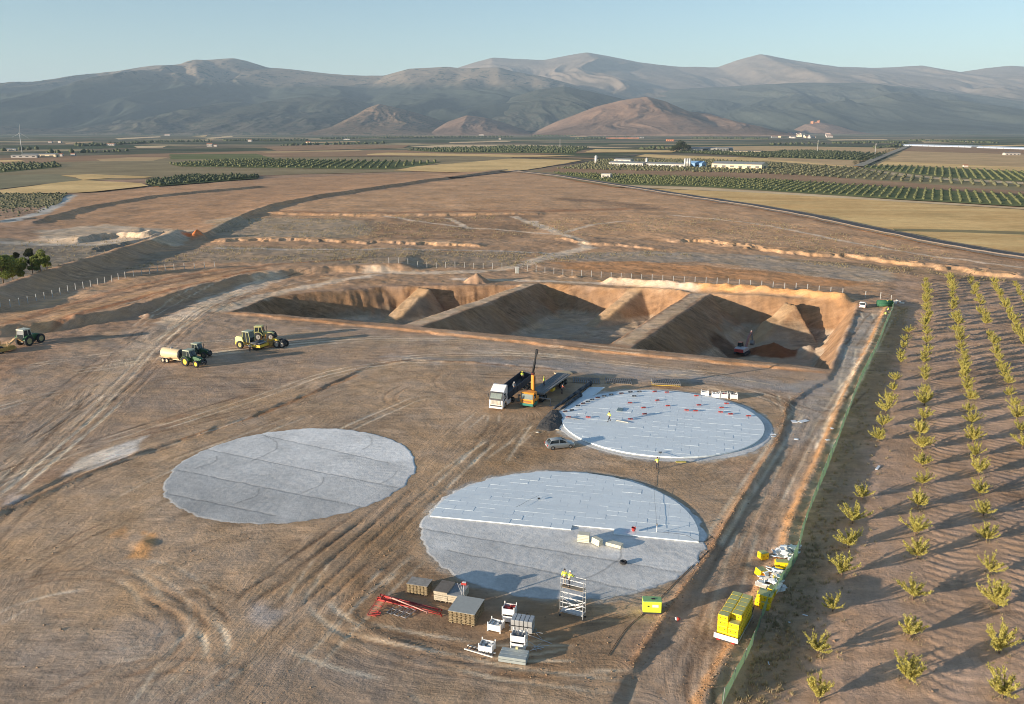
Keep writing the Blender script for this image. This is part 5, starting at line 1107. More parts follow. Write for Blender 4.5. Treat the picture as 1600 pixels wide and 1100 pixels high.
for xx in (-11.5, -12.8, -14.1):
    for s in (-1, 1): wheel(T, xx, s * 1.02, .5, .36, RIMG)
def onT(T, x, y, z): return tuple(Matrix.Translation(T.location) @ Matrix.Rotation(T.rotation_euler.z, 4, 'Z') @ Vector((x, y, z)))
# ---------------------------------------------------------------- orange crane lorry with flat trailer
x, y, z = at(823, 638); hd2 = heading((885, 596), (825, 640)) 
K = thing('crane_truck', 'orange cab lorry with upright folding crane and long flat empty trailer', 'truck', (x, y, z), hd2)
b = MB(); b.prof([(.0, .75), (.05, 1.6), (-.10, 2.5), (-.32, 2.72), (-1.65, 2.75), (-1.7, .95), (-1.5, .95), (-1.3, 1.2), (-.8, 1.2), (-.6, .85)], -1.2, 1.2); b.build('cab', ORP, K, bevel=.07)
b = MB(); b.prof([(.09, 1.62), (-.04, 2.5), (-.14, 2.5), (-.02, 1.6)], -1.08, 1.08); b.build('windscreen', GLL, K)
for s in (-1, 1):
    b = MB(); b.prof([(-.25, 1.7), (-.35, 2.4), (-1.1, 2.4), (-1.1, 1.7)], s * 1.195, s * 1.22); b.build('side_window', GLS, K); rbox('mirror', DKM, K, (-.05, s * 1.38, 2.1), (.1, .12, .4), .02); rbox('headlight', LAMPM, K, (.08, s * .85, .72), (.1, .26, .2), .02)
rbox('bumper', TEAL, K, (.02, 0, .68), (.3, 2.4, .42), .05); rbox('grille', mat('dark_orange', (.30, .12, .03), .6), K, (.05, 0, 1.2), (.06, 1.6, .3), .01)
rbox('chassis', DKM, K, (-3.3, 0, .85), (5.6, .9, .3), .02)
for s in (-1, 1): rbox('step', TEAL, K, (-1.0, s * 1.15, .75), (1.5, .18, .5), .04)
for xx in (-1.05, -4.3, -5.6):
    for s in (-1, 1): wheel(K, xx, s * .98, .5, .3, RIMG, dual=xx < -2)
cr = MB(); cr.box((-2.35, .1, 1.35), (.8, 1.9, .7)); cr.box((-2.35, .1, 2.0), (.7, .7, .8)); cr.build('crane_base', ORP, K, bevel=.03)
cr = MB(); cr.box((-2.35, .1, 3.75), (.55, .52, 3.4), taper=(.9, .9)); cb = cr.build('crane_column', ORP, K, bevel=.04)
cr = MB(); cr.box((-2.3, .12, 5.55), (.55, .5, .5), ry=.4); cr.build('crane_elbow', mat('dark_red', (.12, .03, .02), .6), cb, bevel=.05)
P_ = [(-2.25, .15, 5.6), (-2.25, .48, 7.4), (-2.25, .80, 9.3)]
cr = MB(); cr.box((-2.25, .30, 6.6), (.30, .34, 2.3), rx=-.17); cr.box((-2.25, .62, 8.5), (.22, .26, 2.0), rx=-.17); cr.box((-2.25, .80, 9.45), (.34, .4, .9), rx=-.17); cr.tube([(-2.05, .1, 5.6), (-2.0, .5, 7.2), (-2.05, .75, 8.8)], .05); cr.build('crane_jib', BLK, K, bevel=.02)
cr = MB(); cr.cyl((-2.7, .3, 2.2), (-2.62, .35, 5.0), .13, n=8); cr.build('crane_ram', DKM, K)
bd = MB(); [bd.box((-11.2, -1.1 + k * .44, 1.5), (13.0, .36, .10)) for k in range(6)]; bd.box((-11.2, 0, 1.42), (13.0, 2.55, .08)); bd.box((-4.66, 0, 1.36), (.12, 2.6, .3)); bd.build('trailer_bed', mat('grey_bed_boards', (.22, .22, .215), .8, var=.25, scale=1.), K)
b = MB(); [b.box((-11.2, -.62 + 0, 1.57), (13.0, .07, .06)), b.box((-11.2, .68, 1.57), (13.0, .07, .06))]; b.build('bed_rail', GRY, K)
b = MB(); b.box((-11, 0, 1.15), (12.5, .8, .3)); b.build('trailer_chassis', DKM, K); rbox('toolbox', YEL, K, (-9.4, 1.0, .85), (1.3, .5, .5), .03)
for xx in (-13.2, -14.5, -15.8):
    for s in (-1, 1): wheel(K, xx, s * 1.0, .5, .36, RIMG)
b = MB(); b.box((-3.0, 2.0, 1.15), (.16, 2.4, .16)); b.box((-3.0, 3.15, .6), (.10, .10, 1.1)); b.box((-3.0, 3.15, .05), (.4, .4, .08)); b.build('outrigger', GRY, K)
b = MB(); b.box((-3.0, -2.0, 1.15), (.16, 2.0, .16)); b.box((-3.0, -2.9, .6), (.10, .10, 1.1)); b.box((-3.0, -2.9, .05), (.4, .4, .08)); b.build('outrigger', GRY, K)
# ---------------------------------------------------------------- cars
def car(name, paint, label, loc, rz, hatch=True, L=4.3):
    t = thing(name, label, 'car', loc, rz); h = L / 2
    def sect(pts):  # loft (x, halfwidth, zlow, zhigh)
        V = []; F_ = []
        for x_, w_, z0, z1 in pts: V += [(x_, -w_ * .94, z0), (x_, -w_, (z0 + z1) / 2), (x_, -w_ * .92, z1), (x_, w_ * .92, z1), (x_, w_, (z0 + z1) / 2), (x_, w_ * .94, z0)]
        for i in range(len(pts) - 1):
            a = i * 6
            for k in range(6): F_.append((a + k, a + 6 + k, a + 6 + (k + 1) % 6, a + (k + 1) % 6))
        F_.append(tuple(range(6))[::1]); n = (len(pts) - 1) * 6; F_.append(tuple(range(n + 5, n - 1, -1))); return V, F_
    b = MB(); b.add(*sect([(-h, .70, .35, .78), (-h + .12, .82, .25, .92), (-h + .9, .87, .2, .98), (0, .88, .2, .95), (h - 1.15, .87, .2, .93), (h - .35, .82, .22, .76), (h - .05, .70, .28, .60), (h, .62, .32, .52)])); b.build('body', paint, t, True, bevel=.03)
    x0, x1, x2, x3 = (-h + .08, -h + .62, .25, 1.12) if hatch else (-h + .25, -h + .7, .3, 1.15)
    b = MB(); b.add(*sect([(x0 + .25, .78, .9, .95), (x1 + .12, .66, .9, 1.40), (x2 - .1, .64, .9, 1.42), (x3 - .06, .74, .88, .94)])); b.build('window', GLS, t, True)
    b = MB(); b.add(*sect([(x1 + .02, .60, 1.38, 1.43), (-.3, .62, 1.41, 1.49), (x2, .58, 1.38, 1.43)])); b.build('roof', paint, t, True)
    for s in (-1, 1):
        b = MB()
        for xa, za, xb, zb in ((x1 - .02, 1.40, x0 + .2, .93), (-.35, 1.41, -.35, .93), (x2 + .02, 1.40, x3, .92)): b.cyl((xa, s * .655, za), (xb, s * .78, zb), .05, n=5)
        b.build('pillar', paint, t); rbox('headlight', LAMPM, t, (h - .16, s * .58, .62), (.22, .26, .12), .02); rbox('tail_light', REDL, t, (-h + .05, s * .66, .75), (.12, .2, .26), .02); rbox('mirror', paint, t, (x3 - .35, s * .93, .98), (.14, .16, .12), .03)
        for xx in (-h + .78, h - .82): wheel(t, xx, s * .78, .32, .2, RIMG)
    rbox('number_plate', WHT, t, (-h - .01, 0, .62), (.03, .5, .12), .005); return t
x, y, z = at(875, 699); car('car', SILV2, 'silver hatchback parked between the boarded circle and the lorries', (x, y, z), R(15), True, 4.35)
x, y, z = at(1348, 480); car('car', WHT, 'small white car parked at the far corner of the pits', (x, y, z), heading((1330, 520), (1352, 470)), True, 4.1)
# ---------------------------------------------------------------- tractors
def tractor(label, loc, rz, body=GRN, roof=GRNR, rimm=RIMY, four=True, artic=False):
    t = thing('tractor', label, 'tractor', loc, rz)
    b = MB(); b.prof([(-.1, 1.0), (-.1, 1.75), (1.0, 1.72), (1.75, 1.55), (2.0, 1.35), (2.02, .85), (1.8, .7), (0, .7)], -.42, .42); b.build('bonnet', body, t, bevel=.06)
    rbox('grille', DKM, t, (2.03, 0, 1.1), (.06, .6, .45), .02)
    b = MB(); b.prof([(-1.55, 1.15), (-1.65, 2.0), (-1.45, 2.68), (-.25, 2.68), (.05, 1.8), (-.1, 1.1)], -.72, .72); b.build('cab', GLS, t, bevel=.04)
    rbox('roof', roof, t, (-.88, 0, 2.78), (1.55, 1.62, .22), .06)
    b = MB()
    for s in (-1, 1):
        for p, q in (((-1.68, s * .74, 1.2), (-1.5, s * .74, 2.7)), ((-.7, s * .76, 1.1), (-.75, s * .76, 2.7)), ((.06, s * .72, 1.6), (-.25, s * .72, 2.7))): b.cyl(p, q, .05, n=5)
    b.build('cab_frame', roof, t)
    for s in (-1, 1):
        f = MB(); N = 7; V = []
        for i in range(N):
            a = R(15 + i * 25); V += [(-.95 + math.cos(a) * 1.0, s * .70, .85 + math.sin(a) * 1.0), (-.95 + math.cos(a) * 1.0, s * 1.2, .85 + math.sin(a) * 1.0), (-.95 + math.cos(a) * .94, s * 1.2, .85 + math.sin(a) * .94), (-.95 + math.cos(a) * .94, s * .70, .85 + math.sin(a) * .94)]
        F_ = []
        for i in range(N - 1):
            for k in range(4): F_.append((i * 4 + k, i * 4 + 4 + k, i * 4 + 4 + (k + 1) % 4, i * 4 + (k + 1) % 4))
        f.add(V, F_ + [(0, 1, 2, 3), (N * 4 - 1, N * 4 - 2, N * 4 - 3, N * 4 - 4)]); f.build('mudguard', body, t)
        wheel(t, -.95, s * .98, .86, .48, rimm); wheel(t, 1.45, s * .92, .64 if not artic else .8, .40, rimm); rbox('headlight', LAMPM, t, (2.0, s * .26, 1.38), (.08, .16, .12), .02)
    b = MB(); b.cyl((.5, .48, 1.6), (.5, .48, 2.7), .06, .05, 8); b.build('exhaust', DKM, t); rbox('axle', DKM, t, (.2, 0, .75), (3.4, .5, .4), .03); rbox('counterweight', DKM, t, (2.3, 0, .8), (.5, .8, .4), .05)
    return t
hd = heading((292, 570), (320, 574)); x, y, z = at(303, 571); TR1 = tractor('green tractor with bright yellow wheels hitched to the beige tanker', (x, y, z), hd); TR1.scale = (1.12, 1.12, 1.12)
x, y, z = at(314, 557); tractor('dark green tractor standing behind the tractor with the tanker', (x, y, z), hd + .1, mat('deep_green', (.025, .075, .035), .5, var=.15), rimm=mat('dark_rim', (.10, .11, .06), .6))
x, y, z = at(272, 566); t = thing('tanker_trailer', 'beige cylindrical water tanker on twin axles behind the green tractor', 'tanker', (x, y, z), hd); t.scale = (1.08, 1.08, 1.08)
b = MB(); b.cyl((-2.3, 0, 1.75), (1.9, 0, 1.75), .98, n=24); b.build('tank', TANKB, t, True, bevel=.05)
b = MB(); b.cyl((1.9, 0, 1.75), (2.12, 0, 1.75), .95, .6, 24); b.build('end_cap', DKM, t, True); b = MB(); b.cyl((-2.55, 0, 1.75), (-2.3, 0, 1.75), .55, .95, 24); b.build('end_cap', TANKB, t, True)
b = MB(); b.cyl((-.2, 0, 2.65), (-.2, 0, 2.9), .28, n=12); b.build('hatch', GRY, t); b = MB(); b.box((-.2, 0, .72), (4.6, .8, .16)); b.prof([(1.8, .64), (1.8, .8), (3.9, .6), (3.9, .48)], -.12, .12); b.box((1.9, 0, .9), (.2, 1.5, .3)); b.build('chassis', TANKB, t); 
b = MB(); b.tube([(2.1, .3, 2.0), (2.6, .5, 1.6), (3.2, .3, 1.0)], .07); b.tube([(2.1, -.3, 2.2), (2.4, -.4, 1.4), (3.3, -.2, .9)], .06); b.build('hose', BLK, t)
for xx in (-1.75, -.75):
    for s in (-1, 1): wheel(t, xx, s * .92, .5, .34, mat('beige_rim', (.62, .48, .34), .6)); 
b = MB(); [b.box((-1.25, s * .95, 1.1), (2.3, .4, .06)) for s in (-1, 1)]; b.build('mudguard', TANKB, t)
# ---------------------------------------------------------------- roller
hd = heading((372, 540), (415, 545)); x, y, z = at(393, 544); t = thing('road_roller', 'yellow single drum road roller with tall green grey cab', 'roller', (x, y, z), hd); t.scale = (1.22, 1.22, 1.22)
b = MB(); b.prof([(-2.6, .7), (-2.7, 1.9), (-2.3, 2.2), (-1.2, 2.15), (-.9, 1.2), (-.7, .8)], -.95, .95); b.build('engine_cover', PYL, t, bevel=.08); rbox('rear_body', YEL, t, (-1.8, 0, .95), (1.9, 1.9, .6), .06)
b = MB(); b.prof([(-1.15, 1.3), (-1.15, 3.0), (.1, 3.0), (.35, 2.0), (.2, 1.1)], -.7, .7); b.build('cab', GLS, t, bevel=.03); rbox('roof', GRNR, t, (-.5, 0, 3.08), (1.5, 1.6, .18), .05)
b = MB()
for s in (-1, 1):
    for p, q in (((-1.15, s * .72, 1.2), (-1.15, s * .72, 3.0)), ((-.4, s * .72, 1.2), (-.4, s * .72, 3.0)), ((.33, s * .72, 1.9), (.1, s * .72, 3.0)), ((.2, s * .72, 1.1), (.35, s * .72, 2.0))): b.cyl(p, q, .06, n=5)
b.build('cab_frame', PYL, t)
for s in (-1, 1): wheel(t, -1.6, s * 1.0, .72, .46, mat('olive_rim', (.40, .36, .10), .6))
b = MB(); [b.box((1.6, s * 1.12, .8), (2.2, .16, .42)) for s in (-1, 1)]; b.box((2.75, 0, .8), (.22, 2.4, .42)); b.box((.5, 0, .8), (.3, 2.4, .42)); b.build('drum_frame', YEL, t, bevel=.02); b = MB(); b.box((1.6, 0, 1.22), (2.0, 1.9, .08)); b.build('platform', GRY, t); b = MB(); b.cyl((1.65, -1.02, .72), (1.65, 1.02, .72), .74, n=28); b.build('drum', DKM, t, True)
# scraper with its tractor standing beyond the roller
hd3 = heading((405, 538), (445, 541)); x, y, z = at(424, 541); t = thing('scraper', 'low yellow earth scraper on big tyres behind the roller', 'scraper', (x, y, z), hd3)
b = MB(); b.prof([(-2.6, .5), (-2.6, 1.25), (.6, 1.25), (1.0, .6), (.8, .35)], -1.25, 1.25); b.build('bowl', mat('worn_yellow', (.45, .28, .08), .7, var=.35), t, bevel=.04)
b = MB(); b.prof([(-.6, 1.2), (.8, 1.9), (1.6, 1.7), (2.4, 1.0), (2.3, .8), (1.5, 1.4), (.8, 1.55), (-.5, 1.0)], -.3, .3); b.build('gooseneck', YEL, t, bevel=.03)
for s in (-1, 1): wheel(t, 2.0, s * 1.0, .82, .5, RIMG); b = MB(); b.cyl((-2.0, s * .9, 1.2), (-1.7, s * .9, 2.3), .12, n=8); b.cyl((-.2, s * 1.0, 1.2), (0, s * .9, 2.0), .1, n=8); b.build('ram', ORP, t)
for s in (-1, 1): wheel(t, 3.1, s * .8, .74, .42, RIMG)
b = MB(); b.box((2.6, 0, 1.0), (1.6, .9, .5)); b.box((3.1, 0, 1.5), (.2, 1.5, .5)); b.build('rear_frame', DKM, t, bevel=.03)
x, y, z = at(413, 531); tractor('yellow green tractor with dark tyres between the roller and the scraper', (x, y, z), hd3 + .3, PYL, PYL, RIMG, artic=True).scale = (1.15, 1.15, 1.15)
# left tractor with scraper
x, y, z = at(47, 538); hd4 = heading((36, 543), (62, 536)); tractor('green tractor with pale cab pulling a scraper at the left edge', (x, y, z), hd4, GRN, mat('pale_cab', (.60, .60, .48), .6), mat('muddy_rim', (.40, .34, .16), .7), artic=True).scale = (1.3, 1.3, 1.3)
x, y, z = at(12, 548); t = thing('scraper', 'yellow and rusty scraper bowl hitched to the tractor at left edge', 'scraper', (x, y, z), hd4); t.scale = (1.2, 1.2, 1.2)
b = MB(); b.prof([(-2.8, .4), (-2.8, 1.1), (.4, 1.1), (.9, .5), (.7, .3)], -1.3, 1.3); b.build('bowl', MC['worn_yellow'], t, bevel=.04); b = MB(); b.prof([(0, 1.0), (1.6, 1.9), (2.4, 1.9), (3.4, 1.0), (3.3, .8), (2.3, 1.6), (1.6, 1.6), (0, .8)], -.25, .25); b.build('gooseneck', mat('faded_orange', (.62, .40, .20), .6), t, bevel=.03)
for s in (-1, 1): wheel(t, -2.2, s * 1.05, .7, .45, RIMG); b = MB(); b.cyl((-.6, s * .9, 1.0), (-.5, s * .9, 1.8), .12, n=8); b.build('ram', MC['faded_orange'], t)
# ---------------------------------------------------------------- excavator in the right pit
x, y = G(1160, 545, -7.6); z = hz(x, y); t = thing('excavator', 'grey and red tracked excavator working at the bottom of the right pit', 'excavator', (x, y, z), R(55))
for s in (-1, 1):
    b = MB(); b.prof([(-1.9, .35), (-1.6, .05), (1.6, .05), (1.9, .35), (1.9, .6), (1.6, .85), (-1.6, .85), (-1.9, .6)], s * 1.2 - .28, s * 1.2 + .28); b.build('track', DKM, t, bevel=.04)
rbox('undercarriage', DKM, t, (0, 0, .6), (1.8, 2.0, .4), .03)
b = MB(); b.prof([(-2.4, 1.0), (-2.5, 1.7), (-2.2, 2.0), (.3, 1.95), (1.3, 1.6), (1.4, 1.0)], -1.25, 1.25); b.build('house', mat('pale_grey_paint', (.50, .50, .50), .5, var=.1), t, bevel=.07)
b = MB(); b.prof([(-.3, 1.6), (-.3, 2.95), (1.0, 2.95), (1.45, 2.1), (1.45, 1.6)], .25, 1.22); b.build('cab', GLS, t, bevel=.04); rbox('roof', mat('orange_roof', (.60, .22, .12), .5), t, (.3, .73, 3.02), (1.4, 1.02, .12), .03); rbox('counterweight', REDP, t, (-2.45, 0, 1.45), (.5, 2.3, .8), .08)
b = MB(); b.prof([(.6, 1.5), (.6, 2.0), (2.2, 4.4), (4.3, 5.3), (4.5, 4.9), (2.7, 3.9), (1.1, 1.5)], -.75, -.35); b.build('boom', mat('dull_boom', (.34, .18, .16), .6), t, bevel=.04); b = MB(); b.prof([(4.0, 5.6), (4.6, 5.4), (5.7, 2.6), (5.3, 2.5)], -.7, -.42); b.build('stick', GRY, t, bevel=.03); b = MB(); b.prof([(5.2, 2.7), (6.1, 2.4), (6.0, 1.5), (5.3, 1.3), (4.9, 1.9)], -1.0, -.1); b.build('bucket', GRY, t, bevel=.04)
# ---------------------------------------------------------------- generator, scaffold, tyre, small things
x, y, z = at(1018, 957); t = thing('generator', 'small lime yellow and green generator box beside the sunk road', 'generator', (x, y, z), R(-4))
rbox('body', mat('lime_yellow', (.72, .85, .06), .5, var=.05), t, (0, 0, .85), (1.8, .95, 1.15), .04); rbox('lid', mat('lid_green', (.28, .50, .20), .5, var=.05), t, (0, 0, 1.46), (1.84, 1.0, .08), .03); rbox('vent', BLK, t, (.1, 0, 1.52), (.35, .22, .06), .01); rbox('label_plate', WHT, t, (.3, -.49, 1.0), (.6, .02, .28), .005); rbox('skid', DKM, t, (0, 0, .16), (1.7, .8, .2), .02)
b = MB(); b.cyl((-.4, -.48, .95), (-.4, -.52, .95), .07, n=10); b.build('handle', BLK, t)
pA, pB = G(878, 962), G(912, 970.5); sx, sy = (pA[0] + pB[0]) / 2, (pA[1] + pB[1]) / 2 + .35; rzs = math.atan2(pB[1] - pA[1], pB[0] - pA[0]); zs = hz(sx, sy)
S = thing('scaffold_tower', 'silver aluminium scaffold tower with two workers on top', 'scaffold', (sx, sy, zs), rzs); L_, W_, H_ = 2.35, .75, 4.1
for a in (-1, 1):
    for c in (-1, 1):
        b = MB(); b.cyl((a * L_ / 2, c * W_ / 2, .12), (a * L_ / 2, c * W_ / 2, 3.2 + (1.0 if True else 0)), .03, n=6); b.build('post', CHR, S); b = MB(); b.cyl((a * L_ / 2, c * W_ / 2 - .04, .09), (a * L_ / 2, c * W_ / 2 + .04, .09), .09, n=10); b.build('castor', BLK, S)
for i in range(8):
    zz = .35 + i * .42
    for a in (-1, 1): b = MB(); b.cyl((a * L_ / 2, -W_ / 2, zz), (a * L_ / 2, W_ / 2, zz), .024, n=5); b.build('rung', CHR, S)
for zz in (.5, 1.05, 1.6, 2.15, 2.7, 3.6, 4.1):
    for c in (-1, 1): b = MB(); b.cyl((-L_ / 2, c * W_ / 2, zz), (L_ / 2, c * W_ / 2, zz), .024, n=5); b.build('rail', CHR, S)
for c in (-1, 1): b = MB(); b.cyl((-L_ / 2, c * W_ / 2, .5), (L_ / 2, c * W_ / 2, 1.6), .022, n=5); b.cyl((-L_ / 2, c * W_ / 2, 2.15), (L_ / 2, c * W_ / 2, 1.05), .022, n=5); b.build('brace', CHR, S)
rbox('platform', CHR, S, (0, 0, .55), (2.3, .66, .06), .01); rbox('platform', TIMB, S, (0, 0, 3.14), (2.3, .66, .06), .01)
# ---------------------------------------------------------------- people
SKIN = mat('skin', (.42, .26, .18), .6, var=.06); HIV = mat('hi_vis_yellow', (.72, .88, .05), .6, var=.06); HIO = mat('hi_vis_orange', (.9, .14, .04), .6, var=.06); NAVT = mat('dark_trousers', (.03, .035, .05), .85, var=.2); LGT = mat('light_trousers', (.45, .42, .38), .85, var=.1); REFL = mat('reflective_band', (.75, .75, .72), .4, var=.03); HELW = mat('white_helmet', (.85, .85, .83), .35, var=.03); HAIR = mat('dark_hair', (.03, .022, .016), .8); GRYS = mat('grey_shirt', (.36, .40, .44), .85, var=.1); BOOT = mat('boot', (.05, .035, .025), .8); HELY = mat('yellow_helmet', (.8, .7, .05), .4)
def skinned(name, chain, m, parent, sub=1):
    """chain: list of (position, radius, parent index); root first"""
    me = bpy.data.meshes.new(name); me.from_pydata([c[0] for c in chain], [(i, c[2]) for i, c in enumerate(chain) if c[2] is not None], []); me.update()
    o = bpy.data.objects.new(name, me); C.objects.link(o); o.parent = parent
    md = o.modifiers.new('skin', 'SKIN'); md.use_smooth_shade = True
    for i, sv in enumerate(me.skin_vertices[0].data): sv.radius = (chain[i][1], chain[i][1]) if not isinstance(chain[i][1], tuple) else chain[i][1]; sv.use_root = (i == 0)
    s = o.modifiers.new('sub', 'SUBSURF'); s.levels = sub; s.render_levels = sub
    me.materials.append(m); return o
def person(label, loc, rz, vest=HIV, trous=NAVT, head=None, pose='stand', shirt=None, s=1.0):
    t = thing('person', label, 'person', loc, rz); t.scale = (s, s, s)
    st = {'stand': (.10, -.06), 'walk': (.30, -.26), 'work': (.14, -.10)}[pose]; lean = {'stand': 0., 'walk': .04, 'work': .18}[pose]
    hip, sh = .92, 1.42; Lk = (st[0] * .55 + .05, .10, .50); Rk = (st[1] * .45 + .05, -.10, .50); Lf = (st[0], .11, .08); Rf = (st[1], -.11, .08)
    if pose == 'walk': Rf = (st[1], -.11, .14)
    neck = (lean, 0, 1.50); hd = (lean + .02, 0, 1.64)
    sL, sR = (lean, .19, sh), (lean, -.19, sh)
    if pose == 'work': eL, wL, eR, wR = (lean + .18, .26, 1.16), (lean + .42, .17, 1.10), (lean + .16, -.26, 1.15), (lean + .44, -.14, 1.14)
    elif pose == 'walk': eL, wL, eR, wR = (lean - .10, .25, 1.15), (lean - .02, .27, .92), (lean + .12, -.25, 1.15), (lean + .28, -.24, .96)
    else: eL, wL, eR, wR = (lean - .02, .26, 1.14), (lean + .10, .27, .90), (lean + .04, -.26, 1.15), (lean + .24, -.20, 1.04)
    body = [((0, 0, hip), .115, None), ((lean * .5, 0, 1.12), .11, 0), ((lean * .9, 0, 1.34), .13, 1), (neck, .052, 2), ((hd[0] - .005, 0, hd[2] - .05), .068, 3), ((hd[0] - .01, 0, hd[2] + .03), .088, 4), ((hd[0] - .012, 0, hd[2] + .09), .062, 5),
            (sL, .058, 2), (eL, .044, 7), (wL, .027, 8), (sR, .058, 2), (eR, .044, 10), (wR, .027, 11), ((0, .095, .86), .09, 0), (Lk, .058, 13), (Lf, .04, 14), ((0, -.095, .86), .09, 0), (Rk, .058, 16), (Rf, .04, 17)]
    skinned('body', body, SKIN, t)
    f = MB(); f.cyl((hd[0] + .08, 0, hd[2] + .03), (hd[0] + .112, 0, hd[2] - .01), .008, .016, 5); f.build('nose', SKIN, t)
    f = MB(); [f.ball((hd[0] + .072, q * .032, hd[2] + .035), .011, n=6, m=4) for q in (-1, 1)]; f.build('eyes', HAIR, t); f = MB(); f.box((hd[0] + .078, 0, hd[2] - .05), (.012, .045, .010)); f.build('mouth', mat('lips', (.3, .12, .1), .6), t)
    f = MB(); [f.ball((hd[0] - .01, q * .086, hd[2] + .01), .026, .6, .4, 1, 6, 4) for q in (-1, 1)]; f.build('ears', SKIN, t)
    for q, w_, e in ((1, wL, eL), (-1, wR, eR)):
        d = (Vector(w_) - Vector(e)).normalized(); side = d.cross(Vector((0, 0, 1))); side = side.normalized() if side.length > .1 else Vector((0, 1, 0)); up = side.cross(d).normalized(); w0 = Vector(w_)
        h = MB(); h.cyl(w0, w0 + d * .085, .026, .036, 8)
        for k, fl in enumerate((.068, .078, .072, .056)):
            b0 = w0 + d * .08 + side * (k - 1.5) * .019; b1 = b0 + d * fl * .5; b2 = b1 + d * fl * .35 - up * fl * .35; h.cyl(b0, b1, .0085, .008, 5); h.cyl(b1, b2, .008, .0065, 5)
        th_ = w0 + d * .02 + side * -.03; h.cyl(th_, th_ + d * .035 - side * .025 - up * .01, .010, .009, 5); h.cyl(th_ + d * .035 - side * .025 - up * .01, th_ + d * .065 - side * .026 - up * .02, .009, .007, 5); h.build('hand', SKIN, t, True)
    skinned('trousers', [((0, 0, .95), .135, None), ((0, .10, .84), .105, 0), (Lk, .075, 1), (tuple(Vector(Lf) + Vector((0, 0, .05))), .062, 2), ((0, -.10, .84), .105, 0), (Rk, .075, 4), (tuple(Vector(Rf) + Vector((0, 0, .05))), .062, 5)], trous, t)
    mid = lambda a, b, k: tuple(Vector(a).lerp(Vector(b), k))
    skinned('shirt', [((lean * .2, 0, .98), .145, None), ((lean * .5, 0, 1.15), .14, 0), ((lean * .9, 0, 1.36), .15, 1), (sL, .078, 2), (eL, .058, 3), (mid(eL, wL, .8), .044, 4), (sR, .078, 2), (eR, .058, 6), (mid(eR, wR, .8), .044, 7)], shirt or vest or GRYS, t)
    if vest:
        skinned('vest', [((lean * .2, 0, .93), .168, None), ((lean * .5, 0, 1.15), .158, 0), ((lean * .9, 0, 1.38), .165, 1), ((lean, .15, 1.42), .085, 2), ((lean, -.15, 1.42), .085, 2)], vest, t)
        b = MB(); b.cyl((lean * .45, 0, 1.06), (lean * .48, 0, 1.11), .192, n=16, caps=False); b.cyl((lean * .6, 0, 1.2), (lean * .63, 0, 1.25), .19, n=16, caps=False); b.build('reflective_band', REFL, t)
    for fpt in (Lf, Rf): b = MB(); b.box((fpt[0] + .045, fpt[1], max(0, fpt[2] - .03)), (.27, .10, .09), taper=(.75, .8)); b.build('boot', BOOT, t, bevel=.02)
    if head: b = MB(); b.ball((hd[0] - .012, 0, hd[2] + .055), .118, 1.08, .95, .82, 12, 8); b.cyl((hd[0], 0, hd[2] + .035), (hd[0], 0, hd[2] + .05), .14, .135, 14); b.build('helmet', head, t, True)
    else: b = MB(); b.ball((hd[0] - .022, 0, hd[2] + .055), .098, 1, .94, .9, 12, 8); b.build('hair', HAIR, t, True)
    return t
x, y, z = at(952, 662); person('worker in yellow vest walking on the fully boarded circle', (x, y, .37), R(200), pose='walk')
x, y, z = at(1027, 733); person('worker in yellow vest holding a pole, between the two boarded circles', (x, y, z), R(95), pose='work')
def onS(x, y, z): return onT(S, x, y, z)
person('taller worker without helmet on the scaffold tower, yellow vest, light trousers', onS(-.92, .05, 3.17), rzs + R(100), trous=LGT, pose='stand'); person('worker in white helmet on the scaffold tower, arms forward', onS(-.42, -.08, 3.17), rzs + R(60), head=HELW, pose='work', s=.96)
person('worker in yellow vest standing inside the dark trailer of the white lorry', onT(T, -13.6, -.2, 1.42), R(-70), pose='stand', head=HELY); person('worker with white helmet in dark clothes inside the dark trailer', onT(T, -6.8, .75, 1.42), R(-60), vest=None, shirt=GRYS, head=HELW, pose='stand') 
person('worker in yellow vest standing on the flat empty trailer', onT(K, -8.3, -.25, 1.6), R(150), pose='stand', head=HELY); x, y, z = onT(K, -10.5, 2.3, 0); person('worker in orange vest beside the flat empty trailer', (x, y, hz(x, y)), R(30), vest=HIO, pose='work')
x, y, z = at(391, 549); person('worker in pale shirt beside the road roller', (x, y, z), R(-60), vest=None, shirt=GRYS, pose='work')
for i, (px, py, pz, lb) in enumerate(((1386, 478, 'work', 'left worker in yellow vest beside the green net roll'), (1393, 477, 'work', 'right worker in yellow vest beside the green net roll'), (1387, 490, 'stand', 'worker in pale yellow vest at the fence, nearest the net roll'), (1384, 497, 'work', 'worker in yellow vest bending at the fence below the net roll'))):
    x, y, z = at(px, py); person(lb, (x, y, z), R(80 + 40 * i), pose=pz)
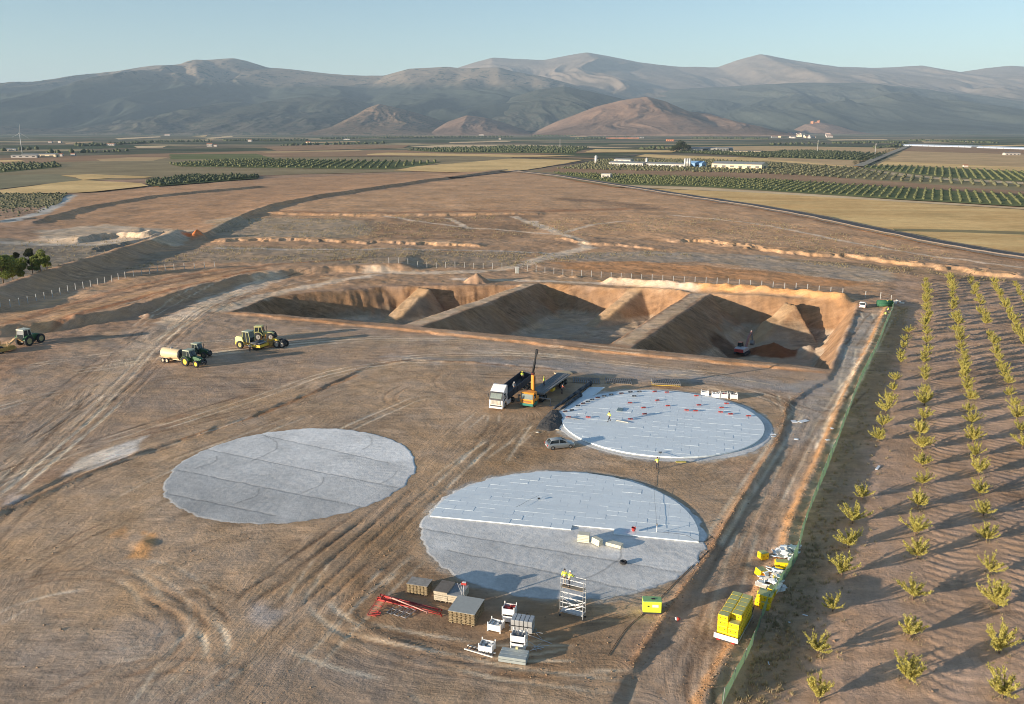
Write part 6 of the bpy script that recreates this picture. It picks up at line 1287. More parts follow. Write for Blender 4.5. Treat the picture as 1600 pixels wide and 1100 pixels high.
# ---------------------------------------------------------------- stakes, crates, pallets
def crate(loc, rz, label, fill=None, w_=1.15, d=1.0, h=.62, group='white site crates', frame=True, s=1.):
    t = thing('crate', label, 'crate', loc, rz, group); b = MB(); th = .04
    b.box((0, -d / 2, h / 2 + .12), (w_, th, h)); b.box((0, d / 2, h / 2 + .12), (w_, th, h)); b.box((-w_ / 2, 0, h / 2 + .12), (th, d - th, h)); b.box((w_ / 2, 0, h / 2 + .12), (th, d - th, h)); b.build('side_panel', WHT, t)
    b = MB(); b.box((0, 0, .13), (w_ - th, d - th, .05)); b.build('floor', DKM, t)
    for a in (-1, 1):
        for c in (-1, 1): b = MB(); b.box((a * w_ / 2, c * d / 2, (h + .34) / 2), (.08, .08, h + .34)); b.box((a * w_ / 2, c * d / 2, .02), (.14, .14, .04)); b.build('post', WHT, t)
    b = MB(); b.box((0, -d / 2 - .03, h + .10), (w_, .03, .06)); b.box((0, -d / 2 - .03, .16), (w_, .03, .06)); b.box((w_ / 2 + .03, 0, h + .10), (.03, d, .06)); b.build('rim', WHT, t)
    if fill:
        rr = random.Random(label)
        f = MB()
        for k in range(16 if fill != 'poles' else 9):
            p = (rr.uniform(-w_ / 2 + .14, w_ / 2 - .14), rr.uniform(-d / 2 + .12, d / 2 - .12), rr.uniform(.35, h + .08))
            if fill == 'poles': f.cyl((p[0] * .7, p[1] * .7, .2), (p[0] * 1.1, p[1] * 1.1, h + rr.uniform(.25, .6)), .03, n=5)
            else: f.box(p, (.32, .2, .12), rz=rr.uniform(0, 3), ry=rr.uniform(-.4, .4))
        f.build('contents', {'red': REDP, 'white': REFL, 'dark': DKM, 'poles': GRY, 'clamps': GRY}[fill], t)
    return t
def atz(px, py): x, y, z = at(px, py); return (x, y, z)
A_ = R(-14)
p = atz(796, 969); crate(p, A_, 'lower white crate of the pair with red contents', h=.6); crate((p[0], p[1], p[2] + .78), A_, 'upper white crate holding red fittings, stacked behind the grey panels', 'red', h=.6)
crate(atz(775, 983), A_ - .12, 'single white crate with pale sacks right of the big pallet stack', 'white', w_=1.25)
crate(atz(761, 1016), A_ - .06, 'single white crate behind the pale beams with dark and white contents', 'white', w_=1.25, h=.6)
p = atz(811, 1012); crate(p, A_, 'lower white crate of the pair holding poles', h=.6, w_=1.3); crate((p[0], p[1], p[2] + .78), A_, 'upper white crate full of sticking out poles', 'poles', h=.6, w_=1.3)
for i, (px, py, fl) in enumerate(((1101, 619, None), (1118, 621.5, 'white'), (1131, 622, 'red'), (1146, 622.5, 'dark'))): crate(atz(px, py), R(-6), 'white crate, %s from the left in the row behind the boarded circle' % ordn(i + 1), fl, w_=1.2, h=.75, group='white crates behind the boarded circle')
b = MB(); x, y, z = at(1109, 619.5); b.box((x, y, z + .1), (.9, .4, .15)); tag(b.build('spare_lid', WHT), 'small white lid lying between the first two white crates', 'lid')
PLY = mat('pale_ply', (.36, .35, .30), .8, var=.22, scale=2.); PLYE = mat('ply_edge', (.27, .205, .115), .8, var=.3, scale=4.); GPL = mat('grey_ply', (.30, .31, .31), .8, var=.2, scale=1.5)
def pstack(px, py, w_, d, n, th, rz, label, top=PLY, edge=PLYE, gap=.05, slots=True):
    x, y, z = at(px, py); t = thing('panel_stack', label, 'panel stack', (x, y, z), rz)
    rr = random.Random(px)
    for i in range(n):
        o_ = (rr.uniform(-.03, .03), rr.uniform(-.03, .03)); zc = .12 + i * th
        if slots:
            b = MB()
            for k in range(6): b.box((o_[0] - w_ / 2 + w_ * (k + .5) / 6, o_[1], zc + th * .30), (w_ / 6 * .6, d, th * .5))
            b.box((o_[0], o_[1], zc + th * .72), (w_, d, th * .26)); b.build('panel', edge, t)
        else: b = MB(); b.box((o_[0], o_[1], zc + th * .5), (w_, d, th * .86)); b.build('panel', edge, t)
    b = MB(); b.box((0, 0, .12 + n * th + .02), (w_ * 1.01, d * 1.01, .035)); b.build('top_sheet', top, t)
    b = MB(); [b.box((-w_ * .38 + k * w_ * .38, 0, .03), (.1, d, .16)) for k in range(3)]; b.build('bearer', TIMB, t); return t
pstack(656, 924, 2.25, 1.5, 7, .14, R(-16), 'slatted wooden panel stack, leftmost of the three stacks by the nearest circle', mat('dusty_ply', (.34, .31, .27), .9, var=.35, scale=3.))
pstack(695, 932, 1.45, 2.2, 5, .20, R(-18), 'board stack with dark brown top, left half of the double stack', mat('brown_ply', (.20, .17, .14), .85, var=.2), mat('pale_edge', (.46, .40, .30), .8, var=.2, scale=5.), slots=False)
pstack(716, 935, 1.45, 2.3, 4, .20, R(-18), 'board stack with blue grey top, right half of the double stack', GPL, MC['pale_edge'], slots=False)
pstack(729, 964, 2.7, 2.9, 7, .17, R(-17), 'largest slatted panel stack with clean grey top', mat('clean_ply', (.40, .41, .38), .8, var=.08))
x, y, z = at(726, 922); t = thing('toolbox', 'small red and white box on top of the blue grey board stack', 'box', (x, y - .6, hz(x, y) + 1.0), R(-10)); rbox('body', REDP, t, (0, 0, .12), (.55, .4, .24), .03); rbox('lid', WHT, t, (.02, -.03, .26), (.4, .28, .04), .02)
b = MB(); x, y, z = at(727, 945); rr = random.Random(3)
for k in range(5): b.cyl((x + rr.uniform(-.1, .3), y - .2 + rr.uniform(-.2, .2), z), (x - .5 + rr.uniform(-.3, .3), y + .6, z + 1.9 + rr.uniform(-.3, .3)), .025, n=5)
tag(b.build('leaning_poles', CHR), 'bundle of thin grey poles leaning on the blue grey board stack', 'poles')
# red props and frames
def prop(a, b_, z0, m, label, r=.07, name='red_prop', grp='red steel props lying in a fan'):
    p, q = G(*a), G(*b_); t = thing(name, label, 'steel prop', (p[0], p[1], hz(*p)), math.atan2(q[1] - p[1], q[0] - p[0]), grp); L = math.dist(p, q)
    b = MB(); b.cyl((0, 0, z0), (L * .6, 0, z0 + .02), r, n=8); b.build('outer_tube', m, t, True); b = MB(); b.cyl((L * .58, 0, z0 + .02), (L, 0, z0 + .03), r * .72, n=8); b.build('inner_tube', m, t, True); b = MB(); b.box((0, 0, z0), (.03, .26, .26)); b.box((L, 0, z0), (.03, .22, .22)); b.build('end_plate', m, t); return t
for i, (a, c, z0, m) in enumerate((((591, 935), (688, 960), .1, REDP), ((592, 938), (690, 963), .12, REDP), ((595, 933), (690, 957), .26, mat('dark_red_paint', (.28, .04, .04), .6, var=.2)), ((598, 936), (684, 957), .26, MC['dark_red_paint']), ((590, 940), (650, 955), .28, REDP), ((612, 940), (668, 963), .42, mat('pinkish_paint', (.62, .34, .28), .6)), ((600, 937), (640, 947), .42, REDP))):
    prop(a, c, z0, m, 'steel prop, %s counted from the near side of the red fan' % ordn(i + 1) if i != 5 else 'pale pinkish prop lying across the red fan')
def frame(px, py, rz, w_, d, m, label, grp=None, bars=4, tilt=.12, name='steel_frame'):
    x, y, z = at(px, py); t = thing(name, label, 'steel frame', (x, y, z), rz, grp); b = MB()
    for s in (-1, 1): b.cyl((-w_ / 2, s * d / 2, .08), (w_ / 2, s * d / 2, .08 + tilt), .035, n=6)
    b.build('rail', m, t); 
    for k in range(bars): xx = -w_ / 2 + w_ * k / (bars - 1); zz = .08 + tilt * k / (bars - 1); b = MB(); b.cyl((xx, -d / 2, zz), (xx, d / 2, zz), .03, n=6); b.cyl((xx, -d / 2, zz), (min(w_ / 2, xx + w_ / (bars - 1)), d / 2, zz), .02, n=5) if k < bars - 1 else 0; b.build('crossbar', m, t)
    return t
frame(588, 955, R(70), 1.9, .9, REDP, 'red lattice frame at the left of the red props', tilt=.5); frame(585, 961, R(-5), 1.2, .4, REDP, 'bright red short frame nearest the camera at the red pile')
for i, (px, py) in enumerate(((616, 954), (627, 957), (638, 960))): frame(px, py, R(55), 1.5, .6, mat('dull_galvanised', (.33, .33, .33), .6, .3), 'grey trestle lying by the red props, %s from the left' % ordn(i + 1), 'grey trestles by the red props', 3, .1)
# grey panel bundles on the right
x, y, z = at(817, 985); t = thing('panel_bundle', 'grey aluminium panels strapped in a double stack beside the white crates', 'panel stack', (x, y, z), R(-14))
for j in range(2):
    for i in range(5): rbox('panel', CHR, t, (-.85 + i * .42, 0, .42 + j * .66), (.36, 1.2, .56), .02)
rbox('strap', DKM, t, (-.1, 0, .74), (2.2, 1.24, .04), .01); rbox('bearer', TIMB, t, (0, 0, .07), (2.6, .9, .12), .01)
x, y, z = at(803, 1030); t = thing('plank_bundle', 'pale metal deck planks in a low pile nearest the camera', 'planks', (x, y, z), R(-14))
for j in range(2):
    for i in range(3): rbox('plank', mat('zinc_plank', (.44, .49, .48), .5, .4, var=.12), t, (0, -.5 + i * .5, .18 + j * .3), (2.5, .46, .26), .02)
rbox('post', mat('pale_yellow_block', (.6, .55, .3), .7), t, (.1, .75, .55), (.22, .22, .5), .02)
x, y, z = at(750, 1019); t = thing('beam_pair', 'two long pale beams lying in front of the single white crate', 'beams', (x, y, z), heading((729, 1012), (770, 1024)))
for s in (-.3, .3): rbox('beam', mat('pale_beam', (.60, .58, .54), .7), t, (0, s, .12), (2.9, .14, .12), .01)
b = MB(); [b.box((-1.2 + k * .34, 0, .2), (.08, .6, .04)) for k in range(8)]; b.build('crossbar', DKM, t)
def lying(pts, m, name, label, cat, r=.03):
    b = MB(); rr = random.Random(label)
    for a, c in pts:
        p, q = G(*a), G(*c); b.cyl((p[0], p[1], hz(*p) + .05 + rr.uniform(0, .12)), (q[0], q[1], hz(*q) + .05), r, n=5)
    return tag(b.build(name, m), label, cat)
lying([((830, 1012), (858, 1009)), ((832, 1016), (845, 1006)), ((828, 1018), (850, 1012)), ((826, 1004), (846, 1016)), ((834, 1008), (838, 1018))], CHR, 'loose_poles', 'loose scattered grey poles right of the white crates', 'poles')
lying([((800, 985), (848, 990)), ((815, 990), (862, 1006)), ((795, 980), (838, 985)), ((832, 985), (846, 998))], CHR, 'loose_poles', 'thin grey poles lying against the strapped grey panels', 'poles')
# formwork grids on the ground behind the circle
def grid(px, py, w_, d, n, label, z0=.12, m=None, lay=1):
    x, y, z = at(px, py); t = thing('formwork_grid', label, 'formwork', (x, y, z), R(-9)); m = m or mat('formwork_grey', (.26, .26, .26), .7, .2, var=.2)
    for l in range(lay):
        b = MB()
        for k in range(n): b.box((-w_ / 2 + w_ * (k + .5) / n, 0, z0 + l * .28), (w_ / n * .42, d, .12), rz=.12)
        b.build('slat_panel', m, t); b = MB(); [b.box((0, -d / 2 + d * k / 2, z0 - .08 + l * .28), (w_, .1, .08)) for k in range(3)]; b.build('bearer', YEL if lay > 1 and l == 0 else TIMB, t)
    return t
grid(916, 595, 5.2, 3.4, 14, 'low grey formwork grid nearest the flat trailer'); grid(966, 596, 5.0, 3.4, 14, 'low grey formwork grid, middle one of three behind the circle'); grid(1040, 602, 5.2, 3.0, 15, 'higher grey formwork stack with yellow bearers behind the circle', .5, lay=2)
b = MB(); x, y, z = at(880, 584); b.box((x, y, z + .12), (3.2, 1.8, .2), rz=R(20)); tag(b.build('timber_mat', mat('pale_timber', (.5, .4, .26), .85, var=.2)), 'pale timber sheet lying behind the end of the flat trailer', 'sheet')
# foam off-cut strip, folded dark membranes, dark tarpaulin heap
p = [G(868, 650), G(880, 640), G(921, 606), G(945, 606), G(934, 614), G(902, 634), G(880, 655)]; V = [(a, c, .16) for a, c in p] + [(a, c, -.05) for a, c in p]; n = len(p)
o = meshobj('foam_strip', V, [tuple(range(n - 1, -1, -1))] + [(i, i + n, (i + 1) % n + n, (i + 1) % n)[::-1] for i in range(n)], FOAM); tag(o, 'pale blue foam strip leading from the circle towards the lorries', 'insulation')
if o.data.polygons[0].normal.z < 0: o.data.flip_normals()
MEM = mat('dark_membrane', (.02, .03, .045), .6, var=.2)
for i, (a, c, r, lb) in enumerate((((866, 642), (920, 604), .32, 'longer rolled dark blue membrane along the foam strip'), ((876, 643), (905, 622), .26, 'shorter rolled dark blue membrane lying on the foam strip'))):
    p, q = G(*a), G(*c); b = MB(); P_ = [Vector((p[0], p[1], .16 + r)).lerp(Vector((q[0], q[1], .16 + r * 1.1)), k / 6) + Vector((0, 0, 0)) for k in range(7)]
    for k in range(6): b.cyl(P_[k], P_[k + 1], r * (.7 + .07 * k), r * (.77 + .07 * k), 10)
    b.cyl(P_[6], P_[6] + (P_[6] - P_[5]).normalized() * .5, r * 1.2, r * 1.7, 10); tag(b.build('membrane_roll', MEM, smooth=True), lb, 'membrane roll')
GA = GL([(836, 671), (842, 660), (862, 640), (872, 640), (885, 655), (872, 672), (858, 675)]); cx = sum(a for a, c in GA) / 7; cy = sum(c for a, c in GA) / 7
V = []; F_ = []; N_ = 30; M_ = 10
PG = []
for k in range(N_):
    t_ = k / N_ * 7; i = int(t_); f = t_ - i; PG.append((GA[i][0] * (1 - f) + GA[(i + 1) % 7][0] * f, GA[i][1] * (1 - f) + GA[(i + 1) % 7][1] * f))
for j in range(M_ + 1):
    s = 1 - j / M_
    for a, c in PG:
        xx = cx + (a - cx) * s; yy = cy + (c - cy) * s; hh = .05 + .6 * (1 - s ** 2.2) * (.4 + .9 * float(fbm(np.array([xx * .9]), np.array([yy * .9]), 3, 3)[0]))
        V.append((xx, yy, hz(xx, yy) + (hh if j else -.1)))
for j in range(M_):
    for k in range(N_): F_.append((j * N_ + k, j * N_ + (k + 1) % N_, (j + 1) * N_ + (k + 1) % N_, (j + 1) * N_ + k))
tag(meshobj('tarpaulin_heap', V, F_, mat('dark_mesh_tarpaulin', (.075, .07, .065), .9, var=.5, scale=9., bump=.6, dist=.1)), 'heap covered by dark mesh tarpaulin left of the boarded circle', 'heap')
# dark border weights along the rim and red packs on the boards
def pack(px, py, rz, m, label, grp):
    x, y = G(px, py, .4); t = thing('strap_pack', label, 'pack', (x, y, .37), rz, grp); rbox('bag', m, t, (0, 0, .09), (.78, .3, .17), .05); rbox('strap', DKM if m is not MEM else GRY, t, (0, 0, .10), (.08, .32, .19), .01)
blk = [(883, 643), (893.5, 641), (903, 634), (911, 630.5), (918.5, 627.5), (925, 624.5), (934, 621.5), (944, 619), (955, 616.5), (971, 614.7), (985, 612.5), (999, 611.8)]
for i, (a, c) in enumerate(blk): pack(a, c, R(18 if i < 7 else 6), MEM if i % 3 else mat('dark_maroon', (.09, .03, .03), .7), 'small dark pack, %s from the left along the far rim of the boarded circle' % ordn(i + 1), 'dark packs along the circle rim')
red = [(888.5, 652), (919, 652), (984.5, 629.5), (991, 619), (985, 655), (1007, 647), (1005.5, 637), (1027, 625.6), (1043.5, 634), (1042, 613), (1023, 611.8), (1073, 641), (1087, 642), (1092, 633), (1088, 618.4), (1126, 644), (1127.5, 637), (1135, 630.5), (1141.5, 647), (1169.5, 650)]
red.sort()
for i, (a, c) in enumerate(red): pack(a, c, R(random.uniform(-10, 25)), REDP if a > 1020 or i % 4 == 1 else (MEM if i in (4, 5) else MC['dark_red_paint']), 'small reddish or dark pack lying on the boards, %s from the left of the circle' % ordn(i + 1), 'packs scattered on the boarded circle')
def board(a, c, w_, z0, m, label, th=.06, name='board'):
    p, q = G(*a), G(*c); x, y = (p[0] + q[0]) / 2, (p[1] + q[1]) / 2; b = MB(); z = max(hz(x, y), z0); b.box((x, y, z + th / 2 + .03), (math.dist(p, q), w_, th), rz=math.atan2(q[1] - p[1], q[0] - p[0])); return tag(b.build(name, m, bevel=.01), label, 'board')
board((882, 655), (906, 659), .25, .37, GRY, 'grey metal straight edge at the left rim of the boarded circle'); board((962, 660), (982, 664), .3, .37, mat('cream_board', (.72, .66, .54), .8), 'cream lath lying right of the walking worker'); board((967, 646), (970, 641), .9, .37, mat('teal_grey', (.20, .28, .30), .7), 'small dark grey green sheet behind the walking worker')
board((860, 670), (874, 672), .35, 0, MC['cream_board'], 'cream board lying between the tarpaulin heap and the hatchback'); board((838, 676), (842, 677), .4, 0, MC['cream_board'], 'tiny cream scrap at the foot of the tarpaulin heap')
WB = mat('white_board', lin(228, 232, 234), .7, var=.04)
for i, (a, c, w_, lb) in enumerate((((1237, 656), (1245, 656), 1.1, 'square white board lying in the sunk road'), ((1249, 657), (1262, 654), .9, 'long white board right of the square one in the sunk road'), ((1241, 683), (1248, 684), .6, 'cream board alone lower in the sunk road'), ((1201, 679), (1212, 679), .4, 'white lath on the pad edge right of the circle'), ((1206, 683), (1211, 682), .3, 'short white scrap below the lath at the pad edge'), ((1290, 690), (1296, 689.5), .5, 'white scrap at the foot of the orange bank'), ((1298, 671), (1301, 673), .4, 'small tilted white scrap under the fence bank'), ((1369, 734), (1374, 728), .35, 'white strip lying in the orchard beside the first tree row'), ((1254, 961), (1262, 963), .12, 'crumpled white litter right of the fence'), ((1231, 972), (1235, 973), .2, 'tiny white litter scrap near the fence'), ((1200, 1035), (1202, 1040), .1, 'thin white litter strip at the near end of the fence'))): board(a, c, w_, -5, WB, lb, .05)
board((1056, 722), (1072, 722), .5, 0, mat('mustard_sheet', (.6, .5, .12), .8), 'mustard yellow sheet at the near rim of the boarded circle')
# foam packs on the nearest slab
for i, (a, c, w_, h, lb) in enumerate((((903, 846), (921, 848), 1.5, .9, 'cream pack of foam boards, leftmost of three at the board edge'), ((925, 850), (940, 854), 1.0, .7, 'leaning pale foam pack, middle of three at the board edge'), ((948, 852), (972, 857), 1.4, .35, 'flat cream foam pack, right one of three at the board edge'))):
    p, q = G(*a), G(*c); t = thing('foam_pack', lb, 'foam pack', ((p[0] + q[0]) / 2, (p[1] + q[1]) / 2, .16), math.atan2(q[1] - p[1], q[0] - p[0]) + (.0, -.35, -.1)[i]); n_ = 5 if i < 2 else 3
    for k in range(n_): rbox('sheet', mat('cream_foam', (.68, .64, .50), .8, var=.06), t, (0, .02 * k, h / n_ * (k + .5)), (math.dist(p, q), w_ * .6, h / n_ * .9), .01)
x, y = G(974, 879, .2); t = thing('tyre', 'black tyre lying flat on the grey concrete', 'tyre', (x, y, .15)); b = MB(); N = 16
V = []; 
for i in range(N):
    for r_, zz in ((.20, 0), (.38, 0), (.42, .1), (.38, .22), (.20, .22)): V.append((r_ * math.cos(2 * math.pi * i / N), r_ * math.sin(2 * math.pi * i / N), zz))
b.add(V, [(i * 5 + k, ((i + 1) % N) * 5 + k, ((i + 1) % N) * 5 + (k + 1) % 5, i * 5 + (k + 1) % 5) for i in range(N) for k in range(5)]); b.build('rubber', BLK, t, True)
x, y = G(990, 829, .4); t = thing('bucket', 'red bucket standing on the foam boards', 'bucket', (x, y, .37)); b = MB(); b.cyl((0, 0, 0), (0, 0, .42), .2, .27, 12, False); b.cyl((0, 0, .01), (0, 0, .03), .2, n=12); b.build('pail', REDP, t, True); b = MB(); b.tube([(.26 * math.cos(a), 0, .42 + .2 * math.sin(a)) for a in [i * math.pi / 6 for i in range(7)]], .012); b.build('handle', DKM, t)
x, y, z = at(1057, 970); t = thing('traffic_marker', 'small red and white marker lying in the sunk road', 'marker', (x, y, z)); b = MB(); b.cyl((0, 0, .2), (.34, 0, .22), .2, .1, 10); b.build('body', REDP, t, True); b = MB(); b.cyl((-.14, 0, .2), (0, 0, .2), .16, .205, 10); b.build('band', WHT, t, True)
x, y = G(842, 779, .4); b = MB(); b.box((x, y, .43), (.3, .2, .12)); tag(b.build('black_tool', BLK), 'tiny black tool on the boards of the nearest circle', 'tool')
# thin mast with cable between the circles
x, y = G(1026, 831, .4); t = thing('water_point', 'small white post with red top on the foam boards', 'post', (x, y, .37)); rbox('post', WHT, t, (0, 0, .45), (.07, .07, .9), .01); rbox('box', GRY, t, (0, 0, .95), (.2, .14, .22), .02)
def cable(pts, r, m, label, lift=.04, zz=None):
    P_ = smooth_pts(GL(pts), 3); b = MB(); Q = []
    for a, c in P_:
        z_ = hz(a, c)
        for j, (sx_, sy_, sr) in enumerate(SLABS):
            d_ = math.hypot(a - sx_, c - sy_)
            if d_ < sr: z_ = .18
            if j == 0 and d_ < 16 and (-(a - sx_) * math.sin(RC) + (c - sy_) * math.cos(RC)) > c0: z_ = .39
        Q.append((a, c, z_ + lift))
    b.tube(Q, r, 5); return tag(b.build('cable', m), label, 'cable')
cable([(1027, 735), (1024, 757), (1022, 780), (1025, 810), (1026, 832)], .013, DKM, 'thin dark hose running from the worker down over the foam boards')
cable([(1026, 836), (1060, 839), (1075, 842), (1085, 850), (1100, 848), (1112, 838)], .02, DKM, 'thin cable from the white post to the slab edge')
cable([(1108, 860), (1060, 905), (1020, 948), (985, 975), (972, 990), (950, 1025)], .025, BLK, 'dark cable running past the generator along the pad edge')
cable([(842, 779), (828, 785), (812, 795), (806, 797)], .015, DKM, 'short thin cord beside the tiny black tool')
x, y, z = at(1031, 712); b = MB(); x0, y0, _ = at(1027, 733); b.cyl((x0 + .2, y0 + .1, z + 1.1), (x + .1, y + .2, .42), .02, n=5); b.box((x + .1, y + .25, .45), (.5, .2, .1)); tag(b.build('broom', DKM), 'long handled tool pushed over the circle rim by the worker', 'tool')
# ---------------------------------------------------------------- trailer with yellow packs
YP = mat('yellow_wrap', (.90, .62, .015), .32, var=.14, scale=2.5, bump=.25, dist=.05); YPT = mat('yellow_wrap_top', (.52, .52, .20), .4, var=.15, scale=2.); HOL = mat('dark_mark', (.16, .07, .02), .6)
hq = heading((1132, 1010), (1166, 952)); x, y, z = at(1132, 1008); q = thing('flatbed_trailer', 'low flatbed trailer with white tailboard carrying yellow packs', 'trailer', (x, y, z), hq)
rbox('bed', GRY, q, (2.5, -.1, .62), (5.2, 2.2, .12), .02); rbox('tailboard', WHT, q, (-.1, -.1, .85), (.06, 2.25, .5), .01); rbox('side_rail', CHR, q, (2.5, -1.22, .72), (5.2, .05, .22), .01); rbox('side_rail', CHR, q, (2.5, 1.02, .72), (5.2, .05, .22), .01)
b = MB(); b.box((2.5, -.1, .48), (5, .7, .16)); b.box((5.9, -.1, .48), (1.6, .12, .12)); b.build('chassis', DKM, q)
for s in (-1.05, .85):
    for xx in (2.2, 3.1): wheel(q, xx, s, .33, .2, RIMG, 1 if s > 0 else -1)
for s in (-.8, .6): rbox('tail_light', REDL, q, (-.15, s, .52), (.05, .3, .1), .01)
b = MB(); b.box((5.4, -.5, 1.0), (.7, .8, .6)); b.tube([(5.2, -1.0, .7), (5.8, -1.1, 1.3), (6.1, -.8, .9)], .05); b.build('front_tools', DKM, q, bevel=.02)
def ypack(loc, rz, d, label, grp=None, tilt=(0, 0), marks=True):
    t = thing('board_pack', label, 'pack', loc, rz, grp); t.rotation_euler = (tilt[0], tilt[1], rz); rbox('wrap', YP, t, (0, 0, d[2] / 2), d, .05)
    rbox('top_film', YPT, t, (0, 0, d[2] + .004), (d[0] * .9, d[1] * .86, .012), .004)
    if marks:
        b = MB()
        for k in range(2):
            for s in (-1, 1): b.cyl((-d[0] * .25 + k * d[0] * .5, s * (d[1] / 2 + .002), d[2] * .55), (-d[0] * .25 + k * d[0] * .5, s * (d[1] / 2 + .008), d[2] * .55), .075, n=8)
        for s in (-1, 1): b.cyl((-d[0] / 2 - .002, s * d[1] * .22, d[2] * .55), (-d[0] / 2 - .01, s * d[1] * .22, d[2] * .55), .06, n=8)
        b.build('print_dot', HOL, t)
    return t
for k in range(6):
    for l in range(4):
        for s in range(2):
            lx = .50 + k * .80; ly = (-.62, .38)[s] - .04; hx = .55
            lb = 'yellow board pack on the trailer, %s layer up, %s from the tailboard, %s side' % (ordn(l + 1), ordn(k + 1), ('fence', 'pad')[s])
            if s == 0 and l == 3 and k == 0: continue
            ypack(onT(q, lx + random.uniform(-.02, .02), ly + random.uniform(-.02, .02), .69 + l * (hx + .012)), hq, (.77, .98, hx), lb, 'yellow packs loaded on the trailer', marks=True)
# pile of packs and boards at the fence
pl = [(1192, 872, .9, R(20), (0, 0)), (1221, 886, 1.4, R(-8), (0, 0)), (1188, 898, 1.0, R(25), (.1, .1)), (1214, 910, .9, R(-15), (.2, 0)), (1187, 945, 1.0, R(65), (0, .1)), (1196, 950, 1.0, R(60), (0, .0)), (1191, 933, 1.2, R(62), (0, .2)), (1200, 937, 1.2, R(62), (0, .1)), (1205, 928, 1.0, R(58), (.2, 0))]
LB = ['farthest yellow pack at the top left of the fence pile', 'long yellow pack lying in front of the white board heap', 'yellow pack alone left of the middle of the fence pile', 'small yellow pack leaning by the fence mid pile', 'nearest yellow pack at the foot of the fence pile', 'second nearest yellow pack at the foot of the fence pile', 'long yellow pack standing left in the near group of the pile', 'long yellow pack standing right in the near group of the pile', 'yellow pack half under white boards above the near group']
for (px, py, L, rz, tl), lb in zip(pl, LB): x, y, z = at(px, py); ypack((x, y, z + .02), rz, (L, .9, .75), lb, 'yellow packs dumped at the fence', tl)
for i, (px, py) in enumerate(((1190, 945), (1199, 948))): x, y, z = at(px, py); ypack((x, y, z + .78), R(60), (1.1, .9, .6), ('left', 'right')[i] + ' yellow pack stacked on top of the near group at the fence', 'yellow packs dumped at the fence')
rr = random.Random(12); WBB = mat('off_white_board', lin(226, 218, 204), .75, var=.05); k = 0
HN = {(1222, 868): 'farthest big scrap heap', (1238, 862): 'scraps against the far net', (1208, 900): 'middle heap', (1212, 914): 'heap below the middle one', (1186, 912): 'loose boards on the road edge', (1216, 926): 'heap nearest the packs'}
for cx_, cy_, sx_, sy_, n_ in ((1222, 868, 14, 7, 26), (1238, 862, 9, 5, 12), (1208, 900, 14, 8, 16), (1212, 914, 12, 6, 14), (1186, 912, 7, 6, 5), (1216, 926, 7, 6, 6)):
    for j in range(n_):
        k += 1; px = cx_ + rr.uniform(-sx_, sx_); py = cy_ + rr.uniform(-sy_, sy_); x, y, z = at(px, py); b = MB(); b.box((0, 0, 0), (rr.uniform(.6, 1.3), rr.uniform(.45, .7), .06)); o = b.build('foam_offcut', rr.choice([WB, WB, WBB, FOAM])); o.location = (x, y, z + .12 + .9 * rr.random() ** 1.5 * (1 - abs(px - cx_) / sx_ * .7)); o.rotation_euler = (rr.uniform(-.5, .5), rr.uniform(-.5, .5), rr.uniform(0, 3.1))
        tag(o, 'pale foam scrap, %s piece of the %s' % (ordn(j + 1), HN[(cx_, cy_)]), 'board', 'foam scraps piled at the fence')
# ---------------------------------------------------------------- fences
NET = newmat('green_netting'); m, nt, bb = NET; tc = NN(nt, 'NewGeometry'); nz = NN(nt, 'TexNoise', i_Scale=1.2, i_Detail=5., i_Vector=tc.outputs['Position']); bb.inputs['Roughness'].default_value = .7
nt.links.new(mixc(nt, nz.outputs[0], (.16, .30, .18), (.34, .46, .26)), bb.inputs['Base Color']); tr = NN(nt, 'BsdfTranslucent'); tr.inputs[0].default_value = (.25, .45, .25, 1); tp = NN(nt, 'BsdfTransparent')
mx = NN(nt, 'MixShader', i_0=.3); nt.links.new(bb.outputs[0], mx.inputs[1]); nt.links.new(tr.outputs[0], mx.inputs[2]); mx2 = NN(nt, 'MixShader', i_0=.12); nt.links.new(mx.outputs[0], mx2.inputs[1]); nt.links.new(tp.outputs[0], mx2.inputs[2]); nt.links.new(mx2.outputs[0], nt.nodes['Material Output'].inputs[0])
NETM = m
FX = smooth_pts(FENCE_EXT[1:], 1); Lf = sum(math.dist(a, b) for a, b in zip(FX, FX[1:])); stp = .5; pos_ = []; acc = 0
for a, b_ in zip(FX, FX[1:]):
    L = math.dist(a, b_); n_ = max(1, int(L / stp))
    for i in range(n_): t_ = i / n_; pos_.append((a[0] + (b_[0] - a[0]) * t_, a[1] + (b_[1] - a[1]) * t_))
pos_ = np.array(pos_); hzv = height(pos_[:, 0], pos_[:, 1]); n_ = len(pos_); s_ = np.arange(n_) * stp
FT = thing('net_fence', 'long sagging green net fence between the sunk road and the orchard', 'fence', (pos_[0, 0], pos_[0, 1], 0)); o0 = Vector(FT.location)
lean = (fbm(s_ / 9, s_ * 0, 5, 3) - .5) * 1.1; top = 1.75 - .35 * fbm(s_ / 4, s_ * 0, 8, 3) - .12 * np.abs(np.sin(s_ * math.pi / 2.8)); bel = (fbm(s_ / 1.1, s_ * 0, 12, 3) - .5) * .35
V = []; F_ = []; M_ = 5
for i in range(n_):
    for j in range(M_ + 1):
        f = j / M_; off = lean[i] * f * .5 + bel[i] * math.sin(f * math.pi)
        V.append((pos_[i, 0] + off * .9 - o0.x, pos_[i, 1] - off * .42 - o0.y, hzv[i] - .12 + f * (top[i] + .12)))
for i in range(n_ - 1):
    for j in range(M_): a = i * (M_ + 1) + j; F_.append((a, a + M_ + 1, a + M_ + 2, a + 1))
meshobj('netting', V, F_, NETM, FT, True)
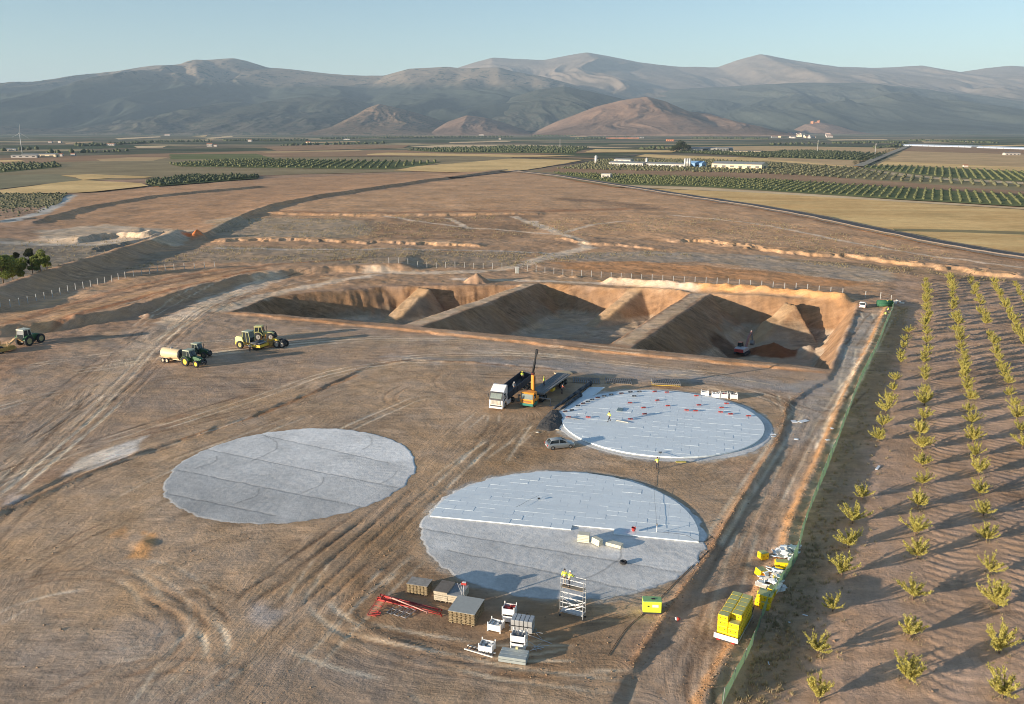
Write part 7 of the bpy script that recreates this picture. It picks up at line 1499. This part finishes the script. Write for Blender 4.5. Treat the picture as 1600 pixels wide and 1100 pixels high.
for i in range(0, n_, 6)[:100] if False else list(range(0, n_, 6))[:100]:
    b = MB(); off = lean[i] * .5; x_, y_ = pos_[i, 0] - o0.x, pos_[i, 1] - o0.y; b.cyl((x_ + .05, y_, hzv[i] - .2), (x_ + off * .9 + .05, y_ - off * .42, hzv[i] + top[i] + .15), .035, n=5); b.build('post', GRY, FT)
def wirefence(px, step, label, h=2.0, limit=100):
    P_ = GL(px); T_ = thing('wire_fence', label, 'fence', (P_[0][0], P_[0][1], 0)); o0 = T_.location; pts_ = []; carry = 0
    for a, b_ in zip(P_, P_[1:]):
        L = math.dist(a, b_); d_ = carry
        while d_ < L: pts_.append((a[0] + (b_[0] - a[0]) * d_ / L, a[1] + (b_[1] - a[1]) * d_ / L)); d_ += step
        carry = d_ - L
    W_ = MB(); prev = None
    for i, (a, c) in enumerate(pts_[:limit]):
        z_ = hz(a, c); x_, y_ = a - o0.x, c - o0.y; b = MB(); b.box((x_, y_, z_ + h / 2 - .1), (.15, .15, h + .2)); b.build('post', mat('concrete_post', (.46, .45, .42), .85, var=.1), T_)
        if prev: [W_.cyl((prev[0], prev[1], prev[2] + hh), (x_, y_, z_ + hh), .012, n=3, caps=False) for hh in (.4, 1.0, 1.6, h - .1)]
        prev = (x_, y_, z_)
    W_.build('wire', GRY, T_); return T_
wirefence([(608, 420), (660, 419), (795, 420)], 3.2, 'row of pale concrete fence posts left of the small grey cabinet')
wirefence([(824, 424), (900, 431), (1000, 438), (1130, 445), (1230, 452), (1330, 462)], 3.3, 'row of pale fence posts behind the pits, right of the cabinet')
wirefence([(1352, 465), (1372, 466), (1388, 470), (1398, 473)], 4.2, 'last pale fence posts behind the green net roll')
wirefence([(-30, 497), (10, 487), (100, 462), (195, 437), (265, 424), (345, 421)], 3.2, 'left row of pale fence posts at the foot of the levee')
x, y, z = at(808, 427); t = thing('cabinet', 'small pale grey cabinet between the two fence runs behind the pits', 'cabinet', (x, y, z), R(5)); rbox('body', mat('cabinet_paint', (.46, .46, .42), .7), t, (0, 0, .95), (1.2, .7, 1.9), .03); rbox('roof', mat('cabinet_roof', (.6, .58, .52), .7), t, (0, 0, 1.96), (1.35, .85, .12), .02); rbox('door', mat('cabinet_door', (.36, .38, .35), .7), t, (.28, -.36, .95), (.5, .03, 1.6), .01)
x, y, z = at(1384, 479); t = thing('net_roll', 'big bundle of dark green netting by the far fence corner', 'net roll', (x, y, z), R(-4)); b = MB(); b.cyl((-2.0, .9, .75), (2.0, .9, .75), .85, .8, 14); b.cyl((-1.8, 0, .5), (1.2, .1, .5), .5, .55, 12); b.build('netting', mat('dark_green_net', (.03, .12, .06), .8, var=.3, scale=5., bump=.5), t, True)
x, y, z = at(1400, 474); b = MB(); rr = random.Random(4)
for k_ in range(7): b.box((x + rr.uniform(-1, 1.6), y + rr.uniform(-1, 2), z + .3), (1.3, .5, .5), rz=rr.uniform(0, 3), ry=rr.uniform(-.6, .6))
tag(b.build('pale_sheeting', WBB), 'crumpled pale sheeting at the far end of the green fence', 'sheeting')
# ---------------------------------------------------------------- air
hm = bpy.data.materials.new('haze'); hm.use_nodes = True; nt = hm.node_tree
nt.nodes.remove(nt.nodes['Principled BSDF']); pv = nt.nodes.new('ShaderNodeVolumePrincipled')
pv.inputs['Color'].default_value = (.57, .76, .96, 1); pv.inputs['Density'].default_value = 4.2e-5; pv.inputs['Anisotropy'].default_value = 0.0
nt.links.new(pv.outputs[0], nt.nodes['Material Output'].inputs['Volume'])
hb = MB(); hb.box((0, 16000, 740), (62000, 50000, 1560)); ho = hb.build('haze', hm); tag(ho, kind='stuff')
